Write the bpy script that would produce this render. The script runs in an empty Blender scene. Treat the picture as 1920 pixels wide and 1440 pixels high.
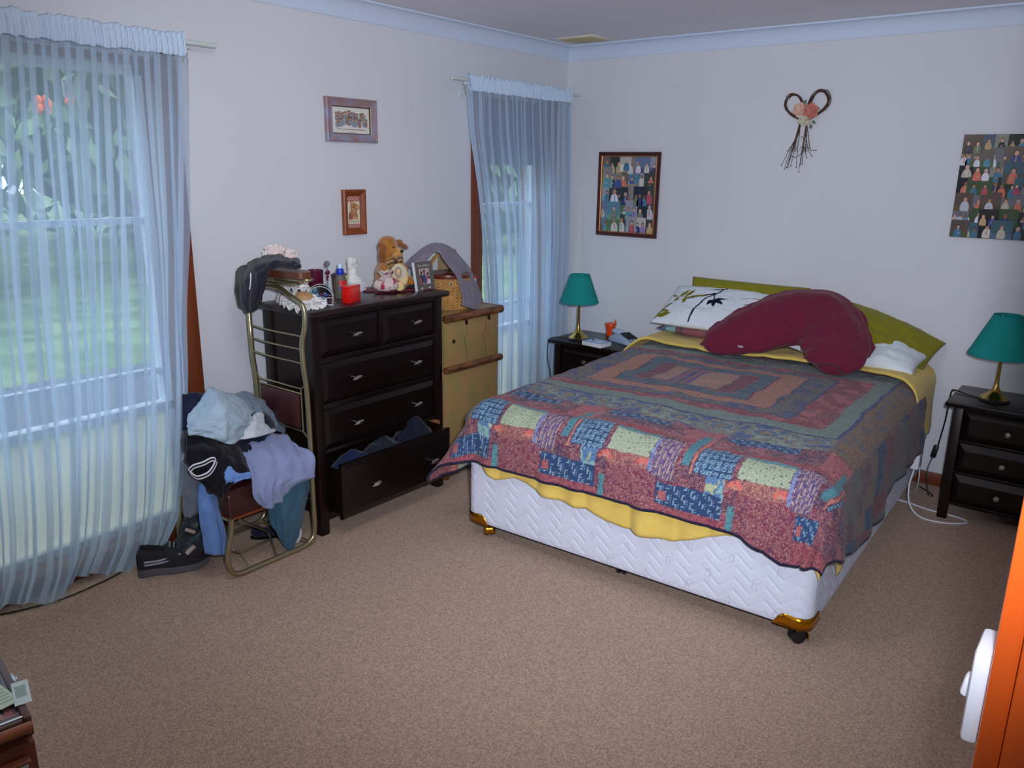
import bpy, bmesh, math, random
import numpy as np
from mathutils import Vector, Matrix, Euler

random.seed(11)
sc = bpy.context.scene
COL = sc.collection
PI = math.pi


def s2l(c):
    c = c / 255.0
    return c / 12.92 if c <= 0.04045 else ((c + 0.055) / 1.055) ** 2.4


def lin(r, g, b):
    return (s2l(r), s2l(g), s2l(b), 1.0)


SKY_STRENGTH = 3.3
FLASH_W = 325
FILL_W = 14
SHEER = (200, 222, 244)

# ------------------------------------------------------------------ camera, sky, lights, exposure
cam_data = bpy.data.cameras.new('camera')
cam = bpy.data.objects.new('camera', cam_data)
COL.objects.link(cam)
YAW, PITCH, ROLL = 0.6621, 0.2629, 0.0142
fw = Vector((-math.sin(YAW) * math.cos(PITCH), math.cos(YAW) * math.cos(PITCH), -math.sin(PITCH)))
rt = Vector((math.cos(YAW), math.sin(YAW), 0))
up = rt.cross(fw)
r2 = math.cos(ROLL) * rt + math.sin(ROLL) * up
u2 = -math.sin(ROLL) * rt + math.cos(ROLL) * up
CAM = Vector((3.1918, -4.6436, 1.6364))
cam.matrix_world = Matrix(((r2.x, u2.x, -fw.x, CAM.x), (r2.y, u2.y, -fw.y, CAM.y), (r2.z, u2.z, -fw.z, CAM.z), (0, 0, 0, 1)))
cam_data.sensor_width = 36.0
cam_data.lens = 1508.27 / 1920 * 36.0
cam_data.clip_start = 0.02
sc.camera = cam

vs = sc.view_settings
vs.view_transform = 'Standard'
vs.look = 'None'
vs.gamma = 1.0
vs.use_curve_mapping = False
vs.exposure = 0.0
sc.cycles.use_denoising = True
sc.cycles.max_bounces = 8
sc.cycles.diffuse_bounces = 4
sc.cycles.transparent_max_bounces = 16
sc.cycles.caustics_reflective = False
sc.cycles.caustics_refractive = False

# overcast sky, a little brighter towards the zenith
world = bpy.data.worlds.new('overcast_sky')
sc.world = world
world.use_nodes = True
wn = world.node_tree
bg = wn.nodes['Background']
tc = wn.nodes.new('ShaderNodeTexCoord')
sx = wn.nodes.new('ShaderNodeSeparateXYZ')
wn.links.new(tc.outputs['Generated'], sx.inputs[0])
cr = wn.nodes.new('ShaderNodeValToRGB')
cr.color_ramp.elements[0].position = 0.0
cr.color_ramp.elements[0].color = (0.62, 0.74, 0.90, 1)
cr.color_ramp.elements[1].position = 0.8
cr.color_ramp.elements[1].color = (0.80, 0.90, 1.05, 1)
wn.links.new(sx.outputs['Z'], cr.inputs[0])
wn.links.new(cr.outputs[0], bg.inputs['Color'])
bg.inputs['Strength'].default_value = SKY_STRENGTH


def light(name, kind, loc, energy, color=(1, 1, 1), **kw):
    d = bpy.data.lights.new(name, kind)
    d.energy = energy
    d.color = color
    for k, v in kw.items():
        setattr(d, k, v)
    o = bpy.data.objects.new(name, d)
    COL.objects.link(o)
    o.location = loc
    return o


# the camera's own flash, just above and to the right of the lens
fl = light('camera_flash', 'SPOT', CAM + 0.093 * r2 + 0.09 * u2 + 0.02 * fw, FLASH_W, (0.92, 0.97, 1.12),
           spot_size=math.radians(90), spot_blend=1.0, shadow_soft_size=0.045)
fl.rotation_euler = (fw + 0.17 * u2 + 0.10 * r2).to_track_quat('-Z', 'Y').to_euler()
# added fill light without a fixture, unseen above the foot of the room
light('ceiling_fill_light', 'POINT', (1.6, -3.35, 2.20), FILL_W, (1.0, 0.96, 0.95), shadow_soft_size=0.16)
# sky portals in the window openings (they only guide sampling of the sky)
for nm, yy, ww in (('window_portal', -3.57, 1.45), ('window_portal', -0.55, 0.70)):
    po = light(nm, 'AREA', (-0.26, yy, 1.03), 1.0, shape='RECTANGLE', size=2.0, size_y=ww)
    po.rotation_euler = Euler((0, -PI / 2, 0))
    po.data.cycles.is_portal = True

# ------------------------------------------------------------------ helpers
W = {}


class MB:
    def __init__(s):
        s.V, s.F, s.C, s.UV = [], [], [], []

    def add(s, V, F, col=None, uv=None):
        n = len(s.V)
        s.V.extend([tuple(v) for v in V])
        s.F.extend([tuple(i + n for i in f) for f in F])
        if col is not None:
            if hasattr(col, 'shape') and len(col.shape) == 2:
                s.C.extend([tuple(c) for c in col])
            else:
                s.C.extend([tuple(col)] * len(V))
        if uv is not None:
            s.UV.extend([tuple(u) for u in uv])
        return s

    def box(s, c, d, bev=0.0, rot=None, seg=2, col=None):
        bm = bmesh.new()
        bmesh.ops.create_cube(bm, size=1.0)
        for v in bm.verts:
            v.co = Vector((v.co.x * d[0], v.co.y * d[1], v.co.z * d[2]))
        if bev > 0:
            bmesh.ops.bevel(bm, geom=list(bm.edges), offset=min(bev, 0.49 * min(d)), segments=seg, affect='EDGES', profile=0.5)
        return s._bm(bm, c, rot, col)

    def _bm(s, bm, c, rot=None, col=None):
        bm.verts.index_update()
        M = (rot.to_matrix() if isinstance(rot, Euler) else rot) if rot is not None else None
        V = [(M @ v.co if M is not None else v.co) + Vector(c) for v in bm.verts]
        F = [[v.index for v in f.verts] for f in bm.faces]
        bm.free()
        return s.add(V, F, col)

    def box2(s, a, b, bev=0.0, col=None):
        c = [(a[i] + b[i]) / 2 for i in range(3)]
        return s.box(c, [abs(b[i] - a[i]) for i in range(3)], bev, col=col)

    def ell(s, c, r, rot=None, n=20, m=12, col=None):
        bm = bmesh.new()
        bmesh.ops.create_uvsphere(bm, u_segments=n, v_segments=m, radius=1.0)
        for v in bm.verts:
            v.co = Vector((v.co.x * r[0], v.co.y * r[1], v.co.z * r[2]))
        return s._bm(bm, c, rot, col)

    def lathe(s, prof, c=(0, 0, 0), n=24, rot=None, col=None):
        V, F = [], []
        k = len(prof)
        for i in range(n):
            a = 2 * PI * i / n
            for r, z in prof:
                V.append(Vector((r * math.cos(a), r * math.sin(a), z)))
        for i in range(n):
            j = (i + 1) % n
            for q in range(k - 1):
                F.append((i * k + q, j * k + q, j * k + q + 1, i * k + q + 1))
        if prof[0][0] > 1e-6:
            F.append([i * k for i in range(n)][::-1])
        if prof[-1][0] > 1e-6:
            F.append([i * k + k - 1 for i in range(n)])
        M = (rot.to_matrix() if isinstance(rot, Euler) else rot) if rot is not None else None
        V = [(M @ v if M is not None else v) + Vector(c) for v in V]
        return s.add(V, F, col)

    def tube(s, pts, r, n=8, closed=False, col=None, flat=None):
        P = [Vector(p) for p in pts]
        m = len(P)
        R = r if hasattr(r, '__len__') else [r] * m
        T = []
        for i in range(m):
            a = P[(i - 1) % m] if closed or i > 0 else P[i]
            b = P[(i + 1) % m] if closed or i < m - 1 else P[i]
            t = b - a
            T.append(t.normalized() if t.length > 1e-9 else Vector((0, 0, 1)))
        ref = Vector((0, 0, 1)) if abs(T[0].z) < 0.9 else Vector((1, 0, 0))
        N = (ref - T[0] * ref.dot(T[0])).normalized()
        V, F = [], []
        for i in range(m):
            N = (N - T[i] * N.dot(T[i]))
            N = N.normalized() if N.length > 1e-9 else T[i].orthogonal().normalized()
            B = T[i].cross(N)
            for k in range(n):
                a = 2 * PI * k / n
                f1, f2 = (1, 1) if flat is None else flat
                V.append(P[i] + (N * math.cos(a) * f1 + B * math.sin(a) * f2) * R[i])
        for i in range(m if closed else m - 1):
            j = (i + 1) % m
            for k in range(n):
                l = (k + 1) % n
                F.append((i * n + k, i * n + l, j * n + l, j * n + k))
        if not closed:
            F.append(list(range(n))[::-1])
            F.append([(m - 1) * n + k for k in range(n)])
        return s.add(V, F, col)

    def grid(s, P, cu=False, cv=False, col=None, uv=None):
        nu, nv = P.shape[:2]
        F = []
        for i in range(nu if cu else nu - 1):
            for j in range(nv if cv else nv - 1):
                i2, j2 = (i + 1) % nu, (j + 1) % nv
                F.append((i * nv + j, i2 * nv + j, i2 * nv + j2, i * nv + j2))
        c = None if col is None else np.asarray(col).reshape(-1, np.asarray(col).shape[-1])
        u = None if uv is None else np.asarray(uv).reshape(-1, 2)
        return s.add(P.reshape(-1, 3).tolist(), F, c, u)

    def prism(s, poly, z0, z1, xf=None, col=None):
        """polygon (x, y) extruded from z0 to z1, then placed by xf"""
        n = len(poly)
        V = [Vector((p[0], p[1], z0)) for p in poly] + [Vector((p[0], p[1], z1)) for p in poly]
        F = [list(range(n))[::-1], list(range(n, 2 * n))] + [(i, (i + 1) % n, n + (i + 1) % n, n + i) for i in range(n)]
        if xf is not None:
            V = [xf @ v for v in V]
        return s.add(V, F, col)


def obj(name, mb, mat, parent=None, local=False, label=None, cat=None, group=None, kind=None, flat=False, sharp=38, at=None):
    me = bpy.data.meshes.new(name)
    V = [Vector(v) for v in mb.V]
    if parent is not None:
        Wm = W[parent.name]
        if not local:
            inv = Wm.inverted()
            V = [inv @ v for v in V]
        o_w = Wm
        loc = None
    else:
        if at is None:
            A = np.array(mb.V)
            lo, hi = A.min(0), A.max(0)
            at = ((lo[0] + hi[0]) / 2, (lo[1] + hi[1]) / 2, lo[2])
        loc = Vector(at)
        V = [v - loc for v in V]
        o_w = Matrix.Translation(loc)
    me.from_pydata([tuple(v) for v in V], [], mb.F)
    if mb.C and len(mb.C) == len(mb.V):
        a = me.color_attributes.new('Col', 'FLOAT_COLOR', 'POINT')
        arr = np.ones((len(mb.V), 4), np.float32)
        cc = np.array(mb.C, np.float32)
        arr[:, :cc.shape[1]] = cc
        a.data.foreach_set('color', arr.ravel())
    if mb.UV and len(mb.UV) == len(mb.V):
        l = me.uv_layers.new(name='UVMap')
        idx = np.zeros(len(me.loops), np.int32)
        me.loops.foreach_get('vertex_index', idx)
        l.data.foreach_set('uv', np.array(mb.UV, np.float32)[idx].ravel())
    if not flat:
        me.polygons.foreach_set('use_smooth', [True] * len(me.polygons))
        me.set_sharp_from_angle(angle=math.radians(sharp))
    me.update()
    o = bpy.data.objects.new(name, me)
    COL.objects.link(o)
    if mat is not None:
        me.materials.append(mat)
    if parent is not None:
        o.parent = parent
    else:
        o.location = loc
    W[o.name] = o_w
    tag(o, label, cat, group, kind)
    return o


def tag(o, label=None, cat=None, group=None, kind=None):
    if label: o['label'] = label
    if cat: o['category'] = cat
    if group: o['group'] = group
    if kind: o['kind'] = kind


def thing(name, label, cat, loc=(0, 0, 0), rz=0.0, group=None, kind=None):
    o = bpy.data.objects.new(name, None)
    COL.objects.link(o)
    o.empty_display_size = 0.05
    o.location = loc
    o.rotation_euler = (0, 0, rz)
    W[o.name] = Matrix.Translation(Vector(loc)) @ Matrix.Rotation(rz, 4, 'Z')
    tag(o, label, cat, group, kind)
    return o


def dup(root, loc, rz=0.0, label=None, group=None):
    r = root.copy()
    COL.objects.link(r)
    r.location = loc
    r.rotation_euler = (0, 0, rz)
    if label: r['label'] = label
    if group: r['group'] = group
    W[r.name] = Matrix.Translation(Vector(loc)) @ Matrix.Rotation(rz, 4, 'Z')
    for ch in list(root.children):
        c = ch.copy()
        COL.objects.link(c)
        c.parent = r
        W[c.name] = W[r.name]
        for g in list(ch.children):
            d = g.copy()
            COL.objects.link(d)
            d.parent = c
            W[d.name] = W[r.name]
    return r


def mod(o, kind, **kw):
    m = o.modifiers.new(kind.lower(), kind)
    for k, v in kw.items():
        setattr(m, k, v)
    return m


def thick(o, t, off=-1.0):
    return mod(o, 'SOLIDIFY', thickness=t, offset=off)


# smooth value noise on arrays
def vn(x, y, seed=0):
    x = np.asarray(x, float); y = np.asarray(y, float)
    xi = np.floor(x).astype(np.int64); yi = np.floor(y).astype(np.int64)
    fx = x - xi; fy = y - yi
    fx = fx * fx * (3 - 2 * fx); fy = fy * fy * (3 - 2 * fy)

    def h(a, b):
        n = (a * 374761393 + b * 668265263 + seed * 2147483647 + 1013904223) & 0xffffffff
        n = ((n ^ (n >> 13)) * 1274126177) & 0xffffffff
        n = n ^ (n >> 16)
        return (n & 0xffff) / 32767.5 - 1.0
    return (h(xi, yi) * (1 - fx) + h(xi + 1, yi) * fx) * (1 - fy) + (h(xi, yi + 1) * (1 - fx) + h(xi + 1, yi + 1) * fx) * fy


def fbm(x, y, seed=0, o=3):
    s = 0.0; a = 1.0
    for k in range(o):
        s = s + a * vn(x * 2 ** k, y * 2 ** k, seed + k * 17)
        a *= 0.5
    return s


def cat(p0, p1, p2, p3, t):
    return 0.5 * ((2 * p1) + (-p0 + p2) * t + (2 * p0 - 5 * p1 + 4 * p2 - p3) * t * t + (-p0 + 3 * p1 - 3 * p2 + p3) * t ** 3)


def resample(P, n):
    """Catmull-Rom along axis 0, n samples per segment"""
    P = np.asarray(P, float)
    m = len(P)
    Q = np.concatenate([[2 * P[0] - P[1]], P, [2 * P[-1] - P[-2]]])
    out = []
    for i in range(m - 1):
        for k in range(n):
            out.append(cat(Q[i], Q[i + 1], Q[i + 2], Q[i + 3], k / n))
    out.append(P[-1])
    return np.array(out)


def curve(pts, n=8):
    return [tuple(p) for p in resample(pts, n)]


def normals(P):
    du = np.gradient(P, axis=0); dv = np.gradient(P, axis=1)
    N = np.cross(du, dv)
    return N / (np.linalg.norm(N, axis=2, keepdims=True) + 1e-9)


def cloth(net, n=10, amp=0.006, freq=9.0, seed=0, stretch=(1, 1)):
    P = resample(net, n)
    P = np.transpose(resample(np.transpose(P, (1, 0, 2)), n), (1, 0, 2))
    nu, nv = P.shape[:2]
    U, Vv = np.meshgrid(np.linspace(0, 1, nu), np.linspace(0, 1, nv), indexing='ij')
    h = fbm(U * freq * stretch[0], Vv * freq * stretch[1], seed, 3)
    ridge = 1 - np.abs(fbm(U * freq * 0.6 * stretch[0] + 3.1, Vv * freq * 0.6 * stretch[1], seed + 5, 2))
    P = P + normals(P) * ((0.6 * h + 0.8 * ridge - 0.5)[..., None] * amp)
    return P, np.stack([U, Vv], -1)


def cloth_obj(name, net, mat, parent=None, t=0.004, **kw):
    meta = {k: kw.pop(k) for k in ('label', 'cat', 'group', 'kind') if k in kw}
    P, uv = cloth(net, **kw)
    o = obj(name, MB().grid(P, uv=uv), mat, parent, sharp=180, **meta)
    thick(o, t, 0.0)
    return o


# ------------------------------------------------------------------ materials
MATS = {}


def mat(name, col, rough=0.6, metal=0.0, var=0.0, vscale=8.0, bump=0.0, bscale=60.0, spec=0.5, sheen=0.0, stretch=None,
        col2=None, emit=0.0, trans=0.0, coat=0.0, vcol=False, detail=4.0):
    if name in MATS:
        return MATS[name]
    m = bpy.data.materials.new(name)
    MATS[name] = m
    m.use_nodes = True
    nt = m.node_tree
    b = nt.nodes['Principled BSDF']
    c = lin(*col)
    b.inputs['Base Color'].default_value = c
    b.inputs['Roughness'].default_value = rough
    b.inputs['Metallic'].default_value = metal
    b.inputs['Specular IOR Level'].default_value = spec
    b.inputs['Sheen Weight'].default_value = sheen
    b.inputs['Coat Weight'].default_value = coat
    b.inputs['Transmission Weight'].default_value = trans
    m.diffuse_color = c
    tcn = nt.nodes.new('ShaderNodeTexCoord')
    mp = nt.nodes.new('ShaderNodeMapping')
    nt.links.new(tcn.outputs['Object'], mp.inputs['Vector'])
    if stretch:
        mp.inputs['Scale'].default_value = stretch
    src = None
    if vcol:
        at = nt.nodes.new('ShaderNodeAttribute')
        at.attribute_name = 'Col'
        src = at.outputs['Color']
    if var > 0 or col2 is not None:
        nz = nt.nodes.new('ShaderNodeTexNoise')
        nz.inputs['Scale'].default_value = vscale
        nz.inputs['Detail'].default_value = detail
        nt.links.new(mp.outputs[0], nz.inputs['Vector'])
        if col2 is not None:
            rp = nt.nodes.new('ShaderNodeValToRGB')
            rp.color_ramp.elements[0].position = 0.36
            rp.color_ramp.elements[1].position = 0.64
            rp.color_ramp.elements[0].color = c
            rp.color_ramp.elements[1].color = lin(*col2)
            nt.links.new(nz.outputs['Fac'], rp.inputs[0])
            src = rp.outputs[0]
        if var > 0:
            hs = nt.nodes.new('ShaderNodeHueSaturation')
            mr = nt.nodes.new('ShaderNodeMapRange')
            mr.inputs['From Min'].default_value = 0.3
            mr.inputs['From Max'].default_value = 0.7
            mr.inputs['To Min'].default_value = 1 - var
            mr.inputs['To Max'].default_value = 1 + var
            nt.links.new(nz.outputs['Fac'], mr.inputs['Value'])
            nt.links.new(mr.outputs[0], hs.inputs['Value'])
            hs.inputs['Color'].default_value = c
            if src is not None:
                nt.links.new(src, hs.inputs['Color'])
            src = hs.outputs[0]
    if src is not None:
        nt.links.new(src, b.inputs['Base Color'])
    if bump > 0:
        nb = nt.nodes.new('ShaderNodeTexNoise')
        nb.inputs['Scale'].default_value = bscale
        nb.inputs['Detail'].default_value = 3.0
        nt.links.new(mp.outputs[0], nb.inputs['Vector'])
        bp = nt.nodes.new('ShaderNodeBump')
        bp.inputs['Strength'].default_value = bump
        bp.inputs['Distance'].default_value = 0.004
        nt.links.new(nb.outputs['Fac'], bp.inputs['Height'])
        nt.links.new(bp.outputs[0], b.inputs['Normal'])
    if emit > 0:
        b.inputs['Emission Color'].default_value = c
        b.inputs['Emission Strength'].default_value = emit
    return m


def fabric(name, col, var=0.08, rough=0.9, bump=0.25, bscale=350, col2=None, vscale=30):
    return mat(name, col, rough, var=var, vscale=vscale, bump=bump, bscale=bscale, spec=0.15, sheen=0.15, col2=col2)


M_WALL = mat('wall_paint', (218, 220, 224), 0.75, var=0.025, vscale=1.2, bump=0.05, bscale=180, spec=0.25)
M_CEIL = mat('ceiling_paint', (238, 234, 238), 0.85, var=0.02, vscale=2, spec=0.2)
M_CORN = mat('cornice_blue_lit', (208, 222, 240), 0.6, spec=0.3)  # blue tint puts the window light into the cornice colour
M_CARPET = mat('carpet_pile', (170, 142, 120), 0.95, var=0.12, vscale=170, bump=0.8, bscale=300, spec=0.05, sheen=0.2, col2=(204, 172, 148), detail=6)
M_ORANGE = mat('orange_timber', (176, 84, 26), 0.35, var=0.14, vscale=5, stretch=(6, 6, 0.7), coat=0.2)
M_JAMB = mat('jamb_timber', (116, 54, 26), 0.45, var=0.12, vscale=5, stretch=(6, 6, 0.7))
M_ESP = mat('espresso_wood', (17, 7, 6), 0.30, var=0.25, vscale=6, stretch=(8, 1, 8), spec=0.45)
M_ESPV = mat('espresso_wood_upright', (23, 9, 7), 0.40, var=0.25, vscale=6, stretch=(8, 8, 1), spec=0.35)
M_BRASS = mat('polished_brass', (205, 150, 50), 0.18, metal=1.0)
M_PEWTER = mat('brushed_nickel', (205, 200, 195), 0.28, metal=1.0)
M_TUBE = mat('champagne_brass_tube', (168, 160, 126), 0.32, metal=0.85, var=0.05)
M_WHITEPL = mat('white_plastic', (232, 236, 244), 0.35)
M_BLACKPL = mat('black_plastic', (24, 24, 28), 0.4)
M_VCOL = mat('printed_paper', (200, 200, 200), 0.4, vcol=True)
M_VFAB = mat('printed_cotton', (200, 200, 200), 0.9, vcol=True, bump=0.2, bscale=300, spec=0.1)

# control nets (world metres) of the draped garments
NETS = {
    'towel': [[[0.33,-2.848,0.53],[0.33,-2.759,0.516],[0.36,-2.632,0.502],[0.44,-2.622,0.464]],[[0.42,-2.873,0.492],[0.46,-2.787,0.478],[0.5,-2.698,0.462],[0.52,-2.596,0.434]],[[0.51,-2.902,0.431],[0.53,-2.829,0.414],[0.535,-2.73,0.385],[0.525,-2.605,0.35]],[[0.515,-2.902,0.351],[0.54,-2.854,0.354],[0.54,-2.776,0.36],[0.525,-2.612,0.339]],[[0.515,-2.881,0.298],[0.53,-2.84,0.269],[0.52,-2.775,0.28],[0.515,-2.748,0.331]]],
    'shirt': [[[0.3,-3.027,0.675],[0.26,-2.94,0.699],[0.24,-2.88,0.742],[0.24,-2.812,0.7],[0.24,-2.737,0.667],[0.26,-2.694,0.613]],[[0.36,-3.065,0.653],[0.4,-3.01,0.691],[0.42,-2.963,0.717],[0.4,-2.881,0.684],[0.36,-2.796,0.633],[0.32,-2.742,0.601]],[[0.42,-3.102,0.642],[0.46,-3.05,0.659],[0.48,-2.994,0.661],[0.46,-2.924,0.639],[0.4,-2.839,0.594],[0.36,-2.794,0.586]],[[0.42,-3.094,0.627],[0.47,-3.049,0.618],[0.48,-3.001,0.59],[0.47,-2.961,0.566],[0.42,-2.891,0.552],[0.38,-2.833,0.56]]],
    'grey': [[[0.2,-2.775,0.68],[0.18,-2.684,0.666],[0.18,-2.605,0.627],[0.18,-2.538,0.569],[0.2,-2.508,0.495]],[[0.28,-2.764,0.669],[0.28,-2.714,0.646],[0.28,-2.658,0.602],[0.26,-2.591,0.527],[0.22,-2.516,0.468]],[[0.32,-2.755,0.632],[0.32,-2.723,0.61],[0.31,-2.674,0.563],[0.3,-2.638,0.513],[0.25,-2.548,0.454]]],
    'white': [[[0.32,-2.758,0.604],[0.32,-2.726,0.611],[0.31,-2.68,0.593]],[[0.38,-2.831,0.583],[0.39,-2.777,0.583],[0.34,-2.665,0.538]],[[0.41,-2.884,0.553],[0.42,-2.806,0.544],[0.36,-2.667,0.521]]],
    'black': [[[0.34,-3.061,0.619],[0.36,-2.984,0.588],[0.36,-2.891,0.541],[0.36,-2.826,0.488]],[[0.42,-3.112,0.584],[0.46,-3.048,0.561],[0.47,-2.965,0.525],[0.46,-2.88,0.462]],[[0.46,-3.136,0.536],[0.5,-3.079,0.503],[0.5,-2.99,0.463],[0.48,-2.873,0.419]],[[0.47,-3.092,0.455],[0.5,-3.066,0.444],[0.51,-3.022,0.433],[0.51,-2.962,0.44]],[[0.47,-3.058,0.4],[0.5,-3.055,0.39],[0.51,-3.039,0.378],[0.51,-3.013,0.404]]],
    'denim': [[[0.495,-3.013,0.482],[0.505,-2.986,0.49],[0.51,-2.961,0.453],[0.51,-2.896,0.442]],[[0.512,-3.02,0.451],[0.52,-2.981,0.445],[0.52,-2.945,0.439],[0.512,-2.899,0.428]],[[0.512,-3.013,0.418],[0.52,-2.983,0.421],[0.52,-2.946,0.426],[0.512,-2.9,0.414]]],
    'jeans': [[[0.42,-3.076,0.415],[0.44,-3.053,0.425],[0.44,-3.022,0.363]],[[0.44,-3.098,0.338],[0.47,-3.072,0.326],[0.45,-3.017,0.279]],[[0.44,-3.094,0.234],[0.47,-3.063,0.22],[0.45,-2.997,0.178]],[[0.44,-3.087,0.137],[0.47,-3.06,0.126],[0.45,-3.004,0.098]]],
    'trouser': [[[0.36,-3.102,0.502],[0.38,-3.065,0.473],[0.38,-3.025,0.434]],[[0.38,-3.12,0.441],[0.41,-3.09,0.406],[0.4,-3.041,0.365]],[[0.38,-3.13,0.343],[0.41,-3.097,0.329],[0.4,-3.052,0.346]],[[0.38,-3.128,0.29],[0.4,-3.111,0.286],[0.39,-3.079,0.29]]],
    'teal': [[[0.46,-2.799,0.327],[0.48,-2.732,0.348],[0.48,-2.664,0.346],[0.455,-2.568,0.331]],[[0.46,-2.798,0.23],[0.495,-2.749,0.26],[0.495,-2.682,0.25],[0.46,-2.586,0.252]],[[0.45,-2.786,0.167],[0.49,-2.76,0.177],[0.495,-2.701,0.17],[0.46,-2.615,0.168]],[[0.46,-2.763,0.099],[0.48,-2.75,0.096],[0.485,-2.711,0.083],[0.46,-2.649,0.091]],[[0.46,-2.731,0.04],[0.47,-2.726,0.021],[0.475,-2.712,-0.001],[0.455,-2.672,0.021]]],
    'navy': [[[0.15,-2.959,0.71],[0.15,-2.904,0.705],[0.15,-2.849,0.693]],[[0.2,-2.992,0.67],[0.22,-2.95,0.664],[0.2,-2.897,0.664]],[[0.28,-3.045,0.609],[0.29,-3.005,0.607],[0.27,-2.956,0.618]]],
    'jacket': [[[0.055,-2.6,1.174],[0.132,-2.6,1.213],[0.205,-2.6,1.241],[0.267,-2.59,1.257]],[[0.164,-2.67,1.135],[0.256,-2.685,1.179],[0.337,-2.69,1.205],[0.394,-2.675,1.226]],[[0.188,-2.69,1.094],[0.283,-2.71,1.129],[0.367,-2.715,1.149],[0.399,-2.69,1.176]],[[0.18,-2.68,1.056],[0.28,-2.71,1.068],[0.337,-2.71,1.084],[0.364,-2.69,1.12]],[[0.187,-2.67,1.046],[0.265,-2.7,1.034],[0.319,-2.7,1.051],[0.326,-2.68,1.072]]],
    'sleeve': [[[0.205,-2.6,1.241],[0.265,-2.58,1.26],[0.333,-2.57,1.267],[0.397,-2.565,1.254],[0.45,-2.56,1.258]],[[0.325,-2.69,1.225],[0.41,-2.685,1.247],[0.468,-2.67,1.263],[0.53,-2.665,1.257],[0.574,-2.655,1.256]],[[0.38,-2.7,1.205],[0.422,-2.69,1.221],[0.469,-2.68,1.239],[0.528,-2.67,1.241],[0.579,-2.66,1.242]]],
    'cardigan': [[[0.13,-1.651,1.136],[0.13,-1.542,1.195],[0.15,-1.451,1.233],[0.17,-1.355,1.214],[0.19,-1.254,1.135],[0.23,-1.2,1.035],[0.29,-1.205,0.933],[0.31,-1.219,0.883]],[[0.26,-1.748,1.144],[0.26,-1.655,1.205],[0.27,-1.566,1.229],[0.31,-1.516,1.198],[0.35,-1.46,1.127],[0.39,-1.429,1.038],[0.42,-1.421,0.96],[0.43,-1.419,0.904]],[[0.31,-1.723,1.13],[0.31,-1.656,1.184],[0.31,-1.596,1.21],[0.36,-1.578,1.16],[0.4,-1.541,1.086],[0.43,-1.542,1.012],[0.445,-1.551,0.956],[0.45,-1.573,0.948]]],
}

TRIM = [[0.5, -3.16, 0.527], [0.515, -3.15, 0.545], [0.522, -3.115, 0.549], [0.528, -3.082, 0.558], [0.53, -3.066, 0.55], [0.53, -3.077, 0.527], [0.527, -3.1, 0.505], [0.52, -3.136, 0.499], [0.51, -3.151, 0.508]]
SEAM = [[0.344, -2.725, 1.208], [0.341, -2.725, 1.178], [0.329, -2.725, 1.14]]
KC_LOC = (1.442, -4.091, 0)

# ------------------------------------------------------------------ the room
XR, YF, CH = 3.9, -5.4, 2.40
W1A, W1B = -4.32, -2.85      # window 1 opening (y)
W2A, W2B = -0.90, -0.20      # window 2 opening (y)
WZ0, WZ1 = 0.07, 2.03
obj('floor', MB().box2((-0.2, YF - 0.2, -0.12), (XR + 0.2, 0.2, 0.0)), M_CARPET, kind='structure', label='brown flecked wall-to-wall carpet')
obj('ceiling', MB().box2((-0.2, YF - 0.2, CH), (XR + 0.2, 0.2, CH + 0.1)), M_CEIL, kind='structure')
obj('wall_back', MB().box2((-0.2, 0, 0), (XR + 0.2, 0.2, CH)), M_WALL, kind='structure')
wl = MB()
wl.box2((-0.2, YF - 0.2, 0), (0, W1A, CH)).box2((-0.2, W1B, 0), (0, W2A, CH)).box2((-0.2, W2B, 0), (0, 0, CH))
for a, b in ((W1A, W1B), (W2A, W2B)):
    wl.box2((-0.2, a, WZ1), (0, b, CH)).box2((-0.2, a, 0), (0, b, WZ0))
obj('wall_left', wl, M_WALL, kind='structure')
obj('wall_right', MB().box2((XR, YF, 0), (XR + 0.2, 0, CH)), M_WALL, kind='structure')
obj('wall_front', MB().box2((-0.2, YF - 0.2, 0), (XR + 0.2, YF, CH)), M_WALL, kind='structure')


def cove(name, p0, p1, inward):
    prof = [(0, 0), (0.0, -0.09), (0.006, -0.09)]
    for k in range(9):
        a = k / 8 * PI / 2
        prof.append((0.058 - 0.05 * math.cos(a), -0.084 + 0.074 * math.sin(a)))
    prof += [(0.062, -0.010), (0.062, 0)]
    d = Vector(p1) - Vector(p0)
    V = []
    for P in (Vector(p0), Vector(p1)):
        for a, z in prof:
            V.append(P + Vector(inward) * a + Vector((0, 0, z)))
    n = len(prof)
    F = [(i, i + 1, n + i + 1, n + i) for i in range(n - 1)] + [list(range(n))[::-1], [n + i for i in range(n)]]
    obj(name, MB().add(V, F), M_CORN, kind='structure')


cove('trim_1', (0, YF, CH - 0.001), (0, 0, CH - 0.001), (1, 0, 0))
cove('trim_2', (0, 0, CH - 0.001), (XR, 0, CH - 0.001), (0, -1, 0))
bb = MB()
bb.box2((0, YF, 0), (0.014, -0.001, 0.068), 0.004)
obj('baseboard_left', bb, M_JAMB, kind='structure')
obj('baseboard_back', MB().box2((0.015, -0.014, 0), (XR, 0, 0.072), 0.004), M_JAMB, kind='structure')

# ------------------------------------------------------------------ windows
M_ALU = mat('white_aluminium', (225, 235, 245), 0.4)
M_BLIND = mat('grey_blue_blind', (120, 136, 160), 0.8)


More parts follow.
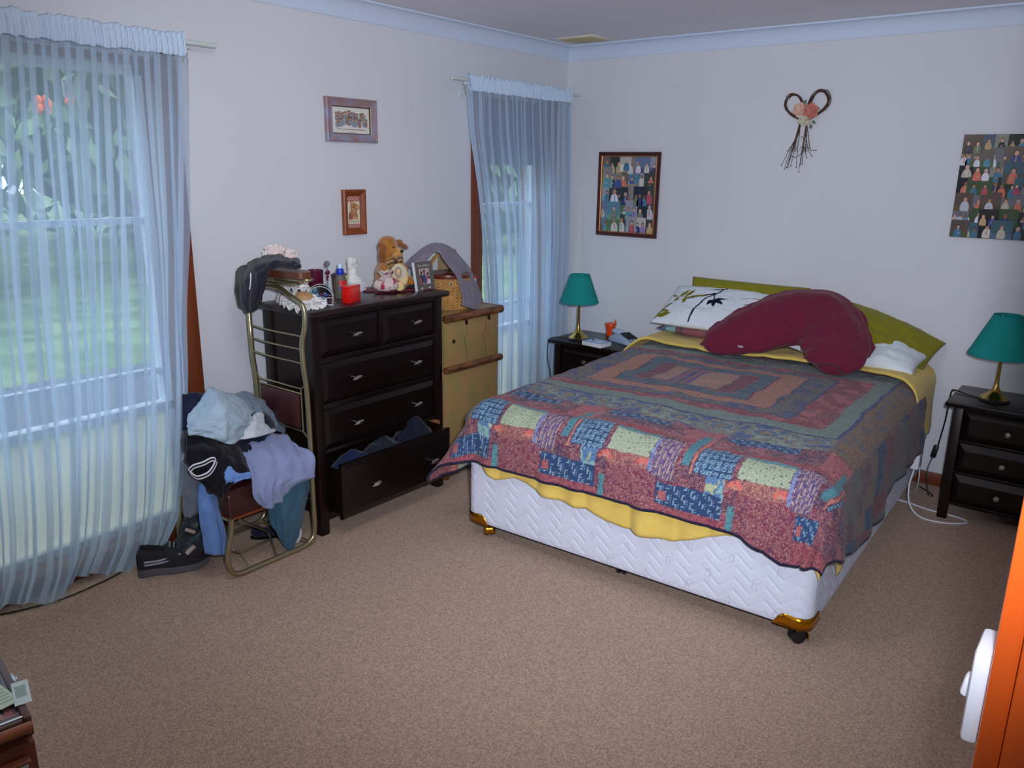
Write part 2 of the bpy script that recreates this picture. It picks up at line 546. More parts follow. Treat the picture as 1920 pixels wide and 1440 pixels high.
def glass_mat():
    m = bpy.data.materials.new('window_glass')
    m.use_nodes = True
    nt = m.node_tree
    nt.nodes.remove(nt.nodes['Principled BSDF'])
    out = nt.nodes['Material Output']
    t = nt.nodes.new('ShaderNodeBsdfTransparent')
    g = nt.nodes.new('ShaderNodeBsdfGlossy')
    g.inputs['Roughness'].default_value = 0.02
    t.inputs['Color'].default_value = (0.95, 0.97, 0.97, 1)
    f = nt.nodes.new('ShaderNodeFresnel')
    f.inputs['IOR'].default_value = 1.45
    mx = nt.nodes.new('ShaderNodeMixShader')
    ge = nt.nodes.new('ShaderNodeNewGeometry')      # only the outer face mirrors, so a pane acts as thin glass
    iv = nt.nodes.new('ShaderNodeMath'); iv.operation = 'SUBTRACT'; iv.inputs[0].default_value = 1.0
    ml = nt.nodes.new('ShaderNodeMath'); ml.operation = 'MULTIPLY'
    nt.links.new(ge.outputs['Backfacing'], iv.inputs[1])
    nt.links.new(f.outputs[0], ml.inputs[0]); nt.links.new(iv.outputs[0], ml.inputs[1])
    nt.links.new(ml.outputs[0], mx.inputs[0])
    nt.links.new(t.outputs[0], mx.inputs[1])
    nt.links.new(g.outputs[0], mx.inputs[2])
    nt.links.new(mx.outputs[0], out.inputs[0])
    return m


def obscure_mat():
    m = bpy.data.materials.new('obscure_lime_glass')
    m.use_nodes = True
    nt = m.node_tree
    nt.nodes.remove(nt.nodes['Principled BSDF'])
    out = nt.nodes['Material Output']
    t = nt.nodes.new('ShaderNodeBsdfTranslucent')
    d = nt.nodes.new('ShaderNodeBsdfDiffuse')
    t.inputs['Color'].default_value = lin(250, 250, 236)
    d.inputs['Color'].default_value = lin(240, 244, 226)
    mx = nt.nodes.new('ShaderNodeMixShader')
    mx.inputs[0].default_value = 0.35
    nt.links.new(t.outputs[0], mx.inputs[1])
    nt.links.new(d.outputs[0], mx.inputs[2])
    # fine horizontal ribs
    tcn = nt.nodes.new('ShaderNodeTexCoord')
    wv = nt.nodes.new('ShaderNodeTexWave')
    wv.bands_direction = 'Z'
    wv.inputs['Scale'].default_value = 40
    nt.links.new(tcn.outputs['Object'], wv.inputs['Vector'])
    bp = nt.nodes.new('ShaderNodeBump')
    bp.inputs['Strength'].default_value = 0.4
    bp.inputs['Distance'].default_value = 0.003
    nt.links.new(wv.outputs['Fac'], bp.inputs['Height'])
    nt.links.new(bp.outputs[0], d.inputs['Normal'])
    nt.links.new(mx.outputs[0], out.inputs[0])
    return m


M_GLASS, M_OBSC = glass_mat(), obscure_mat()


def window(name, ya, yb, blind=None):
    w = thing(name, None, None, (0, (ya + yb) / 2, WZ0), kind='structure')
    xg = -0.11
    for y, s in ((ya, 1), (yb, -1)):
        obj('jamb', MB().box2((-0.2, y, WZ0), (0.012, y + s * 0.025, WZ1), 0.003), M_JAMB, w)
        obj('architrave', MB().box2((0.001, y, 0.0), (0.018, y - s * 0.072, WZ1 + 0.05), 0.004), M_JAMB, w)
    obj('head', MB().box2((-0.2, ya, WZ1 - 0.025), (0.012, yb, WZ1), 0.003), M_JAMB, w)
    obj('sill', MB().box2((-0.2, ya, WZ0 - 0.03), (0.03, yb, WZ0 + 0.012), 0.004), M_JAMB, w)
    fr = MB()
    a, b = ya + 0.025, yb - 0.025
    for y0, y1 in ((a, a + 0.035), (b - 0.035, b)):
        fr.box2((xg - 0.03, y0, WZ0 + 0.012), (xg + 0.03, y1, WZ1 - 0.025))
    fr.box2((xg - 0.03, a, WZ1 - 0.06), (xg + 0.03, b, WZ1 - 0.025)).box2((xg - 0.03, a, WZ0 + 0.012), (xg + 0.03, b, WZ0 + 0.045))
    fr.box2((xg - 0.03, a, 0.59), (xg + 0.03, b, 0.625))
    obj('sash_frame', fr, M_ALU, w)
    for z in (0.765, 1.405):
        obj('glazing_bar', MB().box2((xg - 0.018, a + 0.035, z - 0.014), (xg + 0.018, b - 0.035, z + 0.014), 0.004), M_ALU, w)
    for z0, z1 in ((0.625, 0.751), (0.779, 1.391), (1.419, WZ1 - 0.06)):
        obj('pane', MB().box2((xg - 0.003, a + 0.035, z0), (xg + 0.003, b - 0.035, z1)), M_GLASS, w)
    obj('obscure_panel', MB().box2((xg - 0.003, a + 0.035, WZ0 + 0.045), (xg + 0.003, b - 0.035, 0.59)), M_OBSC, w)
    if blind:
        bl = MB().box2((-0.07, a + 0.005, blind), (-0.068, b - 0.005, WZ1 - 0.03))
        bl.tube([(-0.069, a + 0.005, blind), (-0.069, b - 0.005, blind)], 0.008, 8)
        bl.tube([(-0.069, a + 0.005, WZ1 - 0.06), (-0.069, b - 0.005, WZ1 - 0.06)], 0.02, 12)
        obj('roller_blind', bl, M_BLIND, w)
    return w


w1 = window('window_1', W1A, W1B)
window('window_2', W2A, W2B, 1.66)
hk = MB().box((-0.1, -3.17, 1.90), (0.012, 0.012, 0.06), 0.003).box((-0.095, -3.145, 1.872), (0.012, 0.06, 0.012), 0.003)
obj('catch', hk, M_WHITEPL, w1)

# ------------------------------------------------------------------ outside: verandah floor, lawn, shrubs
M_CONC = mat('verandah_concrete', (88, 94, 106), 0.9, var=0.1, vscale=3)
M_LAWN = mat('lawn_grass', (92, 122, 76), 0.95, var=0.25, vscale=2.2, col2=(118, 140, 98), detail=8)
obj('verandah_floor', MB().box2((-3.4, -12, -0.14), (-0.2, 5, -0.02)), M_CONC, kind='structure')
obj('lawn', MB().box2((-45, -30, -0.3), (-3.4, 45, -0.1)), M_LAWN, kind='structure')


def shrub(name, label, c, r, h, col, col2, seed, n=900):
    rs = np.random.RandomState(seed)
    mb = MB()
    for _ in range(n):
        d = rs.normal(size=3); d /= np.linalg.norm(d)
        k = rs.uniform(0.75, 1.05)
        p = np.array([c[0] + d[0] * r * k, c[1] + d[1] * r * k * 1.2, h * 0.5 + d[2] * h * 0.5 * k])
        if p[2] < 0: continue
        s = rs.uniform(0.12, 0.28)
        q = Euler((rs.uniform(0, 6), rs.uniform(0, 6), rs.uniform(0, 6))).to_matrix()
        V = [Vector(p) + q @ Vector(v) * s for v in ((-1, 0, 0), (0, -0.45, 0.1), (1, 0, 0), (0, 0.45, 0.1))]
        mb.add(V, [(0, 1, 2, 3)])
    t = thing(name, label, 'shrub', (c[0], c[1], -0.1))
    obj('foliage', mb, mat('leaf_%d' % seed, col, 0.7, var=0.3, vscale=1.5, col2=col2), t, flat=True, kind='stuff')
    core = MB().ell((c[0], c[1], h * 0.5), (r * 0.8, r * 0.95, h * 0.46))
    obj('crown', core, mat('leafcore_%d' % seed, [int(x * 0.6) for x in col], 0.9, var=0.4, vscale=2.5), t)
    obj('trunk', MB().tube([(c[0], c[1], -0.1), (c[0] + 0.1, c[1], h * 0.4)], [0.14, 0.09], 8), mat('bark', (80, 66, 54), 0.9), t)
    return t


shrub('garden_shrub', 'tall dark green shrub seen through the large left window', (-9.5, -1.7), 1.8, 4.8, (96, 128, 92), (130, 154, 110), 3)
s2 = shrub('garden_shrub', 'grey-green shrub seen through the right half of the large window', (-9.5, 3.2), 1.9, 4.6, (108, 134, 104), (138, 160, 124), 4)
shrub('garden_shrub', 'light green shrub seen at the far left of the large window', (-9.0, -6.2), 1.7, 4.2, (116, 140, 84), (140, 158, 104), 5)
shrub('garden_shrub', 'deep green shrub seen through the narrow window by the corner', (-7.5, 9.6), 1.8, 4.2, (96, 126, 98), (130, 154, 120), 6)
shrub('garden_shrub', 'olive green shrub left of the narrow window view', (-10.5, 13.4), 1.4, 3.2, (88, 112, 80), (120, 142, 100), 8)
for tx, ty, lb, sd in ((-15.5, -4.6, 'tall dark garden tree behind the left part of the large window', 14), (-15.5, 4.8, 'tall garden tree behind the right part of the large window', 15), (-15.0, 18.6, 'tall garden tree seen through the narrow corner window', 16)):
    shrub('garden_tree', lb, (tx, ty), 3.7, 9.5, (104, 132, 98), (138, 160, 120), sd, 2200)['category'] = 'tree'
for i, (p, lb) in enumerate((((-6.2, -0.68, 2.16), 'large orange bloom outside the large window, the left one of the pair'), ((-6.2, -0.40, 2.26), 'small orange bloom outside the large window, the right one of the pair'))):
    t = thing('orange_flower', lb, 'flower', p)
    mb = MB()
    s = (0.085, 0.05)[i]
    for k in range(9):
        a = k * 2.4
        mb.ell((p[0] + 0.4 * s * math.cos(a), p[1] + 0.5 * s * math.cos(a * 1.3), p[2] + s * 0.5 + 0.7 * s * math.sin(a)), (s * 0.6, s * 0.35, s * 0.6), n=8, m=6)
    obj('petals', mb, mat('orange_petal', (240, 110, 50), 0.6), t)
    obj('stem', MB().tube([(p[0], p[1], -0.1), (p[0] - 0.05, p[1] + 0.03, p[2] * 0.5), p], 0.012, 6), mat('green_stem', (70, 100, 50), 0.7), t)

# ------------------------------------------------------------------ sheer curtains


def sheer_mat():
    m = bpy.data.materials.new('striped_sheer')
    m.use_nodes = True
    nt = m.node_tree
    nt.nodes.remove(nt.nodes['Principled BSDF'])
    out = nt.nodes['Material Output']
    uv = nt.nodes.new('ShaderNodeUVMap')
    sp = nt.nodes.new('ShaderNodeSeparateXYZ')
    nt.links.new(uv.outputs[0], sp.inputs[0])
    # woven stripes across the fabric width (metres in U)
    mm = nt.nodes.new('ShaderNodeMath'); mm.operation = 'MULTIPLY'; mm.inputs[1].default_value = 2 * PI / 0.062
    sn = nt.nodes.new('ShaderNodeMath'); sn.operation = 'SINE'
    nt.links.new(sp.outputs['X'], mm.inputs[0]); nt.links.new(mm.outputs[0], sn.inputs[0])
    mr = nt.nodes.new('ShaderNodeMapRange')
    mr.inputs['From Min'].default_value = -0.15; mr.inputs['From Max'].default_value = 0.15
    mr.inputs['To Min'].default_value = 0.50; mr.inputs['To Max'].default_value = 0.86
    nt.links.new(sn.outputs[0], mr.inputs['Value'])
    # the sheer gets denser where it is seen edge-on
    lw = nt.nodes.new('ShaderNodeLayerWeight'); lw.inputs['Blend'].default_value = 0.35
    ad = nt.nodes.new('ShaderNodeMath'); ad.operation = 'MULTIPLY_ADD'; ad.inputs[1].default_value = 0.35; ad.use_clamp = True
    nt.links.new(lw.outputs['Facing'], ad.inputs[0]); nt.links.new(mr.outputs[0], ad.inputs[2])
    tr = nt.nodes.new('ShaderNodeBsdfTransparent')
    df = nt.nodes.new('ShaderNodeBsdfDiffuse'); df.inputs['Color'].default_value = lin(*SHEER)
    tl = nt.nodes.new('ShaderNodeBsdfTranslucent'); tl.inputs['Color'].default_value = lin(*SHEER)
    m1 = nt.nodes.new('ShaderNodeMixShader'); m1.inputs[0].default_value = 0.45
    nt.links.new(df.outputs[0], m1.inputs[1]); nt.links.new(tl.outputs[0], m1.inputs[2])
    m2 = nt.nodes.new('ShaderNodeMixShader')
    nt.links.new(ad.outputs[0], m2.inputs[0]); nt.links.new(tr.outputs[0], m2.inputs[1]); nt.links.new(m1.outputs[0], m2.inputs[2])
    nt.links.new(m2.outputs[0], out.inputs[0])
    return m


M_SHEER = sheer_mat()
M_HEAD = mat('sheer_heading', (196, 216, 236), 0.9)
ROD_X = 0.10


def curtain(name, label, yl, yr, ztop, folds, edge_l, edge_r, hem, seed, group='sheer curtains', fabric_w=2.2):
    """yl/yr ends at the rod; edge_l/edge_r: (v, dy, dx) offsets down the side edges; hem(u) -> z of the hem"""
    t = thing(name, label, 'curtain', (ROD_X, (yl + yr) / 2, 0.02), group=group)
    nu, nv = folds * 14, 46
    u = np.linspace(0, 1, nu); v = np.linspace(0, 1, nv)
    U, V_ = np.meshgrid(u, v, indexing='ij')
    el = np.array(edge_l); er = np.array(edge_r)
    dl = np.interp(V_, el[:, 0], el[:, 1]); dr = np.interp(V_, er[:, 0], er[:, 1])
    xl = np.interp(V_, el[:, 0], el[:, 2]); xr = np.interp(V_, er[:, 0], er[:, 2])
    Uw = U + 0.012 * vn(U * folds * 0.5, V_ * 2.0, seed) + 0.05 * V_ * vn(U * 3.3, V_ * 0.9, seed + 3) * (U * (1 - U) * 4)
    Y = (yl + dl) * (1 - Uw) + (yr + dr) * Uw
    ph = 2 * PI * folds * (U + 0.02 * vn(U * 6, V_ * 1.2, seed + 1))
    amp = 0.006 + 0.011 * np.clip(V_ * 2.0, 0, 1) * (0.75 + 0.5 * vn(U * 9, V_ * 1.5, seed + 2))
    Xo = ROD_X + xl * (1 - U) + xr * U + amp * (np.sin(ph) + 0.35 * np.sin(2.3 * ph + 1.3)) + 0.035 * V_ * np.sin(ph * 0.21 + 1.0) + 0.02 * V_ * vn(U * 4, V_ * 2, seed + 7)
    Y = Y + 0.35 * amp * np.cos(ph) * np.clip(V_ * 3, 0.2, 1)
    zh = np.array([hem(a) for a in u])[:, None]
    Z = (ztop - 0.055) * (1 - V_) + zh * V_
    P = np.stack([np.maximum(Xo, 0.03), Y, Z], -1)
    uv = np.stack([U * fabric_w, V_], -1)
    obj('drop', MB().grid(P, uv=uv), M_SHEER, t, sharp=180)
    # gathered heading: rod pocket and a ruffle standing above the rod
    n2 = folds * 30
    u = np.linspace(0, 1, n2)
    prof = [(-0.055, 0.016), (-0.03, 0.024), (-0.012, 0.017), (0.0, 0.021), (0.010, 0.012), (0.016, 0.010), (0.024, 0.015), (0.029, 0.006), (0.022, -0.004), (0.012, -0.012), (-0.005, -0.019), (-0.03, -0.017), (-0.055, -0.008)]
    rows = []
    for k, (dz, dx) in enumerate(prof):
        w = 0.5 + 0.5 * np.sin(2 * PI * folds * 3.6 * u + 2 * vn(u * 25, u * 0 + 3, seed))
        wob = vn(u * folds * 4.6, np.full_like(u, k * 0.35), seed + 9)
        y = yl + (yr - yl) * u
        zz = ztop + dz * (1 + 0.10 * wob) + (0.006 * wob if dz > 0.02 else 0)
        xx = ROD_X + dx * (0.75 + 0.5 * w) + np.sign(dx) * 0.005 * wob
        rows.append(np.stack([xx, y, zz], -1))
    obj('gathered_heading', MB().grid(np.array(rows)), M_HEAD, t, sharp=180)
    return t


M_ROD = mat('white_curtain_rod', (206, 220, 214), 0.35)


def rod(name, label, ya, yb, z, br):
    t = thing(name, label, 'curtain rod', (0, (ya + yb) / 2, z))
    obj('pole', MB().tube([(ROD_X, ya, z), (ROD_X, yb, z)], 0.0095, 12), M_ROD, t)
    for y in br:
        b = MB().tube(curve([(0.0, y, z - 0.06), (0.06, y, z - 0.06), (ROD_X, y, z - 0.035), (ROD_X + 0.002, y, z - 0.012)], 4), 0.004, 8)
        b.box((0.003, y, z - 0.06), (0.006, 0.02, 0.05), 0.002)
        obj('bracket', b, M_ROD, t)
        k = MB()
        y = y + (0.025 if y > -4.4 else 0) * (1 if y > -1 or y < -2 else -2.6)
        for i in range(6):
            a = i * 1.05
            k.tube([(ROD_X, y, z - 0.03), (ROD_X + 0.02 * math.cos(a), y + 0.02 * math.sin(a), z - 0.05 + 0.03 * math.sin(a * 2))], 0.0018, 5)
        obj('frayed_tie', k, mat('string', (170, 160, 140), 0.9), t)
    return t


rod('curtain_rod', 'white curtain rod above the large left window', -4.6, -2.647, 2.092, (-2.81, -4.45))
rod('curtain_rod', 'white curtain rod above the narrow window in the corner', -1.235, -0.012, 2.097, (-1.06, -0.14))


def hem1(u):
    y = -4.5 + u * 1.7
    return float(np.interp(u, [0, 0.42, 0.50, 0.60, 0.68, 0.74, 0.84, 0.93, 1.0], [0.015, 0.015, 0.014, 0.06, 0.02, 0.055, 0.035, 0.045, 0.075]))


curtain('sheer_curtain', 'long white sheer curtain over the large left window', -4.5, -2.79, 2.092, 22,
        [(0, 0, 0), (1, -0.05, 0.06)],
        [(0, 0, 0), (0.21, -0.028, 0.0), (0.37, -0.047, 0.0), (0.53, -0.072, 0.0), (0.65, -0.088, 0.005), (0.74, -0.105, 0.006), (0.86, -0.138, 0.01), (0.95, -0.18, 0.02), (1, -0.26, 0.04)], hem1, 21, fabric_w=2.6)


def hem2(u):
    return 0.02


curtain('sheer_curtain', 'shorter white sheer curtain over the narrow window in the corner', -1.114, -0.107, 2.097, 15,
        [(0, 0, 0.0), (0.1, 0.015, 0.0), (0.25, 0.07, 0.005), (0.42, 0.115, 0.01), (0.6, 0.145, 0.01), (1, 0.15, 0.02)],
        [(0, 0, 0), (0.35, 0.025, 0), (1, 0.02, 0)], hem2, 33, fabric_w=1.7)

# ------------------------------------------------------------------ ceiling vent, timber post with the light switch
t = thing('ceiling_vent', 'square yellowed vent cover on the ceiling near the corner', 'vent', (0.27, -0.235, CH))
obj('frame', MB().box2((0.135, -0.345, CH - 0.008), (0.405, -0.125, CH), 0.003), mat('vent_white', (226, 220, 205), 0.5), t)
obj('filter_pad', MB().box2((0.155, -0.325, CH - 0.011), (0.385, -0.145, CH - 0.006), 0.002), mat('vent_yellow', (205, 190, 130), 0.6), t)

M_POST = mat('glossy_orange_timber', (205, 84, 22), 0.28, var=0.10, vscale=4, stretch=(7, 7, 0.6), coat=0.4)
obj('wall_nib', MB().box2((3.16, -3.645, 0), (XR, -3.55, CH)), M_WALL, kind='structure')
obj('trim_3', MB().box2((3.131, -3.66, 0), (3.157, -3.52, 2.25), 0.003), M_POST, kind='structure')
obj('trim_4', MB().box2((3.1575, -3.675, 0), (3.26, -3.645, 2.25), 0.003), M_POST, kind='structure')
t = thing('light_switch', 'white plastic light switch on the orange timber post', 'light switch', (3.131, -3.62, 0.972))
obj('cover_plate', MB().box2((3.112, -3.652, 0.974), (3.131, -3.584, 1.098), 0.006), M_WHITEPL, t)
obj('rocker', MB().box((3.110, -3.618, 1.032), (0.014, 0.018, 0.030), 0.005, rot=Euler((0, 0.15, 0))), M_WHITEPL, t)

# ------------------------------------------------------------------ the bed
BX, BY, TH = 0.9412, -2.0697, 0.0335
BW, BL = 1.538, 2.03
BR = Matrix.Translation((BX, BY, 0)) @ Matrix.Rotation(TH, 4, 'Z')
M_TICK = mat('white_ticking', (226, 232, 248), 0.8, bump=0.15, bscale=250, spec=0.2)
M_BRASSG = mat('gold_corner_brass', (214, 146, 34), 0.22, metal=1.0)

bed = thing('bed_base', 'white quilted bed base on castors with brass corner guards', 'bed base', (BX, BY, 0), TH)


def chevron(a, z):
    per = 0.116
    p = (a / per) % 1.0
    hgt = np.where(p < 0.5, 0.048 * p / 0.5, 0.048 - 0.048 * (p - 0.5) / 0.5)
    g = ((z - hgt) / 0.048) % 1.0
    d = np.minimum(g, 1 - g) * 0.048
    return np.exp(-(d / 0.0042) ** 2) * np.where(p < 0.5, 0.35, 1.0)


def base_shell():
    mb = MB()
    r = 0.045
    z0, z1 = 0.075, 0.372
    # outline with rounded corners, sampled finely
    pts = []
    def seg(p, q, n):
        for i in range(n):
            f = i / n
            pts.append((p[0] + (q[0] - p[0]) * f, p[1] + (q[1] - p[1]) * f))
    def arc(c, a0, n=8):
        for i in range(n):
            a = a0 + PI / 2 * i / n
            pts.append((c[0] + r * math.cos(a), c[1] + r * math.sin(a)))
    seg((r, 0), (BW - r, 0), 360)
    arc((BW - r, r), -PI / 2)
    seg((BW, r), (BW, BL - r), 440)
    arc((BW - r, BL - r), 0)
    seg((BW - r, BL), (r, BL), 40)
    arc((r, BL - r), PI / 2)
    seg((0, BL - r), (0, r), 90)
    arc((r, r), PI)
    pts = np.array(pts)
    d = np.roll(pts, -1, 0) - np.roll(pts, 1, 0)
    nrm = np.stack([d[:, 1], -d[:, 0]], 1)
    nrm /= np.linalg.norm(nrm, axis=1, keepdims=True)
    L = np.concatenate([[0], np.cumsum(np.linalg.norm(np.diff(pts, axis=0), axis=1))])
    nz = 64
    z = np.linspace(z0, z1, nz)
    A, Z = np.meshgrid(L, z, indexing='ij')
    edge = np.minimum(1, np.minimum((Z - z0), (z1 - Z)) / 0.02)
    puff = 0.006 * np.sqrt(np.clip(edge, 0, 1)) - 0.0042 * chevron(A, Z) * np.clip((edge - 0.15) * 2, 0, 1)
    P = np.zeros((len(pts), nz, 3))
    P[:, :, 0] = pts[:, None, 0] + nrm[:, None, 0] * puff
    P[:, :, 1] = pts[:, None, 1] + nrm[:, None, 1] * puff
    P[:, :, 2] = Z
    mb.grid(P, cu=True)
    n = len(pts)
    for zz, rev in ((z0, True), (z1, False)):
        V = [(p[0], p[1], zz) for p in pts]
        f = list(range(n))
        mb.add(V, [f[::-1] if rev else f])
    return mb


obj('body', base_shell(), M_TICK, bed, local=True, sharp=60)
und = MB().box2((0.01, 0.012, 0.066), (BW - 0.01, BL - 0.01, 0.0765), 0.003)
obj('dark_underside', und, mat('black_felt', (30, 28, 32), 0.9), bed, local=True)
# thread motifs: two open loops and a stem
emb = MB()
for i in range(9):
    for j, (da, zz) in enumerate(((0.06, 0.285), (0.145, 0.20), (0.06, 0.115))):
        a = i * 0.17 + da
        if a > BW - 0.05 or zz > 0.36: continue
        sg = 1 if (i + j) % 2 else -1
        for ang, ln in ((2.6, 0.030), (4.5, 0.034)):
            lp = []
            for k in range(13):
                q = 2 * PI * k / 12
                x = ln * 0.5 * (1 - math.cos(q)); y = 0.008 * math.sin(q)
                lp.append((a + sg * (x * math.cos(ang) - y * math.sin(ang)), -0.0075, zz + x * math.sin(ang) + y * math.cos(ang)))
            emb.tube(lp, 0.0007, 4)
        emb.tube([(a, -0.0075, zz), (a + sg * 0.006, -0.0075, zz - 0.02), (a + sg * 0.003, -0.0075, zz - 0.036)], 0.0006, 4)
obj('embroidery', emb, mat('grey_thread', (200, 194, 202), 0.8), bed, local=True, kind='stuff')


def corner_guard(mx, my):
    """brass plate wrapped round a bottom corner"""
    r = 0.047
    rows = []
    n = 26
    for i in range(n + 1):
        f = i / n * 2 - 1     # -1 .. 1 along the wrap
        s = f * 0.112
        arcl = r * PI / 4
        if abs(s) < arcl:
            a = s / r
            x, y = -r * math.sqrt(2) / 2 * 0 - r * math.cos(a + PI / 4) + r, -r * math.sin(a + PI / 4) + r
            x, y = r - r * math.cos(PI / 4 + a), r - r * math.sin(PI / 4 + a)
        elif s > 0:
            x, y = r + (s - arcl), 0.0
        else:
            x, y = 0.0, r + (-s - arcl)
        h = 0.052 - 0.010 * (1 - abs(f)) ** 2 - 0.05 * max(0, abs(f) - 0.62) ** 2 / 0.144 if abs(f) > 0.3 else 0.046 + 0.012 * abs(f)
        h = max(h, 0.004)
        rows.append([(x, y, 0.070), (x, y, 0.070 + h * 0.5), (x, y, 0.070 + h)])
    P = np.array(rows)
    # push out 9 mm from the fabric
    c = np.array([0.06, 0.06])
    P[:, :, 0] -= np.where(P[:, :, 0] < r, 0.0090 * (1 - P[:, :, 0] / r), 0)
    P[:, :, 1] -= np.where(P[:, :, 1] < r, 0.0090 * (1 - P[:, :, 1] / r), 0)
    if mx: P[:, :, 0] = BW - P[:, :, 0]
    if my: P[:, :, 1] = BL - P[:, :, 1]
    return MB().grid(P)


for mx in (0, 1):
    for my in (0, 1):
        o = obj('corner_guard', corner_guard(mx, my), M_BRASSG, bed, local=True, sharp=60)
        thick(o, 0.002, 0)


def castor(a, b, ang, black):
    h = Matrix.Translation((a, b, 0)) @ Matrix.Rotation(ang, 4, 'Z')
    wh = MB()
    R = Euler((0, PI / 2, 0)).to_matrix()
    for s in (-1, 1):
        prof = [(0.0, 0.012 * s - 0.009), (0.020, 0.012 * s - 0.009), (0.027, 0.012 * s - 0.006), (0.028, 0.012 * s), (0.027, 0.012 * s + 0.006), (0.020, 0.012 * s + 0.009), (0.0, 0.012 * s + 0.009)]
        wh.lathe(prof, (0, 0, 0.0282), 20, R)
    wh.V = [h @ Vector(v) for v in wh.V]
    o = obj('castor', wh, M_BLACKPL, bed, local=True)
    sh = MB()
    sh.tube([(0, 0, 0.045), (0, 0, 0.075)], 0.008, 8)
    hood = []
    for k in range(11):
        q = -0.35 + k / 10 * 2.4
        hood.append([(x, 0.0325 * math.cos(q), 0.0282 + 0.0325 * math.sin(q)) for x in (-0.026, -0.013, 0.0, 0.013, 0.026)])
    sh.grid(np.array(hood))
    sh.V = [h @ Vector(v) for v in sh.V]
    q = obj('hood', sh, M_BLACKPL if black else M_BRASS, bed, local=True)
    q.parent = o
    thick(q, 0.002, 0)


castor(0.085, 0.048, -2.4, False)
castor(BW - 0.043, 0.036, -0.75, False)
castor(0.75, 0.10, 0.2, True)
castor(0.11, BL - 0.12, 1.2, False)
castor(BW - 0.09, BL - 0.16, 0.4, False)
castor(BW - 0.07, 1.02, 0.4, True)

mt = MB()
mt.box2((0.0, 0.015, 0.373), (BW, BL - 0.005, 0.592), 0.08)
mt.V = [BR @ Vector(v) for v in mt.V]
obj('mattress', mt, M_TICK, label='white mattress under the patchwork quilt, its side showing by the power block', cat='mattress', sharp=60)

# ------------------------------------------------------------------ quilt and sheet draped over the mattress
W0, W1_, T0 = 0.075, BW - 0.075, 0.075


def drape(S, T, r, ztop, zw, flareL=0.52, flareR=0.12):
    left = S < W0
    dx = np.where(left, W0 - S, np.maximum(S - W1_, 0.0))
    dy = np.maximum(T0 - T, 0.0)
    p = np.where(left, 2.0, 5.0)
    d = (dx ** p + dy ** p + 1e-12) ** (1 / p)
    hy = np.hypot(dx, dy) + 1e-9
    nx, ny = dx / hy, dy / hy
    corner = 4 * nx * nx * ny * ny
    fl = np.where(left, flareL, flareR) * corner ** 1.0 + 0.06
    arc = r * PI / 2
    th = np.minimum(d, arc) / r
    ex = np.maximum(d - arc, 0)
    hor = r * np.sin(th) + fl * ex
    drop = r * (1 - np.cos(th)) + np.sqrt(np.maximum(1 - fl * fl, 0.05)) * ex
    a = np.clip(S, W0, W1_) + np.where(left, -1, 1) * nx * hor
    b = np.maximum(T, T0) - ny * hor
    z = ztop - drop
    inside = np.exp(-(d / 0.05) ** 2)
    z = z + inside * zw
    # outward ripples in the hanging parts
    rip = np.clip(ex / 0.15, 0, 1.5)
    rr = 0.010 * np.sin(S * 17 + 2 * vn(S * 3, T * 3, 5)) + 0.006 * np.sin(S * 43 + 1.0)
    rb = 0.008 * np.sin(T * 9 + 1.2) + 0.005 * np.sin(T * 21)
    b = b - ny * rip * (np.abs(rr) + 0.5 * rr)
    a = a + np.where(left, -1, 1) * nx * rip * np.abs(rb)
    return a, b, z


def to_world(a, b, z):
    c, s = math.cos(TH), math.sin(TH)
    return np.stack([BX + a * c - b * s, BY + a * s + b * c, z], -1)


C_ = lambda *c: np.array([s2l(v) for v in c])


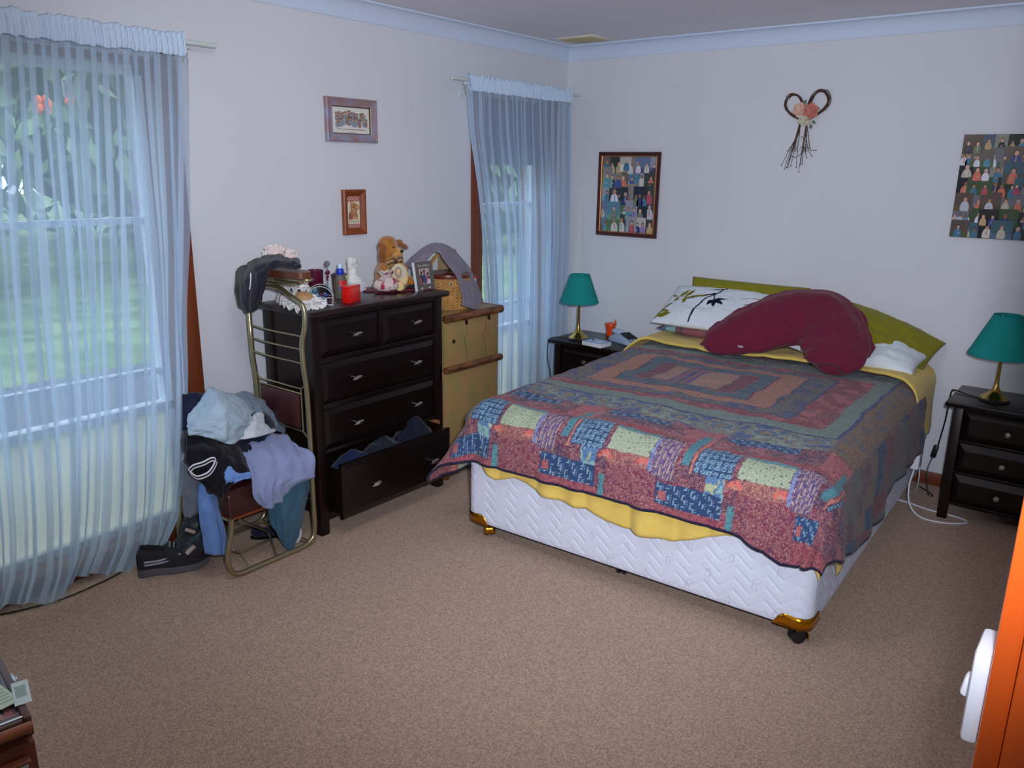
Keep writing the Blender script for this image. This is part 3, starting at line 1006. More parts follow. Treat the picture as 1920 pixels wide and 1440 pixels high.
def quilt_colors(S, T):
    sh = S.shape
    A = np.zeros(sh + (3,)); B = np.zeros(sh + (3,))

    def put(m, a, b):
        A[m] = C_(*a); B[m] = C_(*b)
    n1 = fbm(S * 22, T * 22, 3, 2)
    # ground: plum-red mottle
    put(np.ones(sh, bool), (112, 50, 76), (180, 144, 134))
    put(n1 > 0.35, (140, 56, 84), (200, 160, 140))
    put(n1 < -0.45, (94, 58, 88), (150, 130, 140))
    s0 = S - 0.03
    ap = s0 % 0.525
    wob = 0.006 * vn(S * 14, T * 14, 9)
    t = T + wob

    def blk(a0, a1, t0, t1):
        return (ap > a0) & (ap < a1) & (t > t0) & (t < t1) & (S < 1.62) & (t < 0.29)
    row = t < 0.29
    # magenta dotted square, hem row
    put(row & (t < -0.20), (142, 46, 70), (206, 120, 110))
    m = blk(0.175, 0.385, -0.30, -0.085); put(m, (134, 50, 80), (196, 144, 122))
    m = blk(0.0, 0.52, 0.09, 0.13); put(m, (150, 50, 62), (170, 90, 100))
    m = blk(0.40, 0.525, 0.12, 0.30); put(m, (160, 60, 84), (205, 140, 120))
    # cream print with a teal heading
    m = blk(0.165, 0.345, -0.035, 0.075); put(m, (172, 186, 152), (140, 150, 120))
    m = blk(0.165, 0.345, 0.065, 0.088); put(m, (92, 150, 158), (60, 104, 124))
    m = blk(0.17, 0.36, -0.085, -0.037); put(m, (150, 76, 80), (204, 156, 112))
    for cx in (0.165, 0.325):
        rr = np.hypot(ap - cx, (t + 0.072)); m = (rr < 0.028) & (t > -0.072) & row & (S < 1.62)
        put(m, (206, 62, 48), (230, 120, 70))
        put(m & (rr < 0.014), (200, 120, 100), (200, 120, 100))
    # ringed navy square
    m = blk(0.0, 0.145, -0.048, 0.095)
    gx = (ap / 0.0243) % 1 - 0.5; gy = (t / 0.0243) % 1 - 0.5
    ring = np.abs(np.hypot(gx, gy) - 0.27) < 0.1
    put(m, (30, 70, 112), (34, 78, 120)); put(m & ring, (128, 170, 192), (128, 170, 192))
    put(m & ((np.abs(gx) > 0.46) | (np.abs(gy) > 0.46)), (60, 110, 150), (60, 110, 150))
    # leaf patch
    m = blk(0.055, 0.125, -0.118, -0.048)
    n2 = fbm(S * 36, T * 36, 12, 2)
    put(m, (70, 116, 168), (86, 140, 180)); put(m & (n2 > 0.12), (130, 182, 180), (150, 190, 170)); put(m & (n2 < -0.5), (178, 190, 140), (178, 190, 140))
    # pin-striped panel
    m = blk(0.365, 0.45, -0.10, 0.07)
    q = (ap / 0.0165) % 1
    put(m, (104, 74, 128), (200, 170, 150)); put(m & (q < 0.2), (196, 160, 130), (196, 160, 130)); put(m & (q > 0.75), (60, 70, 130), (130, 110, 150))
    m = blk(0.347, 0.362, -0.09, 0.07); put(m, (96, 116, 176), (176, 180, 200))
    # teal strips and orange strips
    m = blk(0.472, 0.505, -0.03, 0.21); put(m, (72, 142, 152), (52, 96, 120))
    m = blk(0.145, 0.170, -0.30, -0.135) ; put(m, (80, 150, 158), (58, 104, 120))
    m = blk(0.512, 0.520, -0.06, 0.17); put(m, (198, 112, 80), (198, 112, 80))
    # railroad stripes, low row and upper row
    def rail(m):
        q = (S / 0.034) % 1; v2 = (T / 0.011) % 1
        put(m, (28, 66, 116), (34, 74, 122))
        put(m & (q < 0.05), (140, 180, 200), (140, 180, 200)); put(m & (q > 0.37) & (q < 0.42), (140, 180, 200), (140, 180, 200))
        put(m & (q < 0.42) & (v2 < 0.16), (130, 172, 196), (130, 172, 196))
        put(m & (q > 0.62) & (q < 0.70) & (v2 < 0.55), (96, 140, 180), (96, 140, 180))
    rail(blk(0.39, 0.525, -0.198, -0.112)); rail(blk(0.0, 0.125, -0.198, -0.112))
    m = blk(0.40, 0.435, -0.178, -0.142); put(m, (176, 70, 84), (200, 130, 110))
    rail(blk(0.03, 0.30, 0.205, 0.275))
    # paisley border at the foot and the head
    n3 = fbm(S * 26, T * 34, 31, 2)
    for lo, hi in ((0.285, 0.465), (1.535, 1.66)):
        m = (T > lo + 0.02 * vn(S * 6, S * 0, 4)) & (T <= hi)
        put(m, (112, 122, 124), (176, 148, 104)); put(m & (n3 > 0.35), (60, 86, 136), (96, 120, 150)); put(m & (n3 < -0.4), (128, 156, 148), (170, 150, 110))
        cx = (S / 0.185) % 1 - 0.5; cy = (T - (lo + hi) / 2 - 0.01)
        rr = np.hypot(cx * 0.185, cy * 1.25) + 0.008 * n3
        put(m & (np.abs(rr - 0.050) < 0.005), (132, 156, 154), (112, 122, 124)); put(m & (np.abs(rr - 0.036) < 0.006), (70, 92, 134), (112, 122, 124)); put(m & (rr < 0.022), (150, 128, 96), (110, 100, 90))
    # brown border along the right and left
    for m in ((S > 1.46) & (S < 1.58) & (T > 0.30), (S < -0.19) & (S > -0.30) & (T > 0.30)):
        put(m, (122, 98, 82), (152, 126, 96)); put(m & (n3 > 0.5), (96, 98, 116), (130, 120, 110))
    # right-hand patches
    m = (S > 1.575) & (T > 0.14)
    ci = np.floor((S - 1.575 + 0.02 * np.sin(T * 9)) / 0.085)
    cell = ci * 7 + np.floor((T + 0.07 * ci + 0.03 * np.sin(ci * 5.0 + T * 4)) / (0.13 + 0.05 * np.abs(np.sin(ci * 2.3))))
    pal = [((112, 54, 64), (140, 104, 104)), ((44, 66, 104), (86, 114, 140)), ((112, 92, 82), (136, 116, 96)), ((96, 70, 80), (140, 120, 116)), ((92, 98, 100), (124, 126, 116)), ((104, 84, 84), (150, 110, 100))]
    for k in range(6):
        mm = m & (cell.astype(int) * 5 % 6 == k)
        put(mm, *pal[k])
    # head row beyond the paisley
    m = T > 1.66
    put(m, (96, 60, 76), (140, 110, 110))
    cell = np.floor(S / 0.21).astype(int) % 3
    put(m & (cell == 0), (124, 50, 62), (180, 120, 120)); put(m & (cell == 1), (72, 76, 100), (120, 110, 110))
    q = (S / 0.03) % 1
    mm = m & (cell == 2); put(mm, (34, 66, 110), (80, 120, 150)); put(mm & (q < 0.2), (96, 140, 170), (96, 140, 170))
    # nested medallion
    da = np.abs(S - 0.635 + 0.008 * vn(T * 9, S * 0, 41)); db = np.abs(T - 1.0 + 0.012 * vn(S * 7, T * 0, 42))
    for ha, hb, a, b in ((0.825, 0.552, (50, 70, 120), (50, 70, 120)), (0.81, 0.54, (122, 142, 134), (104, 122, 120)), (0.735, 0.455, (134, 58, 72), (160, 98, 98)),
                         (0.585, 0.392, (66, 78, 124), (66, 78, 124)), (0.572, 0.382, (98, 98, 106), (160, 136, 100)), (0.465, 0.325, (70, 76, 116), (70, 76, 116)),
                         (0.455, 0.318, (176, 116, 92), (140, 98, 92)), (0.342, 0.25, (116, 50, 64), (116, 50, 64)), (0.335, 0.243, (84, 104, 122), (110, 124, 118)),
                         (0.262, 0.168, (176, 86, 84), (176, 86, 84)), (0.255, 0.16, (126, 60, 74), (130, 92, 98)), (0.175, 0.15, (130, 128, 110), (130, 128, 110)), (0.168, 0.14, (172, 128, 112), (150, 100, 98))):
        m = (da < ha) & (db < hb)
        put(m, a, b)
    m = (da < 0.572) & (db < 0.382) & ~((da < 0.455) & (db < 0.318)) & (n3 > 0.3); put(m, (62, 76, 124), (110, 120, 130))
    m = (da < 0.735) & (db < 0.455) & ~((da < 0.585) & (db < 0.392)) & (n1 > 0.3); put(m, (166, 74, 84), (190, 120, 110))
    m = (da < 0.335) & (db < 0.243) & ~((da < 0.255) & (db < 0.16)) & (n3 > 0.2); put(m, (66, 88, 118), (100, 120, 120))
    q = (S - 0.60)
    m = (db < 0.14) & (np.abs(q) < 0.05); put(m, (150, 90, 96), (110, 110, 140)); put(m & ((np.abs(q) < 0.008) | (np.abs(np.abs(q) - 0.042) < 0.006)), (60, 74, 132), (60, 74, 132))
    return A, B


def quilt_mat():
    m = bpy.data.materials.new('patchwork_print')
    m.use_nodes = True
    nt = m.node_tree
    b = nt.nodes['Principled BSDF']
    b.inputs['Roughness'].default_value = 0.9
    b.inputs['Specular IOR Level'].default_value = 0.1
    b.inputs['Sheen Weight'].default_value = 0.1
    uv = nt.nodes.new('ShaderNodeUVMap')
    ca = nt.nodes.new('ShaderNodeAttribute'); ca.attribute_name = 'Col'
    cb = nt.nodes.new('ShaderNodeAttribute'); cb.attribute_name = 'ColB'
    # warped rings and commas of the print
    nz = nt.nodes.new('ShaderNodeTexNoise'); nz.inputs['Scale'].default_value = 45
    nt.links.new(uv.outputs[0], nz.inputs['Vector'])
    mxv = nt.nodes.new('ShaderNodeVectorMath'); mxv.operation = 'MULTIPLY_ADD'
    mxv.inputs[1].default_value = (0.02, 0.02, 0.02)
    nt.links.new(nz.outputs['Color'], mxv.inputs[0]); nt.links.new(uv.outputs[0], mxv.inputs[2])
    vo = nt.nodes.new('ShaderNodeTexVoronoi'); vo.inputs['Scale'].default_value = 95
    nt.links.new(mxv.outputs[0], vo.inputs['Vector'])
    r1 = nt.nodes.new('ShaderNodeValToRGB')
    e = r1.color_ramp.elements
    e[0].position = 0.10; e[0].color = (0.7, 0.7, 0.7, 1); e[1].position = 0.2; e[1].color = (0, 0, 0, 1)
    e2 = r1.color_ramp.elements.new(0.36); e2.color = (0, 0, 0, 1)
    e3 = r1.color_ramp.elements.new(0.44); e3.color = (0.95, 0.95, 0.95, 1)
    e4 = r1.color_ramp.elements.new(0.56); e4.color = (0, 0, 0, 1)
    nt.links.new(vo.outputs['Distance'], r1.inputs[0])
    mx = nt.nodes.new('ShaderNodeMixRGB')
    nt.links.new(r1.outputs[0], mx.inputs[0]); nt.links.new(ca.outputs['Color'], mx.inputs[1]); nt.links.new(cb.outputs['Color'], mx.inputs[2])
    v2 = nt.nodes.new('ShaderNodeTexVoronoi'); v2.inputs['Scale'].default_value = 62
    nt.links.new(mxv.outputs[0], v2.inputs['Vector'])
    r3 = nt.nodes.new('ShaderNodeValToRGB')
    q = r3.color_ramp.elements
    q[0].position = 0.20; q[0].color = (0.6, 0.6, 0.6, 1); q[1].position = 0.30; q[1].color = (0, 0, 0, 1)
    nt.links.new(v2.outputs['Distance'], r3.inputs[0])
    mx2 = nt.nodes.new('ShaderNodeMixRGB'); mx2.inputs[2].default_value = lin(62, 52, 92)
    nt.links.new(r3.outputs[0], mx2.inputs[0]); nt.links.new(mx.outputs[0], mx2.inputs[1])
    mx = mx2
    n2 = nt.nodes.new('ShaderNodeTexNoise'); n2.inputs['Scale'].default_value = 230
    nt.links.new(uv.outputs[0], n2.inputs['Vector'])
    hs = nt.nodes.new('ShaderNodeHueSaturation')
    mr = nt.nodes.new('ShaderNodeMapRange')
    mr.inputs['From Min'].default_value = 0.3; mr.inputs['From Max'].default_value = 0.7; mr.inputs['To Min'].default_value = 0.66; mr.inputs['To Max'].default_value = 1.34; hs.inputs['Saturation'].default_value = 0.84
    nt.links.new(n2.outputs['Fac'], mr.inputs['Value']); nt.links.new(mr.outputs[0], hs.inputs['Value']); nt.links.new(mx.outputs[0], hs.inputs['Color'])
    nt.links.new(hs.outputs[0], b.inputs['Base Color'])
    bp = nt.nodes.new('ShaderNodeBump'); bp.inputs['Strength'].default_value = 0.25; bp.inputs['Distance'].default_value = 0.002
    nt.links.new(n2.outputs['Fac'], bp.inputs['Height']); nt.links.new(bp.outputs[0], b.inputs['Normal'])
    return m


def set_colB(o, B):
    a = o.data.color_attributes.new('ColB', 'FLOAT_COLOR', 'POINT')
    arr = np.ones((len(o.data.vertices), 4), np.float32)
    arr[:, :3] = B.reshape(-1, 3)
    a.data.foreach_set('color', arr.ravel())


M_QUILT = quilt_mat()


def make_quilt():
    nu, nv = 470, 470
    u = np.linspace(0, 1, nu); v = np.linspace(0, 1, nv)
    smin = -0.33
    U, V_ = np.meshgrid(u, v, indexing='ij')
    Sx = smin + U * (1.93 - smin)
    tmin = np.interp(Sx, [-0.4, -0.1, 0.04, 0.3, 0.7, 1.3, 1.40, 1.47, 1.56, 1.93], [-0.22, -0.23, -0.238, -0.242, -0.238, -0.238, -0.242, -0.27, -0.30, -0.27])
    tmax = np.interp(Sx, [-0.4, 0.0, 0.45, 0.95, 1.3, 1.5, 1.93], [1.72, 1.72, 1.69, 1.73, 1.86, 1.70, 1.56])
    T = tmin + V_ * (tmax - tmin)
    smax = np.interp(T, [-0.3, 0.0, 0.4, 0.7, 0.95, 1.5, 1.7], [1.78, 1.82, 1.89, 1.88, 1.82, 1.84, 1.84])
    S = smin + U * (smax - smin)
    zw = 0.010 * fbm(S * 3.0, T * 3.0, 61, 2) + 0.006 * (1 - np.abs(fbm(S * 7 + T * 3, T * 5, 62, 2))) + 0.012 * np.exp(-((T - 1.25) / 0.25) ** 2)
    # seams of the patchwork dip a little
    a, b, z = drape(S, T, 0.112, 0.632, zw)
    A, B = quilt_colors(S, T)
    edge = (U < 0.005) | (U > 0.995) | (V_ < 0.006) | (V_ > 0.996)
    A[edge] = C_(34, 34, 64); B[edge] = C_(34, 34, 64)
    P = to_world(a, b, z)
    P = P + normals(P) * (0.0035 * fbm(S * 16, T * 16, 77, 2))[..., None]
    o = obj('patchwork_quilt', MB().grid(P, col=A, uv=np.stack([S, T], -1)), M_QUILT, sharp=180,
            label='red and blue patchwork quilt spread over the bed', cat='quilt')
    set_colB(o, B)
    thick(o, 0.010, 0.0)
    return o


make_quilt()

M_YEL = fabric('yellow_cotton', (232, 200, 102), var=0.05, bump=0.15)


def make_sheet():
    nu, nv = 200, 190
    u = np.linspace(0, 1, nu); v = np.linspace(0, 1, nv)
    U, V_ = np.meshgrid(u, v, indexing='ij')
    S = 0.06 + U * (1.80 + 0.10 * (np.exp(-((V_ - 0.20) / 0.03) ** 2) + np.exp(-((V_ - 0.37) / 0.03) ** 2)) - 0.06)
    zlow = np.interp(S, [-0.3, 0.05, 0.10, 0.188, 0.274, 0.344, 0.40, 0.66, 0.737, 0.948, 1.036, 1.22, 1.40, 1.53, 1.86],
                     [0.38, 0.38, 0.365, 0.318, 0.352, 0.342, 0.320, 0.305, 0.281, 0.272, 0.283, 0.362, 0.382, 0.36, 0.33])
    tmin = T0 - 0.141 - (0.612 - 0.09 - zlow)
    T = tmin + V_ * (1.97 - tmin)
    zw = 0.006 * fbm(S * 4, T * 4, 81, 2)
    a, b, z = drape(S, T, 0.090, 0.612, zw, 0.25, 0.1)
    P = to_world(a, b, z)
    sh = obj('yellow_sheet', MB().grid(P), M_YEL, sharp=180, label='plain yellow sheet hanging below the quilt and turned down at the bed head', cat='sheet')
    thick(sh, 0.003, 0)
    # the turned-down part lies over the head edge of the quilt
    nu, nv = 170, 60
    u = np.linspace(0, 1, nu); v = np.linspace(0, 1, nv)
    U, V_ = np.meshgrid(u, v, indexing='ij')
    S = -0.20 + U * (1.83 + 0.20)
    t0 = np.interp(S, [-0.2, -0.05, 0.1, 0.45, 0.9, 1.25, 1.5, 1.65, 1.83], [1.28, 1.46, 1.59, 1.53, 1.60, 1.62, 1.50, 1.44, 1.60])
    t1 = np.interp(S, [-0.2, 0.0, 0.3, 1.2, 1.55, 1.83], [1.62, 1.86, 1.95, 1.97, 1.97, 1.82])
    T = t0 + V_ * (t1 - t0)
    zw = 0.010 * (1 - np.abs(fbm(S * 4 + T * 2, T * 7, 91, 2))) + 0.008 * fbm(S * 5, T * 5, 92, 2)
    a, b, z = drape(S, T, 0.10, 0.676, zw, 0.3, 0.1)
    z = z - 0.022 * np.clip((T - 1.8) / 0.1, 0, 1) * (S > 0) * (S < 1.5)
    # rolled fold along the front edge
    P = to_world(a, b, z)
    fold = []
    for k in range(7):
        q = PI * k / 6
        dz = -0.008 + 0.008 * math.cos(q); dy = -0.012 * math.sin(q)
        R = P[:, 0].copy(); R[:, 2] += dz; R[:, 1] += dy
        fold.append(R)
    fold = np.transpose(np.array(fold), (1, 0, 2))[:, ::-1]
    P = np.concatenate([fold[:, :-1], P], axis=1)
    o = obj('turned_down_edge', MB().grid(P), M_YEL, sh, sharp=180)
    thick(o, 0.003, 0)


make_sheet()

# ------------------------------------------------------------------ pillows


def pillow_grid(w, h, t, n=70, pinch=0.05, seed=0, wr=0.006):
    u = np.linspace(-1, 1, n); v = np.linspace(-1, 1, max(30, int(n * h / w)))
    U, V_ = np.meshgrid(u, v, indexing='ij')
    X = w / 2 * U * (1 - pinch * (1 - V_ ** 2)) ; Y = h / 2 * V_ * (1 - pinch * (1 - U ** 2))
    prof = (np.clip(1 - np.abs(U) ** 3, 0, 1) ** 0.6) * (np.clip(1 - np.abs(V_) ** 3, 0, 1) ** 0.6)
    wz = wr * (fbm(U * 3.5, V_ * 3.0, seed, 3) + 0.7 * (1 - np.abs(fbm(U * 4 + V_, V_ * 3, seed + 3, 2)))) * prof
    top = np.stack([X, Y, t / 2 * prof + wz], -1)
    bot = np.stack([X, Y, -t / 2 * prof], -1)
    return U, V_, top, bot


def pillow(name, w, h, t, xf, m, label, seed=0, colf=None, pinch=0.05, n=70, bend=0.0, wr=0.006, cat_='pillow', flange=0):
    U, V_, top, bot = pillow_grid(w, h, t, n, pinch, seed, wr)
    if bend:
        for g in (top, bot):
            g[..., 2] -= bend * (U ** 2)
    mb = MB()
    col = colf(U, V_) if colf else None
    for g, rev in ((top, False), (bot, True)):
        P = g[:, ::-1] if rev else g
        Q = P.reshape(-1, 3)
        Q = np.array([list(xf @ Vector(p)) for p in Q]).reshape(P.shape)
        c = None if col is None else (col[:, ::-1] if rev else col)
        mb.grid(Q, col=c, uv=np.stack([U, V_], -1))
    o = obj(name, mb, m, label=label, cat=cat_, sharp=180)
    mod(o, 'WELD', merge_threshold=0.0006)
    return o


def XF(loc, rx=0, ry=0, rz=0):
    return Matrix.Translation(loc) @ Euler((rx, ry, rz), 'XYZ').to_matrix().to_4x4()


M_OLIVE = fabric('olive_cotton', (134, 130, 34), var=0.06, bump=0.15)
M_WHITEC = fabric('white_cotton', (228, 236, 242), var=0.03, bump=0.15)


def seg_d(U, V_, p, q):
    px, py = q[0] - p[0], q[1] - p[1]
    L = px * px + py * py + 1e-9
    t = np.clip(((U - p[0]) * px + (V_ - p[1]) * py) / L, 0, 1)
    return np.hypot(U - p[0] - t * px, V_ - p[1] - t * py), t


def leaf_print(U, V_):
    X = U * 0.36; Y = V_ * 0.24
    col = np.zeros(U.shape + (3,)); col[:] = C_(228, 236, 242)
    navy, oliv = C_(22, 24, 52), C_(128, 126, 34)

    def stroke(pts, w0, w1, c):
        for k in range(len(pts) - 1):
            d, t = seg_d(X, Y, pts[k], pts[k + 1])
            f = (k + t) / (len(pts) - 1)
            col[d < w0 + (w1 - w0) * f] = c

    def leaf(p, ang, ln, wd, c):
        x = (X - p[0]) * math.cos(ang) + (Y - p[1]) * math.sin(ang)
        y = -(X - p[0]) * math.sin(ang) + (Y - p[1]) * math.cos(ang)
        t = np.clip(x / ln, 0, 1)
        col[(np.abs(y) < wd * np.sin(PI * t ** 0.8)) & (x > 0) & (x < ln)] = c
    for ox in (0.0, 0.36):
        stroke([(-0.13 + ox, -0.22), (-0.128 + ox, -0.08), (-0.095 + ox, 0.03), (-0.055 + ox, 0.10), (-0.02 + ox, 0.22)], 0.005, 0.006, navy)
        stroke([(-0.03 + ox, 0.17), (-0.12 + ox, 0.13)], 0.011, 0.003, navy)
        stroke([(-0.07 + ox, 0.09), (-0.22 + ox, -0.01)], 0.011, 0.004, navy)
        for a, l, w in ((-0.6, 0.09, 0.016), (-1.3, 0.085, 0.015), (0.35, 0.08, 0.014), (-2.0, 0.07, 0.014), (-0.1, 0.05, 0.01)):
            leaf((-0.05 + ox, 0.01), a, l, w, navy)
        stroke([(-0.07 + ox, 0.09), (-0.05 + ox, 0.01)], 0.004, 0.004, navy)
    stroke([(-0.32, 0.05), (-0.26, 0.04), (-0.20, 0.005)], 0.003, 0.005, oliv)
    for p, a, l, w in (((-0.28, 0.045), 1.1, 0.09, 0.015), ((-0.24, 0.03), 1.2, 0.10, 0.018), ((-0.22, 0.02), 0.25, 0.13, 0.016), ((-0.29, 0.04), -1.6, 0.07, 0.013), ((-0.23, 0.02), -1.5, 0.08, 0.014), ((-0.31, 0.05), 2.4, 0.04, 0.01)):
        leaf(p, a, l, w, oliv)
    stroke([(-0.36, -0.20), (-0.33, -0.10), (-0.31, -0.04)], 0.012, 0.006, oliv)
    for p, a, l, w in (((-0.345, -0.18), 0.2, 0.09, 0.025), ((-0.34, -0.12), -0.4, 0.07, 0.012), ((-0.33, -0.1), 1.0, 0.07, 0.012)):
        leaf(p, a, l, w, oliv)
    stroke([(0.10, 0.06), (0.17, 0.09), (0.26, 0.10)], 0.003, 0.004, oliv)
    stroke([(0.20, 0.0), (0.24, 0.08), (0.26, 0.2)], 0.004, 0.004, oliv)
    return col


# standing against the wall, then layered forward
pillow('olive_pillow', 0.72, 0.44, 0.10, XF((1.375, -0.075, 0.785), rx=math.radians(84)), M_OLIVE, 'olive green pillow standing against the wall behind the leaf-print pillow', 3, pinch=0.01)
pillow('patchwork_pillow', 0.68, 0.34, 0.11, XF((1.29, -0.205, 0.738), rx=math.radians(6)), M_QUILT, 'flat patchwork pillow lying under the white leaf-print pillow', 5)
po = bpy.data.objects['patchwork_pillow']
Pv = np.array([v.co for v in po.data.vertices])
qa, qb = quilt_colors(0.9 + Pv[:, 0:1] * 1.0, 0.0 + Pv[:, 1:2] + 0.05)
ca = po.data.color_attributes.new('Col', 'FLOAT_COLOR', 'POINT')
arr = np.ones((len(Pv), 4), np.float32); arr[:, :3] = qa.reshape(-1, 3); ca.data.foreach_set('color', arr.ravel())
set_colB(po, qb)
pillow('leaf_print_pillow', 0.74, 0.40, 0.12, XF((1.30, -0.230, 0.850), rx=math.radians(27), rz=0.02), M_VFAB, 'white pillow printed with navy and olive leafy sprigs', 7, colf=leaf_print, n=230, pinch=0.03)
pillow('white_pillow', 0.66, 0.36, 0.13, XF((2.07, -0.225, 0.732), rx=math.radians(8), ry=math.radians(4), rz=-0.05), M_WHITEC, 'plain white pillow squashed under the olive pillow on the right', 9, wr=0.012)
oliv_r = pillow('olive_pillow', 0.72, 0.35, 0.12, XF((2.075, -0.175, 0.812), rx=math.radians(36), ry=math.radians(14), rz=-0.06), M_OLIVE, 'olive green pillow slumped at the right, beside the maroon cushion', 13, bend=0.05, wr=0.010)

# V-shaped maroon support pillow


def v_pillow():
    path = np.array([(1.350, -0.575, 0.715), (1.385, -0.56, 0.725), (1.47, -0.50, 0.755), (1.60, -0.42, 0.815), (1.74, -0.34, 0.875), (1.86, -0.31, 0.885), (1.96, -0.37, 0.835), (2.02, -0.46, 0.765), (2.045, -0.55, 0.715), (2.05, -0.61, 0.69)])
    rad = np.array([0.012, 0.060, 0.105, 0.135, 0.150, 0.158, 0.154, 0.142, 0.115, 0.05])
    P = resample(path, 8); R = resample(rad[:, None], 8)[:, 0]
    face = Vector((0.18, -0.70, 0.66)).normalized()     # the pillow's thin axis
    rows = []
    n = 44
    for i in range(len(P)):
        a = P[max(i - 1, 0)]; b = P[min(i + 1, len(P) - 1)]
        t = Vector(b - a).normalized()
        N = (face - t * face.dot(t)).normalized()
        B = t.cross(N)
        rw = []
        for k in range(n):
            q = 2 * PI * k / n
            c, s = math.cos(q), math.sin(q)
            ww = 1.0 + 0.05 * float(vn(i * 0.22, k * 0.25, 3)) + 0.04 * float(vn(i * 0.5, k * 0.45, 8))
            # lens-shaped section with seams at the two sides
            e = (abs(s) ** 0.9) * (1 if s > 0 else -1)
            d = B * (R[i] * e * (1.12 if abs(s) > 0.94 else 1.0)) * ww + N * (R[i] * 0.62 * c * ww)
            rw.append(Vector(P[i]) + d)
        rows.append([list(p) for p in rw])
    G = np.array(rows)
    mb = MB().grid(G, cv=True)
    mb.add(G[0].tolist() + [list(G[0].mean(0) - 0.02 * np.array([1, 0.4, 0.3]))], [(k, n, (k + 1) % n) for k in range(n)])
    mb.add(G[-1].tolist() + [list(G[-1].mean(0) + 0.01 * np.array([0.3, -1, -0.6]))], [((k + 1) % n, n, k) for k in range(n)])
    o = obj('v_shaped_pillow', mb, fabric('maroon_brushed_cotton', (112, 34, 58), var=0.10, vscale=12, bump=0.3, bscale=220), label='big maroon V-shaped support pillow slumped at the bed head', cat='pillow', sharp=180)
    mod(o, 'WELD', merge_threshold=0.001)
    mod(o, 'SUBSURF', levels=1, render_levels=1)
    # ruffled seam tabs along the outer edge
    for idx, sgn in ((range(9, 36), 1), (range(42, 68), 1)):
        ru = []
        for i in idx:
            base = G[i][11] if sgn > 0 else G[i][33]
            base2 = G[i][33]
            ctr = P[i]
            outer = base if base[2] > base2[2] else base2
            dirv = (outer - ctr) / (np.linalg.norm(outer - ctr) + 1e-9)
            w = (0.011 + 0.005 * math.sin(i * 0.7) + 0.003 * math.sin(i * 1.6)) * math.sin(PI * (i - idx[0] + 0.5) / len(idx)) ** 0.5
            ru.append([outer - dirv * 0.01, outer + dirv * w * 0.5, outer + dirv * w])
        f = obj('seam_flange', MB().grid(np.array(ru)), fabric('maroon_brushed_cotton', (112, 34, 58)), o, sharp=180)
        thick(f, 0.006, 0)
    lb = MB().box((1.565, -0.575, 0.728), (0.028, 0.006, 0.012), 0.002, rot=Euler((0.6, 0.1, 0.4)))
    obj('care_label', lb, mat('satin_label', (190, 185, 195), 0.4), o)


v_pillow()

# ------------------------------------------------------------------ dark wooden furniture


def raised_front(mb, x, y0, y1, z0, z1, d=0.012, b=0.026):
    """drawer front facing +x with a bevelled raised field"""
    V = [(x, y0, z0), (x, y1, z0), (x, y1, z1), (x, y0, z1),
         (x + d, y0 + b, z0 + b), (x + d, y1 - b, z0 + b), (x + d, y1 - b, z1 - b), (x + d, y0 + b, z1 - b),
         (x - 0.016, y0, z0), (x - 0.016, y1, z0), (x - 0.016, y1, z1), (x - 0.016, y0, z1)]
    F = [(4, 5, 6, 7), (0, 1, 5, 4), (1, 2, 6, 5), (2, 3, 7, 6), (3, 0, 4, 7), (1, 0, 8, 9), (2, 1, 9, 10), (3, 2, 10, 11), (0, 3, 11, 8), (8, 11, 10, 9)]
    return mb.add(V, F)


def drop_handle(parent, x, y, z):
    mb = MB()
    mb.tube([(x, y, z), (x + 0.022, y, z)], 0.005, 8)
    # flattened teardrop lying along the drawer
    pts, rr = [], []
    for k in range(11):
        f = k / 10
        pts.append((x + 0.026, y - 0.032 + 0.058 * f, z - 0.004 + 0.010 * f))
        rr.append(0.0015 + 0.011 * math.sin(PI * min(1, 0.05 + 0.95 * f) ** 1.5) ** 0.9)
    mb.ell((x + 0.020, y + 0.004, z + 0.001), (0.012, 0.020, 0.0095), Euler((0.12, 0, 0)), n=16, m=10)
    mb.tube(pts, rr, 10, flat=(0.8, 0.6))
    return obj('handle', mb, M_PEWTER, parent)


DT = 1.04
dr = thing('chest_of_drawers', 'tall espresso chest of drawers with its lowest drawer pulled open', 'chest of drawers', (0.29, -2.12, 0))
Y0, Y1, X0, X1 = -2.525, -1.715, 0.12, 0.457
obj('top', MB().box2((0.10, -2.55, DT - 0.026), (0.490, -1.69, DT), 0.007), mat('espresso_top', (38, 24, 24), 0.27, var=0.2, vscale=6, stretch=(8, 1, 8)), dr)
for y in (Y0, Y1 - 0.047):
    for x in (X0, X1 - 0.05):
        obj('leg', MB().box2((x, y, 0.0), (x + 0.05, y + 0.047, DT - 0.026), 0.003), M_ESPV, dr)
for y in (Y0 + 0.012, Y1 - 0.030):
    obj('side_panel', MB().box2((X0 + 0.05, y, 0.10), (X1 - 0.05, y + 0.018, DT - 0.026)), M_ESPV, dr)
obj('back_panel', MB().box2((X0 + 0.004, Y0 + 0.04, 0.10), (X0 + 0.014, Y1 - 0.04, DT - 0.026)), M_ESPV, dr)
obj('bottom_rail', MB().box2((X1 - 0.035, Y0 + 0.047, 0.065), (X1 - 0.008, Y1 - 0.047, 0.100), 0.003), M_ESP, dr)
RT = [(1.014, 0.992), (0.826, 0.802), (0.616, 0.592), (0.403, 0.380)]
for a, b in RT:
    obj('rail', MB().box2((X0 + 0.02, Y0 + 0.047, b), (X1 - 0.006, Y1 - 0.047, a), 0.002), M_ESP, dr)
obj('divider', MB().box2((X0 + 0.02, -2.132, 0.826), (X1 - 0.006, -2.108, 0.992), 0.002), M_ESPV, dr)
FX = X1 - 0.014
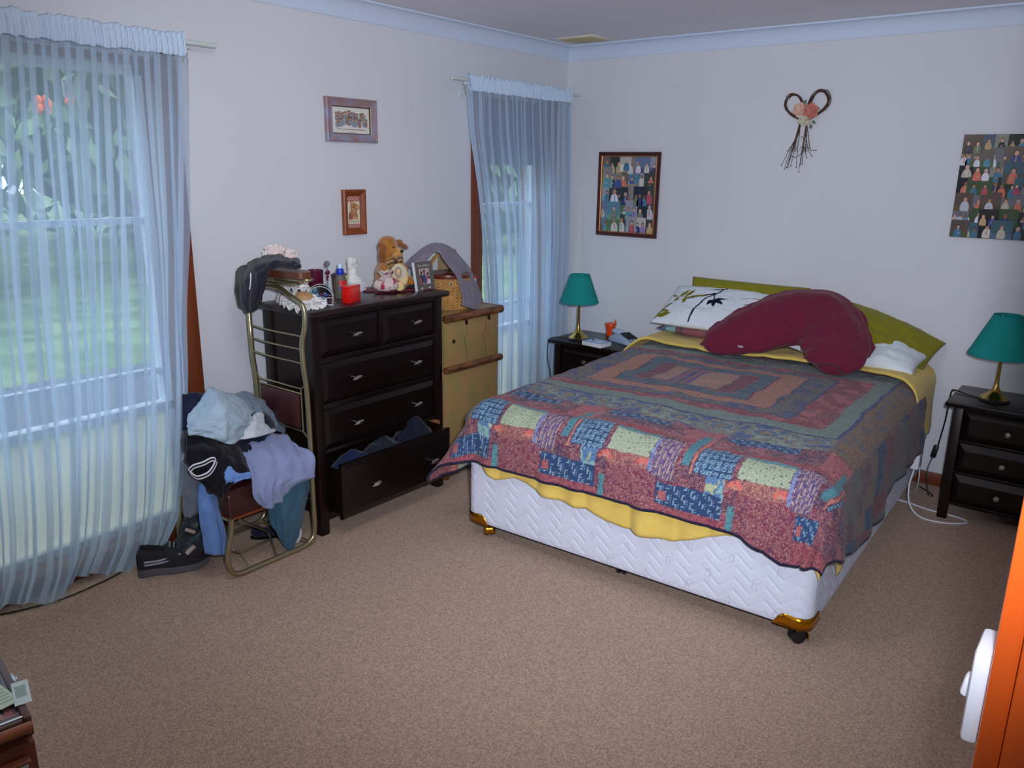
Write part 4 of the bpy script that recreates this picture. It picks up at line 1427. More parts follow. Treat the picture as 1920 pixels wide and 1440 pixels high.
for (ya, yb, za, zb, hs) in ((Y0 + 0.05, -2.134, 0.829, 0.989, (-2.29,)), (-2.106, Y1 - 0.05, 0.829, 0.989, (-1.912,)),
                             (Y0 + 0.05, Y1 - 0.05, 0.619, 0.799, (-2.30, -1.915)), (Y0 + 0.05, Y1 - 0.05, 0.406, 0.589, (-2.30, -1.915))):
    f = MB()
    raised_front(f, FX, ya, yb, za, zb)
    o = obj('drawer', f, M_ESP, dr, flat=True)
    for h in hs:
        drop_handle(o, FX + 0.016, h, (za + zb) / 2 - 0.0)
# the open drawer
ox = 0.108
f = MB()
raised_front(f, FX + ox, Y0 + 0.05, Y1 - 0.05, 0.098, 0.355)
f.box2((FX + ox - 0.30, Y0 + 0.056, 0.112), (FX + ox - 0.012, Y0 + 0.068, 0.32)).box2((FX + ox - 0.30, Y1 - 0.068, 0.112), (FX + ox - 0.012, Y1 - 0.056, 0.32))
f.box2((FX + ox - 0.30, Y0 + 0.06, 0.108), (FX + ox - 0.012, Y1 - 0.06, 0.116))
od = obj('drawer', f, M_ESP, dr, flat=True)
for h in (-2.30, -1.915):
    drop_handle(od, FX + ox + 0.016, h, 0.225)
obj('runner', MB().box2((FX - 0.20, Y1 - 0.054, 0.36), (FX + 0.04, Y1 - 0.050, 0.378)), mat('raw_runner', (150, 100, 60), 0.6), od)
for k, (y0, y1, c, zc, lb) in enumerate(((-2.445, -2.20, (26, 38, 70), 0.365, 'navy folded garment at the near end of the open drawer'), (-2.26, -1.98, (30, 36, 46), 0.385, 'dark grey folded garment in the middle of the open drawer'), (-2.06, -1.79, (22, 26, 42), 0.425, 'dark blue heaped garment at the far end of the open drawer'))):
    u = np.linspace(0, 1, 24); v = np.linspace(0, 1, 24)
    U, V_ = np.meshgrid(u, v, indexing='ij')
    bulge = (np.sin(PI * U) ** 0.22) * (np.clip(np.sin(PI * V_), 0, 1) ** 0.25)
    P = np.stack([FX + ox - 0.20 + 0.18 * U, y0 + (y1 - y0) * V_, 0.118 + (zc - 0.118) * bulge * (0.93 + 0.09 * fbm(U * 4, V_ * 4, k))], -1)
    obj('folded_garment', MB().grid(P), fabric('drawer_cloth_%d' % k, c), label=lb, cat='clothing', group='clothes in the open drawer', sharp=180)

# ------------------------------------------------------------------ bedside tables
NT = 0.594


def nightstand(loc, label):
    t = thing('bedside_table', label, 'bedside table', loc, 0, 'bedside tables')
    w, d = 0.476, 0.36      # local: x 0..w, front at y=0, back at +d
    L = dict(local=True)
    obj('top', MB().box2((-0.034, -0.032, NT - 0.024), (w + 0.034, d + 0.01, NT), 0.006), M_ESP, t, **L)
    for x in (0, w - 0.042):
        for y in (0, d - 0.042):
            q = 0.004
            mb = MB().box2((x, y, 0), (x + 0.042, y + 0.042, NT - 0.024), 0.002)
            obj('leg', mb, M_ESPV, t, **L)
    for x in (0.010, w - 0.026):
        obj('side_panel', MB().box2((x, 0.042, 0.085), (x + 0.016, d - 0.042, NT - 0.024)), M_ESPV, t, **L)
    obj('back_panel', MB().box2((0.042, d - 0.02, 0.085), (w - 0.042, d - 0.01, NT - 0.024)), M_ESPV, t, **L)
    for z in (0.080, 0.238, 0.396, 0.558):
        obj('rail', MB().box2((0.042, 0.008, z), (w - 0.042, 0.05, z + 0.012), 0.002), M_ESP, t, **L)
    for i, z in enumerate((0.093, 0.251, 0.409)):
        mb = MB()
        raised_front(mb, 0, -(w - 0.044), -0.044, z, z + 0.142 + (0.005 if i == 2 else 0), 0.020, 0.032)
        # built facing +x; turn to face -y
        mb.V = [(-v[1], 0.016 - v[0], v[2]) for v in mb.V]
        o = obj('drawer', mb, M_ESP, t, flat=True, **L)
        kb = MB().lathe([(0.004, 0), (0.004, 0.014), (0.013, 0.018), (0.015, 0.022), (0.011, 0.028), (0.0, 0.030)], (w / 2, -0.004, z + 0.072), 16, Euler((PI / 2, 0, 0)))
        k = obj('knob', kb, M_PEWTER, t, **L)
        k.parent = o
    return t


nsr = nightstand((2.592, -0.452, 0), 'espresso bedside table with three drawers on the right of the bed')
dup(nsr, (0.335, -0.545, 0), 0, 'espresso bedside table between the bed and the corner window', 'bedside tables')

M_SHADE = mat('teal_lampshade', (26, 140, 136), 0.85, bump=0.15, bscale=300, spec=0.2)


def lamp(loc, label, rb, rt_, zs0, zs1):
    t = thing('table_lamp', label, 'lamp', loc, 0, 'teal bedside lamps')
    b = MB().lathe([(0.0, 0.010), (0.060, 0.010), (0.062, 0.014), (0.052, 0.024), (0.030, 0.040), (0.016, 0.060), (0.010, 0.085), (0.0085, 0.12), (0.0075, zs0 - 0.02), (0.013, zs0 + 0.005), (0.013, zs0 + 0.03), (0.0, zs0 + 0.03)], n=28)
    obj('stand', b, mat('antique_brass', (176, 150, 82), 0.22, metal=1.0), t, local=True)
    obj('foot', MB().lathe([(0.0, 0.0), (0.064, 0.0), (0.066, 0.006), (0.060, 0.0125), (0.0, 0.0125)], n=28), M_BLACKPL, t, local=True)
    sh = MB()
    n = 48
    rows = []
    for k in range(n):
        a = 2 * PI * k / n
        rows.append([(rb * math.cos(a), rb * math.sin(a), zs0), (rb * 0.997 * math.cos(a), rb * 0.997 * math.sin(a), zs0 + 0.004)] + [((rb + (rt_ - rb) * f) * math.cos(a), (rb + (rt_ - rb) * f) * math.sin(a), zs0 + (zs1 - zs0) * f) for f in (0.1, 0.35, 0.65, 0.9, 1.0)])
    sh.grid(np.array(rows), cu=True)
    o = obj('shade', sh, M_SHADE, t, local=True, sharp=180)
    thick(o, 0.003, 0)
    rim = MB()
    for r, z in ((rb, zs0), (rt_, zs1)):
        rim.tube([(r * math.cos(2 * PI * k / 40), r * math.sin(2 * PI * k / 40), z) for k in range(40)], 0.003, 6, closed=True)
    q = obj('rim', rim, M_SHADE, t, local=True); q.parent = o
    sp = MB()
    for k in range(3):
        a = 2 * PI * k / 3
        sp.tube([(0.012 * math.cos(a), 0.012 * math.sin(a), zs1 - 0.03), (rt_ * math.cos(a), rt_ * math.sin(a), zs1 - 0.01)], 0.0016, 5)
    sp.lathe([(0.006, zs0 + 0.03), (0.022, zs0 + 0.06), (0.024, zs0 + 0.085), (0.012, zs1 - 0.035), (0.0, zs1 - 0.03)], n=16)
    obj('bulb', sp, mat('bulb_glass', (230, 230, 225), 0.3), t, local=True)
    return t


lamp((0.455, -0.462, NT), 'teal shaded brass lamp on the bedside table by the corner window', 0.120, 0.060, 0.238, 0.408)
lamp((2.735, -0.320, NT), 'teal shaded brass lamp on the right-hand bedside table', 0.142, 0.060, 0.222, 0.412)


def cord(name, label, pts, r, m, cat_='cable', n=8, extra=None):
    mb = MB().tube(curve(pts, n), r, 8)
    return obj(name, mb, m, label=label, cat=cat_, at=None)


c1 = cord('lamp_cord', 'black lamp cord running down behind the right bedside table, with an inline switch', [(2.68, -0.325, NT + 0.004), (2.62, -0.30, NT + 0.005), (2.555, -0.25, NT + 0.006), (2.535, -0.21, 0.57), (2.522, -0.16, 0.42), (2.505, -0.12, 0.30), (2.495, -0.10, 0.245), (2.478, -0.10, 0.18), (2.47, -0.13, 0.10), (2.50, -0.18, 0.006), (2.52, -0.175, 0.006), (2.44, -0.09, 0.006)], 0.0035, M_BLACKPL)
obj('inline_switch', MB().box((2.487, -0.103, 0.222), (0.026, 0.018, 0.070), 0.005, rot=Euler((0, 0.16, 0))), M_BLACKPL, c1)
cord('lamp_cord', 'black lamp cord hanging beside the bedside table near the corner window', [(0.40, -0.45, NT + 0.004), (0.36, -0.50, NT + 0.005), (0.31, -0.545, NT + 0.004), (0.294, -0.56, 0.56), (0.292, -0.555, 0.45), (0.306, -0.54, 0.36), (0.32, -0.52, 0.1), (0.32, -0.50, 0.005)], 0.0028, M_BLACKPL)

# white controller block on the bed side and its loop of flex
pb = thing('power_block', 'white power block hung on the bed side at the right', 'power block', (0, 0, 0))
p0 = to_world(np.array(1.575), np.array(1.60), np.array(0.305))
R = Euler((0.0, 0.0, TH))
pb.location = tuple(p0)
W[pb.name] = Matrix.Translation(Vector(p0)) @ R.to_matrix().to_4x4()
pb.rotation_euler = (0, 0, TH)
obj('case', MB().box((0, 0, 0), (0.038, 0.085, 0.175), 0.006), M_WHITEPL, pb, local=True)
sk = MB()
for y, z in ((-0.02, 0.07), (0.0, 0.0), (-0.02, -0.07), (0.03, -0.07)):
    sk.lathe([(0.0, 0.0), (0.004, 0.0), (0.004, 0.002), (0.0, 0.002)], (0.0185, y, z), 10, Euler((0, PI / 2, 0)))
obj('screw', sk, mat('screw_grey', (120, 124, 130), 0.4, metal=0.8), pb, local=True)
cord('white_flex', 'white flex looping from the power block across the carpet', [tuple(p0 + np.array([0.0, -0.02, -0.085])), (2.455, -0.47, 0.13), (2.475, -0.50, 0.05), (2.53, -0.52, 0.006), (2.62, -0.53, 0.006), (2.70, -0.485, 0.006), (2.725, -0.435, 0.006), (2.66, -0.405, 0.006), (2.55, -0.40, 0.006), (2.45, -0.37, 0.006), (2.36, -0.36, 0.006)], 0.004, M_WHITEPL)
cord('white_flex', 'thin white flex dropping behind the power block to the floor', [tuple(p0 + np.array([0.012, 0.035, -0.085])), (2.475, -0.36, 0.14), (2.455, -0.28, 0.05), (2.43, -0.22, 0.006), (2.40, -0.17, 0.006)], 0.003, M_WHITEPL)
cord('floor_cable', 'dark cable lying on the carpet under the large window', [(0.06, -3.72, 0.005), (0.10, -3.62, 0.005), (0.125, -3.50, 0.005), (0.115, -3.38, 0.005), (0.10, -3.30, 0.005), (0.06, -3.20, 0.005)], 0.003, M_BLACKPL)

# bits on the left bedside table
nb = thing('note_pad', 'white notepad with a pale blue cover on the left bedside table', 'notepad', (0.64, -0.535, NT), -0.12)
obj('pages', MB().box((0, 0, 0.012), (0.145, 0.105, 0.024), 0.001), mat('page_edges', (226, 226, 232), 0.8, var=0.06, vscale=200, stretch=(0.1, 0.1, 6)), nb, local=True)
obj('cover', MB().box((0, 0, 0.0255), (0.147, 0.107, 0.003), 0.0008), mat('pale_blue_cover', (150, 184, 224), 0.5), nb, local=True)
obj('label_panel', MB().box((0.0, 0.0, 0.0275), (0.095, 0.066, 0.001)), mat('cover_panel', (206, 222, 244), 0.5), nb, local=True)
pn = thing('pen', 'dark ballpoint pen lying on the notepad', 'pen', (0.615, -0.535, NT + 0.033), -0.75)
obj('barrel', MB().tube([(-0.035, 0, 0), (0.028, 0, 0)], 0.0035, 8), mat('pen_blue', (40, 56, 96), 0.3), pn, local=True)
obj('tip', MB().tube([(0.028, 0, 0), (0.038, 0, 0)], [0.003, 0.0008], 8), M_PEWTER, pn, local=True)
obj('clip', MB().box((-0.024, 0, 0.0042), (0.024, 0.002, 0.0012)), M_PEWTER, pn, local=True)

cu = thing('orange_beaker', 'orange plastic lidded beaker at the back of the left bedside table', 'cup', (0.54, -0.21, NT))
obj('beaker', MB().lathe([(0.0, 0), (0.026, 0), (0.030, 0.05), (0.031, 0.066), (0.0, 0.066)], n=24), mat('orange_plastic', (228, 74, 20), 0.35), cu, local=True)
obj('lid', MB().lathe([(0.031, 0.064), (0.037, 0.066), (0.037, 0.076), (0.034, 0.080), (0.0, 0.080)], n=24), mat('orange_plastic', (228, 74, 20), 0.35), cu, local=True)
obj('spout', MB().tube([(0.024, 0.012, 0.078), (0.026, 0.012, 0.094), (0.027, 0.013, 0.106)], [0.008, 0.006, 0.003], 8), mat('orange_plastic', (228, 74, 20), 0.35), cu, local=True)

ph = thing('telephone', 'grey cordless telephone with black keys on the left bedside table', 'telephone', (0.70, -0.335, NT), -0.35)
pl = []
for k in range(15):
    f = k / 14
    pl.append((0.10 * f - 0.07, 0))
body = MB()
rows = []
for k in range(16):
    f = k / 15
    x = -0.10 + 0.24 * f
    w = 0.048 * (1 - (2 * f - 1) ** 6) ** 0.5 + 0.004
    h = 0.018 + 0.040 * math.sin(PI * min(1.0, f * 1.15)) ** 0.8
    rows.append([(x, w * math.cos(q), max(0.002, h * max(0, math.sin(q)) ** 0.6)) for q in np.linspace(0, PI, 15)])
body.grid(np.array(rows))
obj('body', body, mat('phone_grey', (158, 176, 204), 0.3), ph, local=True)
hd = MB()
rows = []
for k in range(16):
    f = k / 15
    x = -0.085 + 0.09 * f
    r = 0.030 * (1 - (2 * f - 1) ** 4) ** 0.5 + 0.002
    rows.append([(x, r * math.cos(q), 0.058 + 0.016 * math.sin(q) * (r / 0.03)) for q in np.linspace(0, 2 * PI, 18)[:-1]])
hd.grid(np.array(rows), cv=True)
obj('handset', hd, mat('phone_silver', (176, 194, 220), 0.25), ph, local=True)
kp = MB()
for i in range(3):
    for j in range(4):
        kp.box((0.03 + j * 0.022, -0.026 + i * 0.026, 0.058 - 0.006 * j), (0.016, 0.019, 0.008), 0.002, rot=Euler((0, 0.25, 0)))
obj('keypad', kp, M_BLACKPL, ph, local=True)

# ------------------------------------------------------------------ tall camphor trunk with rounded rails
TX0, TX1, TY0, TY1, TZ = 0.045, 0.435, -1.672, -1.237, 0.905
M_CAMPH = mat('aged_camphor', (182, 140, 92), 0.5, var=0.30, vscale=2.6, stretch=(4, 4, 2.2), col2=(128, 118, 70), detail=8, bump=0.1, bscale=40)
M_RAIL = mat('worn_cane_rail', (92, 54, 32), 0.4, var=0.35, vscale=7, stretch=(5, 2, 5), col2=(122, 78, 46))
tk = thing('camphor_trunk', 'tall yellowish camphor trunk with rounded brown rails beside the chest of drawers', 'trunk', ((TX0 + TX1) / 2, (TY0 + TY1) / 2, 0))
obj('upper_body', MB().box2((TX0, TY0, 0.618), (TX1, TY1, 0.885), 0.004), M_CAMPH, tk)
obj('lower_body', MB().box2((TX0, TY0, 0.075), (TX1, TY1, 0.612), 0.004), M_CAMPH, tk)
obj('lid', MB().box2((TX0 - 0.004, TY0, 0.885), (TX1 + 0.004, TY1 + 0.004, TZ), 0.006), M_CAMPH, tk)
for z, r in ((0.885, 0.022), (0.614, 0.019), (0.098, 0.022)):
    mb = MB()
    mb.tube([(TX1 + 0.006, TY0 - 0.002, z), (TX1 + 0.006, TY1 + 0.012, z)], r, 14)
    mb.ell((TX1 + 0.006, TY1 + 0.012, z), (r, r * 0.7, r), n=14, m=8)
    mb.tube([(TX1 + 0.004, TY1 + 0.006, z), (TX0, TY1 + 0.006, z)], r, 14)
    obj('rail', mb, M_RAIL, tk)
for y in (TY0 + 0.03, TY1 - 0.03):
    for x in (TX0 + 0.03, TX1 - 0.03):
        obj('foot', MB().lathe([(0.0, 0.0), (0.020, 0.0), (0.026, 0.02), (0.026, 0.05), (0.022, 0.078), (0.0, 0.078)], (x, y, 0), 16), M_RAIL, tk)
for y in (TY0 + 0.165, TY1 - 0.085):
    obj('clip', MB().box2((TX1 - 0.002, y - 0.009, 0.842), (TX1 + 0.005, y + 0.009, 0.872), 0.002).lathe([(0.0, 0), (0.007, 0), (0.007, 0.006), (0.0, 0.006)], (TX1 + 0.002, y, 0.842), 12, Euler((0, PI / 2, 0))), mat('dark_iron', (58, 54, 46), 0.5, metal=0.7), tk)
kh = MB().lathe([(0.0, 0), (0.011, 0), (0.011, 0.003), (0.004, 0.004), (0.0, 0.004)], (TX1 - 0.001, TY0 + 0.067, 0.760), 16, Euler((0, PI / 2, 0)))
kh.box((TX1 + 0.004, TY0 + 0.067, 0.756), (0.004, 0.004, 0.012))
obj('keyhole', kh, mat('dark_iron', (58, 54, 46), 0.5, metal=0.7), tk)
# vertical joints between the boards of the upper front
for y in (TY0 + 0.165, TY1 - 0.115):
    pts = [(TX1 + 0.0004, y + 0.008 * math.sin(z * 40) + 0.004 * math.sin(z * 90), z) for z in np.linspace(0.637, 0.862, 20)]
    obj('board_joint', MB().tube(pts, 0.0014, 4), mat('joint_dark', (74, 56, 34), 0.8), tk)

# ------------------------------------------------------------------ wicker basket, cardigan, card, box on the trunk
bk = thing('wicker_basket', 'honey wicker basket with a brown wooden lid and hoop handle', 'basket', (0.280, -1.475, TZ))
M_WICK = mat('honey_wicker', (196, 148, 84), 0.6, var=0.22, vscale=40)
BR_, BH = 0.112, 0.165
wk = MB()
nst = 26
for r in range(17):
    z = 0.006 + r * 0.0098
    pts = []
    for k in range(nst * 4):
        a = 2 * PI * k / (nst * 4)
        rr = BR_ * (0.93 + 0.07 * z / BH) + 0.0035 * math.cos(a * nst / 1.0 + (PI if r % 2 else 0))
        pts.append((rr * math.cos(a), rr * math.sin(a), z))
    wk.tube(pts, 0.0045, 5, closed=True)
obj('weave', wk, M_WICK, bk, local=True, kind='stuff')
stk = MB()
for k in range(nst):
    a = 2 * PI * k / nst
    stk.tube([(BR_ * 0.93 * math.cos(a), BR_ * 0.93 * math.sin(a), 0.0), (BR_ * math.cos(a), BR_ * math.sin(a), BH + 0.006)], 0.003, 5)
obj('stakes', stk, M_WICK, bk, local=True, kind='stuff')
obj('lining', MB().lathe([(0.0, 0.002), (BR_ * 0.9, 0.002), (BR_ * 0.95, BH), (0.0, BH)], n=24), mat('basket_inside', (110, 76, 40), 0.8), bk, local=True)
obj('lid', MB().lathe([(0.0, BH), (BR_ + 0.006, BH), (BR_ + 0.008, BH + 0.006), (BR_ + 0.006, BH + 0.020), (BR_ - 0.02, BH + 0.028), (0.0, BH + 0.031)], n=36), mat('lid_mahogany', (104, 48, 32), 0.3, var=0.15, vscale=10), bk, local=True)
hp, hr = [], []
for k in range(21):
    q = PI * k / 20
    hp.append((-0.055, -BR_ * 0.86 * math.cos(q), 0.10 + 0.180 * math.sin(q) ** 0.8))
hd = MB().tube(hp, 0.011, 8, flat=(1.0, 0.5))
for sgn in (1, -1):
    w = []
    for k in range(60):
        f = k / 59; q = PI * f
        w.append((-0.055 + 0.011 * math.cos(f * 60 * sgn), -BR_ * 0.86 * math.cos(q) + 0.007 * math.sin(f * 60 * sgn) * math.cos(q), 0.10 + 0.180 * math.sin(q) ** 0.8 + 0.007 * math.sin(f * 60 * sgn) * math.sin(q)))
    hd.tube(w, 0.003, 4)
obj('hoop_handle', hd, mat('handle_wicker', (206, 150, 76), 0.55, var=0.2, vscale=60), bk, local=True)
tg = thing('price_tag', 'small black and white diamond tag hung on the basket', 'tag', (0.368, -1.552, 1.045))
obj('card', MB().box((0, 0, 0), (0.002, 0.020, 0.020), rot=Euler((0.785, 0, 0.2))), mat('tag_white', (230, 228, 220), 0.5), tg, local=True)
obj('print', MB().box((0.0013, 0, 0), (0.001, 0.013, 0.013), rot=Euler((0.785, 0, 0.2))), M_BLACKPL, tg, local=True)

cloth_obj('cardigan', NETS['cardigan'], fabric('mauve_grey_knit', (128, 120, 134), var=0.06, bump=0.4, bscale=260), label='mauve-grey cardigan draped over the wicker basket', cat='cardigan', t=0.006, amp=0.006, freq=6, seed=4, n=10)
pb2 = thing('brown_box', 'plain brown cardboard box standing behind the basket', 'box', (0.095, -1.25, TZ))
obj('carton', MB().box2((0.055, -1.315, TZ), (0.135, -1.245, 1.185), 0.002), mat('kraft_card', (178, 148, 110), 0.75, var=0.04, vscale=10), pb2)
obj('flap', MB().box((0.095, -1.28, 1.187), (0.076, 0.066, 0.002), rot=Euler((0.06, 0, 0))), mat('kraft_card', (178, 148, 110), 0.75), pb2)
wb = thing('white_box', 'small white box with a red lid edge behind the cardigan', 'box', (0.24, -1.29, TZ))
obj('carton', MB().box2((0.20, -1.335, TZ), (0.28, -1.245, 1.046), 0.002), M_WHITEPL, wb)
obj('red_edge', MB().box2((0.198, -1.337, 1.040), (0.282, -1.243, 1.052), 0.002), mat('red_card', (190, 40, 40), 0.5), wb)

# ------------------------------------------------------------------ things on the chest of drawers


def blob(name, ells, m, parent, vox=0.006, fur=0.0, it=4, **kw):
    """one continuous body grown from overlapping ellipsoids"""
    mb = MB()
    for e in ells:
        mb.ell(e[0], e[1], e[2] if len(e) > 2 else None, n=18, m=12)
    o = obj(name, mb, m, parent, local=parent is not None, sharp=180, **kw)
    mod(o, 'REMESH', mode='VOXEL', voxel_size=vox, use_smooth_shade=True)
    mod(o, 'SMOOTH', factor=0.6, iterations=it)
    if fur:
        tx = bpy.data.textures.get('fur_clouds') or bpy.data.textures.new('fur_clouds', 'CLOUDS')
        tx.noise_scale = 0.012
        mod(o, 'DISPLACE', texture=tx, strength=fur, mid_level=0.5, texture_coords='LOCAL')
    return o


M_FUR = mat('golden_plush', (172, 112, 44), 0.95, var=0.22, vscale=30, bump=0.9, bscale=160, sheen=0.6, spec=0.1)
M_FURD = mat('brown_plush', (138, 80, 30), 0.95, var=0.2, vscale=30, bump=0.9, bscale=160, sheen=0.5, spec=0.1)
M_FURL = mat('pale_plush', (196, 144, 78), 0.95, var=0.12, vscale=30, bump=0.8, bscale=160, sheen=0.5, spec=0.1)
RZd = 0.08
dg = thing('plush_dog', 'golden brown plush dog with floppy ears and a striped bow', 'soft toy', (0.20, -1.83, DT), RZd)
# local: faces +x
blob('body', [((0, 0, 0.070), (0.066, 0.074, 0.074)), ((0.002, 0, 0.125), (0.050, 0.056, 0.052)), ((0.0, 0.0, 0.20), (0.052, 0.054, 0.056)), ((0.0, 0, 0.225), (0.044, 0.046, 0.036)),
              ((0.045, 0.006, 0.182), (0.034, 0.034, 0.027)), ((0.03, 0.062, 0.100), (0.048, 0.024, 0.026), Euler((0, 0.7, 0.2))), ((0.03, -0.062, 0.100), (0.048, 0.024, 0.026), Euler((0, 0.7, -0.2))),
              ((0.075, 0.055, 0.032), (0.050, 0.032, 0.032)), ((0.075, -0.055, 0.032), (0.050, 0.032, 0.032)), ((-0.07, 0, 0.03), (0.03, 0.02, 0.02))], M_FUR, dg, 0.0055, 0.006)
blob('muzzle', [((0.064, 0.004, 0.178), (0.024, 0.028, 0.020)), ((0.060, 0.018, 0.168), (0.018, 0.018, 0.015)), ((0.060, -0.012, 0.168), (0.018, 0.018, 0.015)), ((0.062, 0.003, 0.196), (0.022, 0.012, 0.012))], M_FURL, dg, 0.004, 0.003)
blob('ear', [((0.010, -0.056, 0.205), (0.028, 0.014, 0.030), Euler((0.3, 0, 0))), ((0.018, -0.066, 0.165), (0.026, 0.012, 0.044), Euler((0.1, 0.2, 0)))], M_FURD, dg, 0.004, 0.004)
blob('ear', [((0.018, 0.056, 0.222), (0.024, 0.026, 0.014), Euler((0.5, 0, 0))), ((0.028, 0.086, 0.205), (0.022, 0.034, 0.013), Euler((-0.45, 0.1, 0)))], M_FURD, dg, 0.004, 0.004)
for y in (-0.014, 0.020):
    obj('eye', MB().ell((0.049, y, 0.205), (0.006, 0.0055, 0.0065), n=12, m=8), M_BLACKPL, dg, local=True)
obj('nose', MB().ell((0.087, 0.004, 0.188), (0.008, 0.011, 0.007), n=12, m=8), M_BLACKPL, dg, local=True)
bw = MB()


def ribbon(path, w, wdir):
    P = resample(np.array(path), 6)
    wd = np.array(wdir, float) / np.linalg.norm(wdir)
    rows = [[list(p - wd * w), list(p - wd * w * 0.35), list(p + wd * w * 0.35), list(p + wd * w)] for p in P]
    return np.array(rows)


def rib_col(n):
    c = np.zeros((n, 4, 3))
    c[:, 0] = C_(60, 52, 44); c[:, 1] = C_(200, 172, 112); c[:, 2] = C_(120, 44, 44); c[:, 3] = C_(196, 170, 120)
    return c


for path, w, wd in (([(0.058, -0.015, 0.135), (0.066, -0.04, 0.150), (0.060, -0.075, 0.140), (0.058, -0.066, 0.120), (0.058, -0.02, 0.132)], 0.016, (0.1, 0.2, 1)),
                    ([(0.058, -0.015, 0.135), (0.068, 0.012, 0.150), (0.062, 0.042, 0.142), (0.060, 0.035, 0.125), (0.058, -0.01, 0.132)], 0.016, (0.1, -0.2, 1)),
                    ([(0.060, -0.018, 0.132), (0.078, -0.022, 0.105), (0.082, -0.030, 0.060)], 0.010, (0, 1, 0)),
                    ([(0.060, -0.010, 0.132), (0.080, -0.002, 0.105), (0.086, 0.004, 0.060)], 0.010, (0, 1, 0))):
    R = ribbon(path, w, wd)
    bw.grid(R, col=rib_col(len(R)))
bw.ell((0.062, -0.014, 0.134), (0.010, 0.012, 0.014), n=10, m=8, col=C_(70, 60, 50))
o = obj('striped_bow', bw, M_VFAB, dg, local=True)

# oval picture plaque and the pieces round it
pq = thing('oval_plaque', 'oval cream plaque with a portrait print leaning on the plush dog', 'plaque', (0.300, -1.855, DT + 0.012), -0.62)
RQ = Euler((0, -0.25, 0))


def disc_xf(zc, ry):
    return Matrix.Translation((0, 0, zc)) @ Euler((0, ry, 0)).to_matrix().to_4x4()


def oval(mb, ry, rz_, x0, x1, xf, n=36, col=None, c=(0, 0)):
    poly = [(c[0] + ry * math.cos(2 * PI * k / n), c[1] + rz_ * math.sin(2 * PI * k / n)) for k in range(n)]
    B = Matrix(((0, 0, 1, 0), (1, 0, 0, 0), (0, 1, 0, 0), (0, 0, 0, 1)))
    return mb.prism(poly, x0, x1, xf @ B, col)


xq = disc_xf(0.060, -0.22)
obj('plate', oval(MB(), 0.043, 0.060, 0, 0.008, xq), mat('aged_ivory', (206, 176, 118), 0.45, var=0.1, vscale=20), pq, local=True)
pp = MB()
oval(pp, 0.036, 0.035, 0.008, 0.0086, xq, col=C_(182, 176, 150), c=(0, 0.018))
oval(pp, 0.018, 0.026, 0.0086, 0.0090, xq, col=C_(140, 112, 78), c=(-0.004, 0.016))
oval(pp, 0.010, 0.014, 0.0090, 0.0094, xq, col=C_(196, 164, 124), c=(-0.003, 0.020))
oval(pp, 0.014, 0.012, 0.0090, 0.0093, xq, col=C_(150, 124, 92), c=(-0.003, -0.004))
obj('portrait_print', pp, M_VCOL, pq, local=True, flat=True)
rm = MB().tube([tuple(xq @ Vector((0.009, 0.041 * math.cos(a), 0.058 * math.sin(a)))) for a in np.linspace(PI * 0.98, 2.1 * PI, 26)], 0.005, 8)
obj('raised_rim', rm, mat('aged_ivory', (206, 176, 118), 0.45), pq, local=True)
pch = thing('drawstring_pouch', 'cream pouch printed with red flowers in front of the plush dog', 'pouch', (0.315, -1.955, DT + 0.010), -0.7)


def pouch():
    rows = []
    n = 56
    prof = [(0.0, 0.002), (0.030, 0.0), (0.046, 0.010), (0.052, 0.026), (0.046, 0.044), (0.030, 0.060), (0.020, 0.068), (0.026, 0.080), (0.036, 0.094)]
    P = resample(np.array(prof), 5)
    for i, (r, z) in enumerate(P):
        rw = []
        for k in range(n):
            a = 2 * PI * k / n
            pl = 1 + 0.12 * max(0, (z - 0.03) / 0.06) * math.sin(a * 9 + 0.5 * math.sin(a * 2)) + 0.04 * math.sin(a * 3)
            rw.append((r * pl * math.cos(a) * 0.85, r * pl * math.sin(a) * 1.2, z + 0.004 * math.sin(a * 9) * (z > 0.07)))
        rows.append(rw)
    G = np.array(rows)
    x, y, z = G[..., 0], G[..., 1], G[..., 2]
    col = np.zeros(G.shape); col[:] = C_(206, 190, 184)
    f = fbm(y * 55 + 3, z * 55 + x * 20, 14, 2)
    col[(f > 0.62)] = C_(160, 50, 72); col[(f > 0.36) & (f < 0.46)] = C_(120, 50, 76); col[f < -0.9] = C_(140, 126, 130)
    return MB().grid(G, cv=True, col=col)


obj('bag', pouch(), M_VFAB, pch, local=True, sharp=180)
obj('drawstring', MB().tube([(0.020 * 0.9 * math.cos(a), 0.027 * math.sin(a), 0.068) for a in np.linspace(0, 2 * PI, 24)[:-1]], 0.003, 6, closed=True), mat('cord_grey', (170, 160, 160), 0.8), pch, local=True)
cn = thing('ivory_pot', 'small ivory horn-shaped pot lying between pouch and plaque', 'pot', (0.345, -1.885, DT + 0.024), 0.5)
obj('pot', MB().lathe([(0.0, -0.028), (0.014, -0.028), (0.019, -0.02), (0.022, 0.02), (0.018, 0.03), (0.0, 0.030)], (0, 0, 0.0), 20, Euler((1.35, 0.25, 0))), mat('grey_ivory', (190, 176, 154), 0.5), cn, local=True)
obj('rim', MB().lathe([(0.017, 0.027), (0.021, 0.027), (0.021, 0.033), (0.017, 0.033)], (0, 0, 0.0), 20, Euler((1.35, 0.25, 0))), mat('aged_ivory', (206, 176, 118), 0.45), cn, local=True)
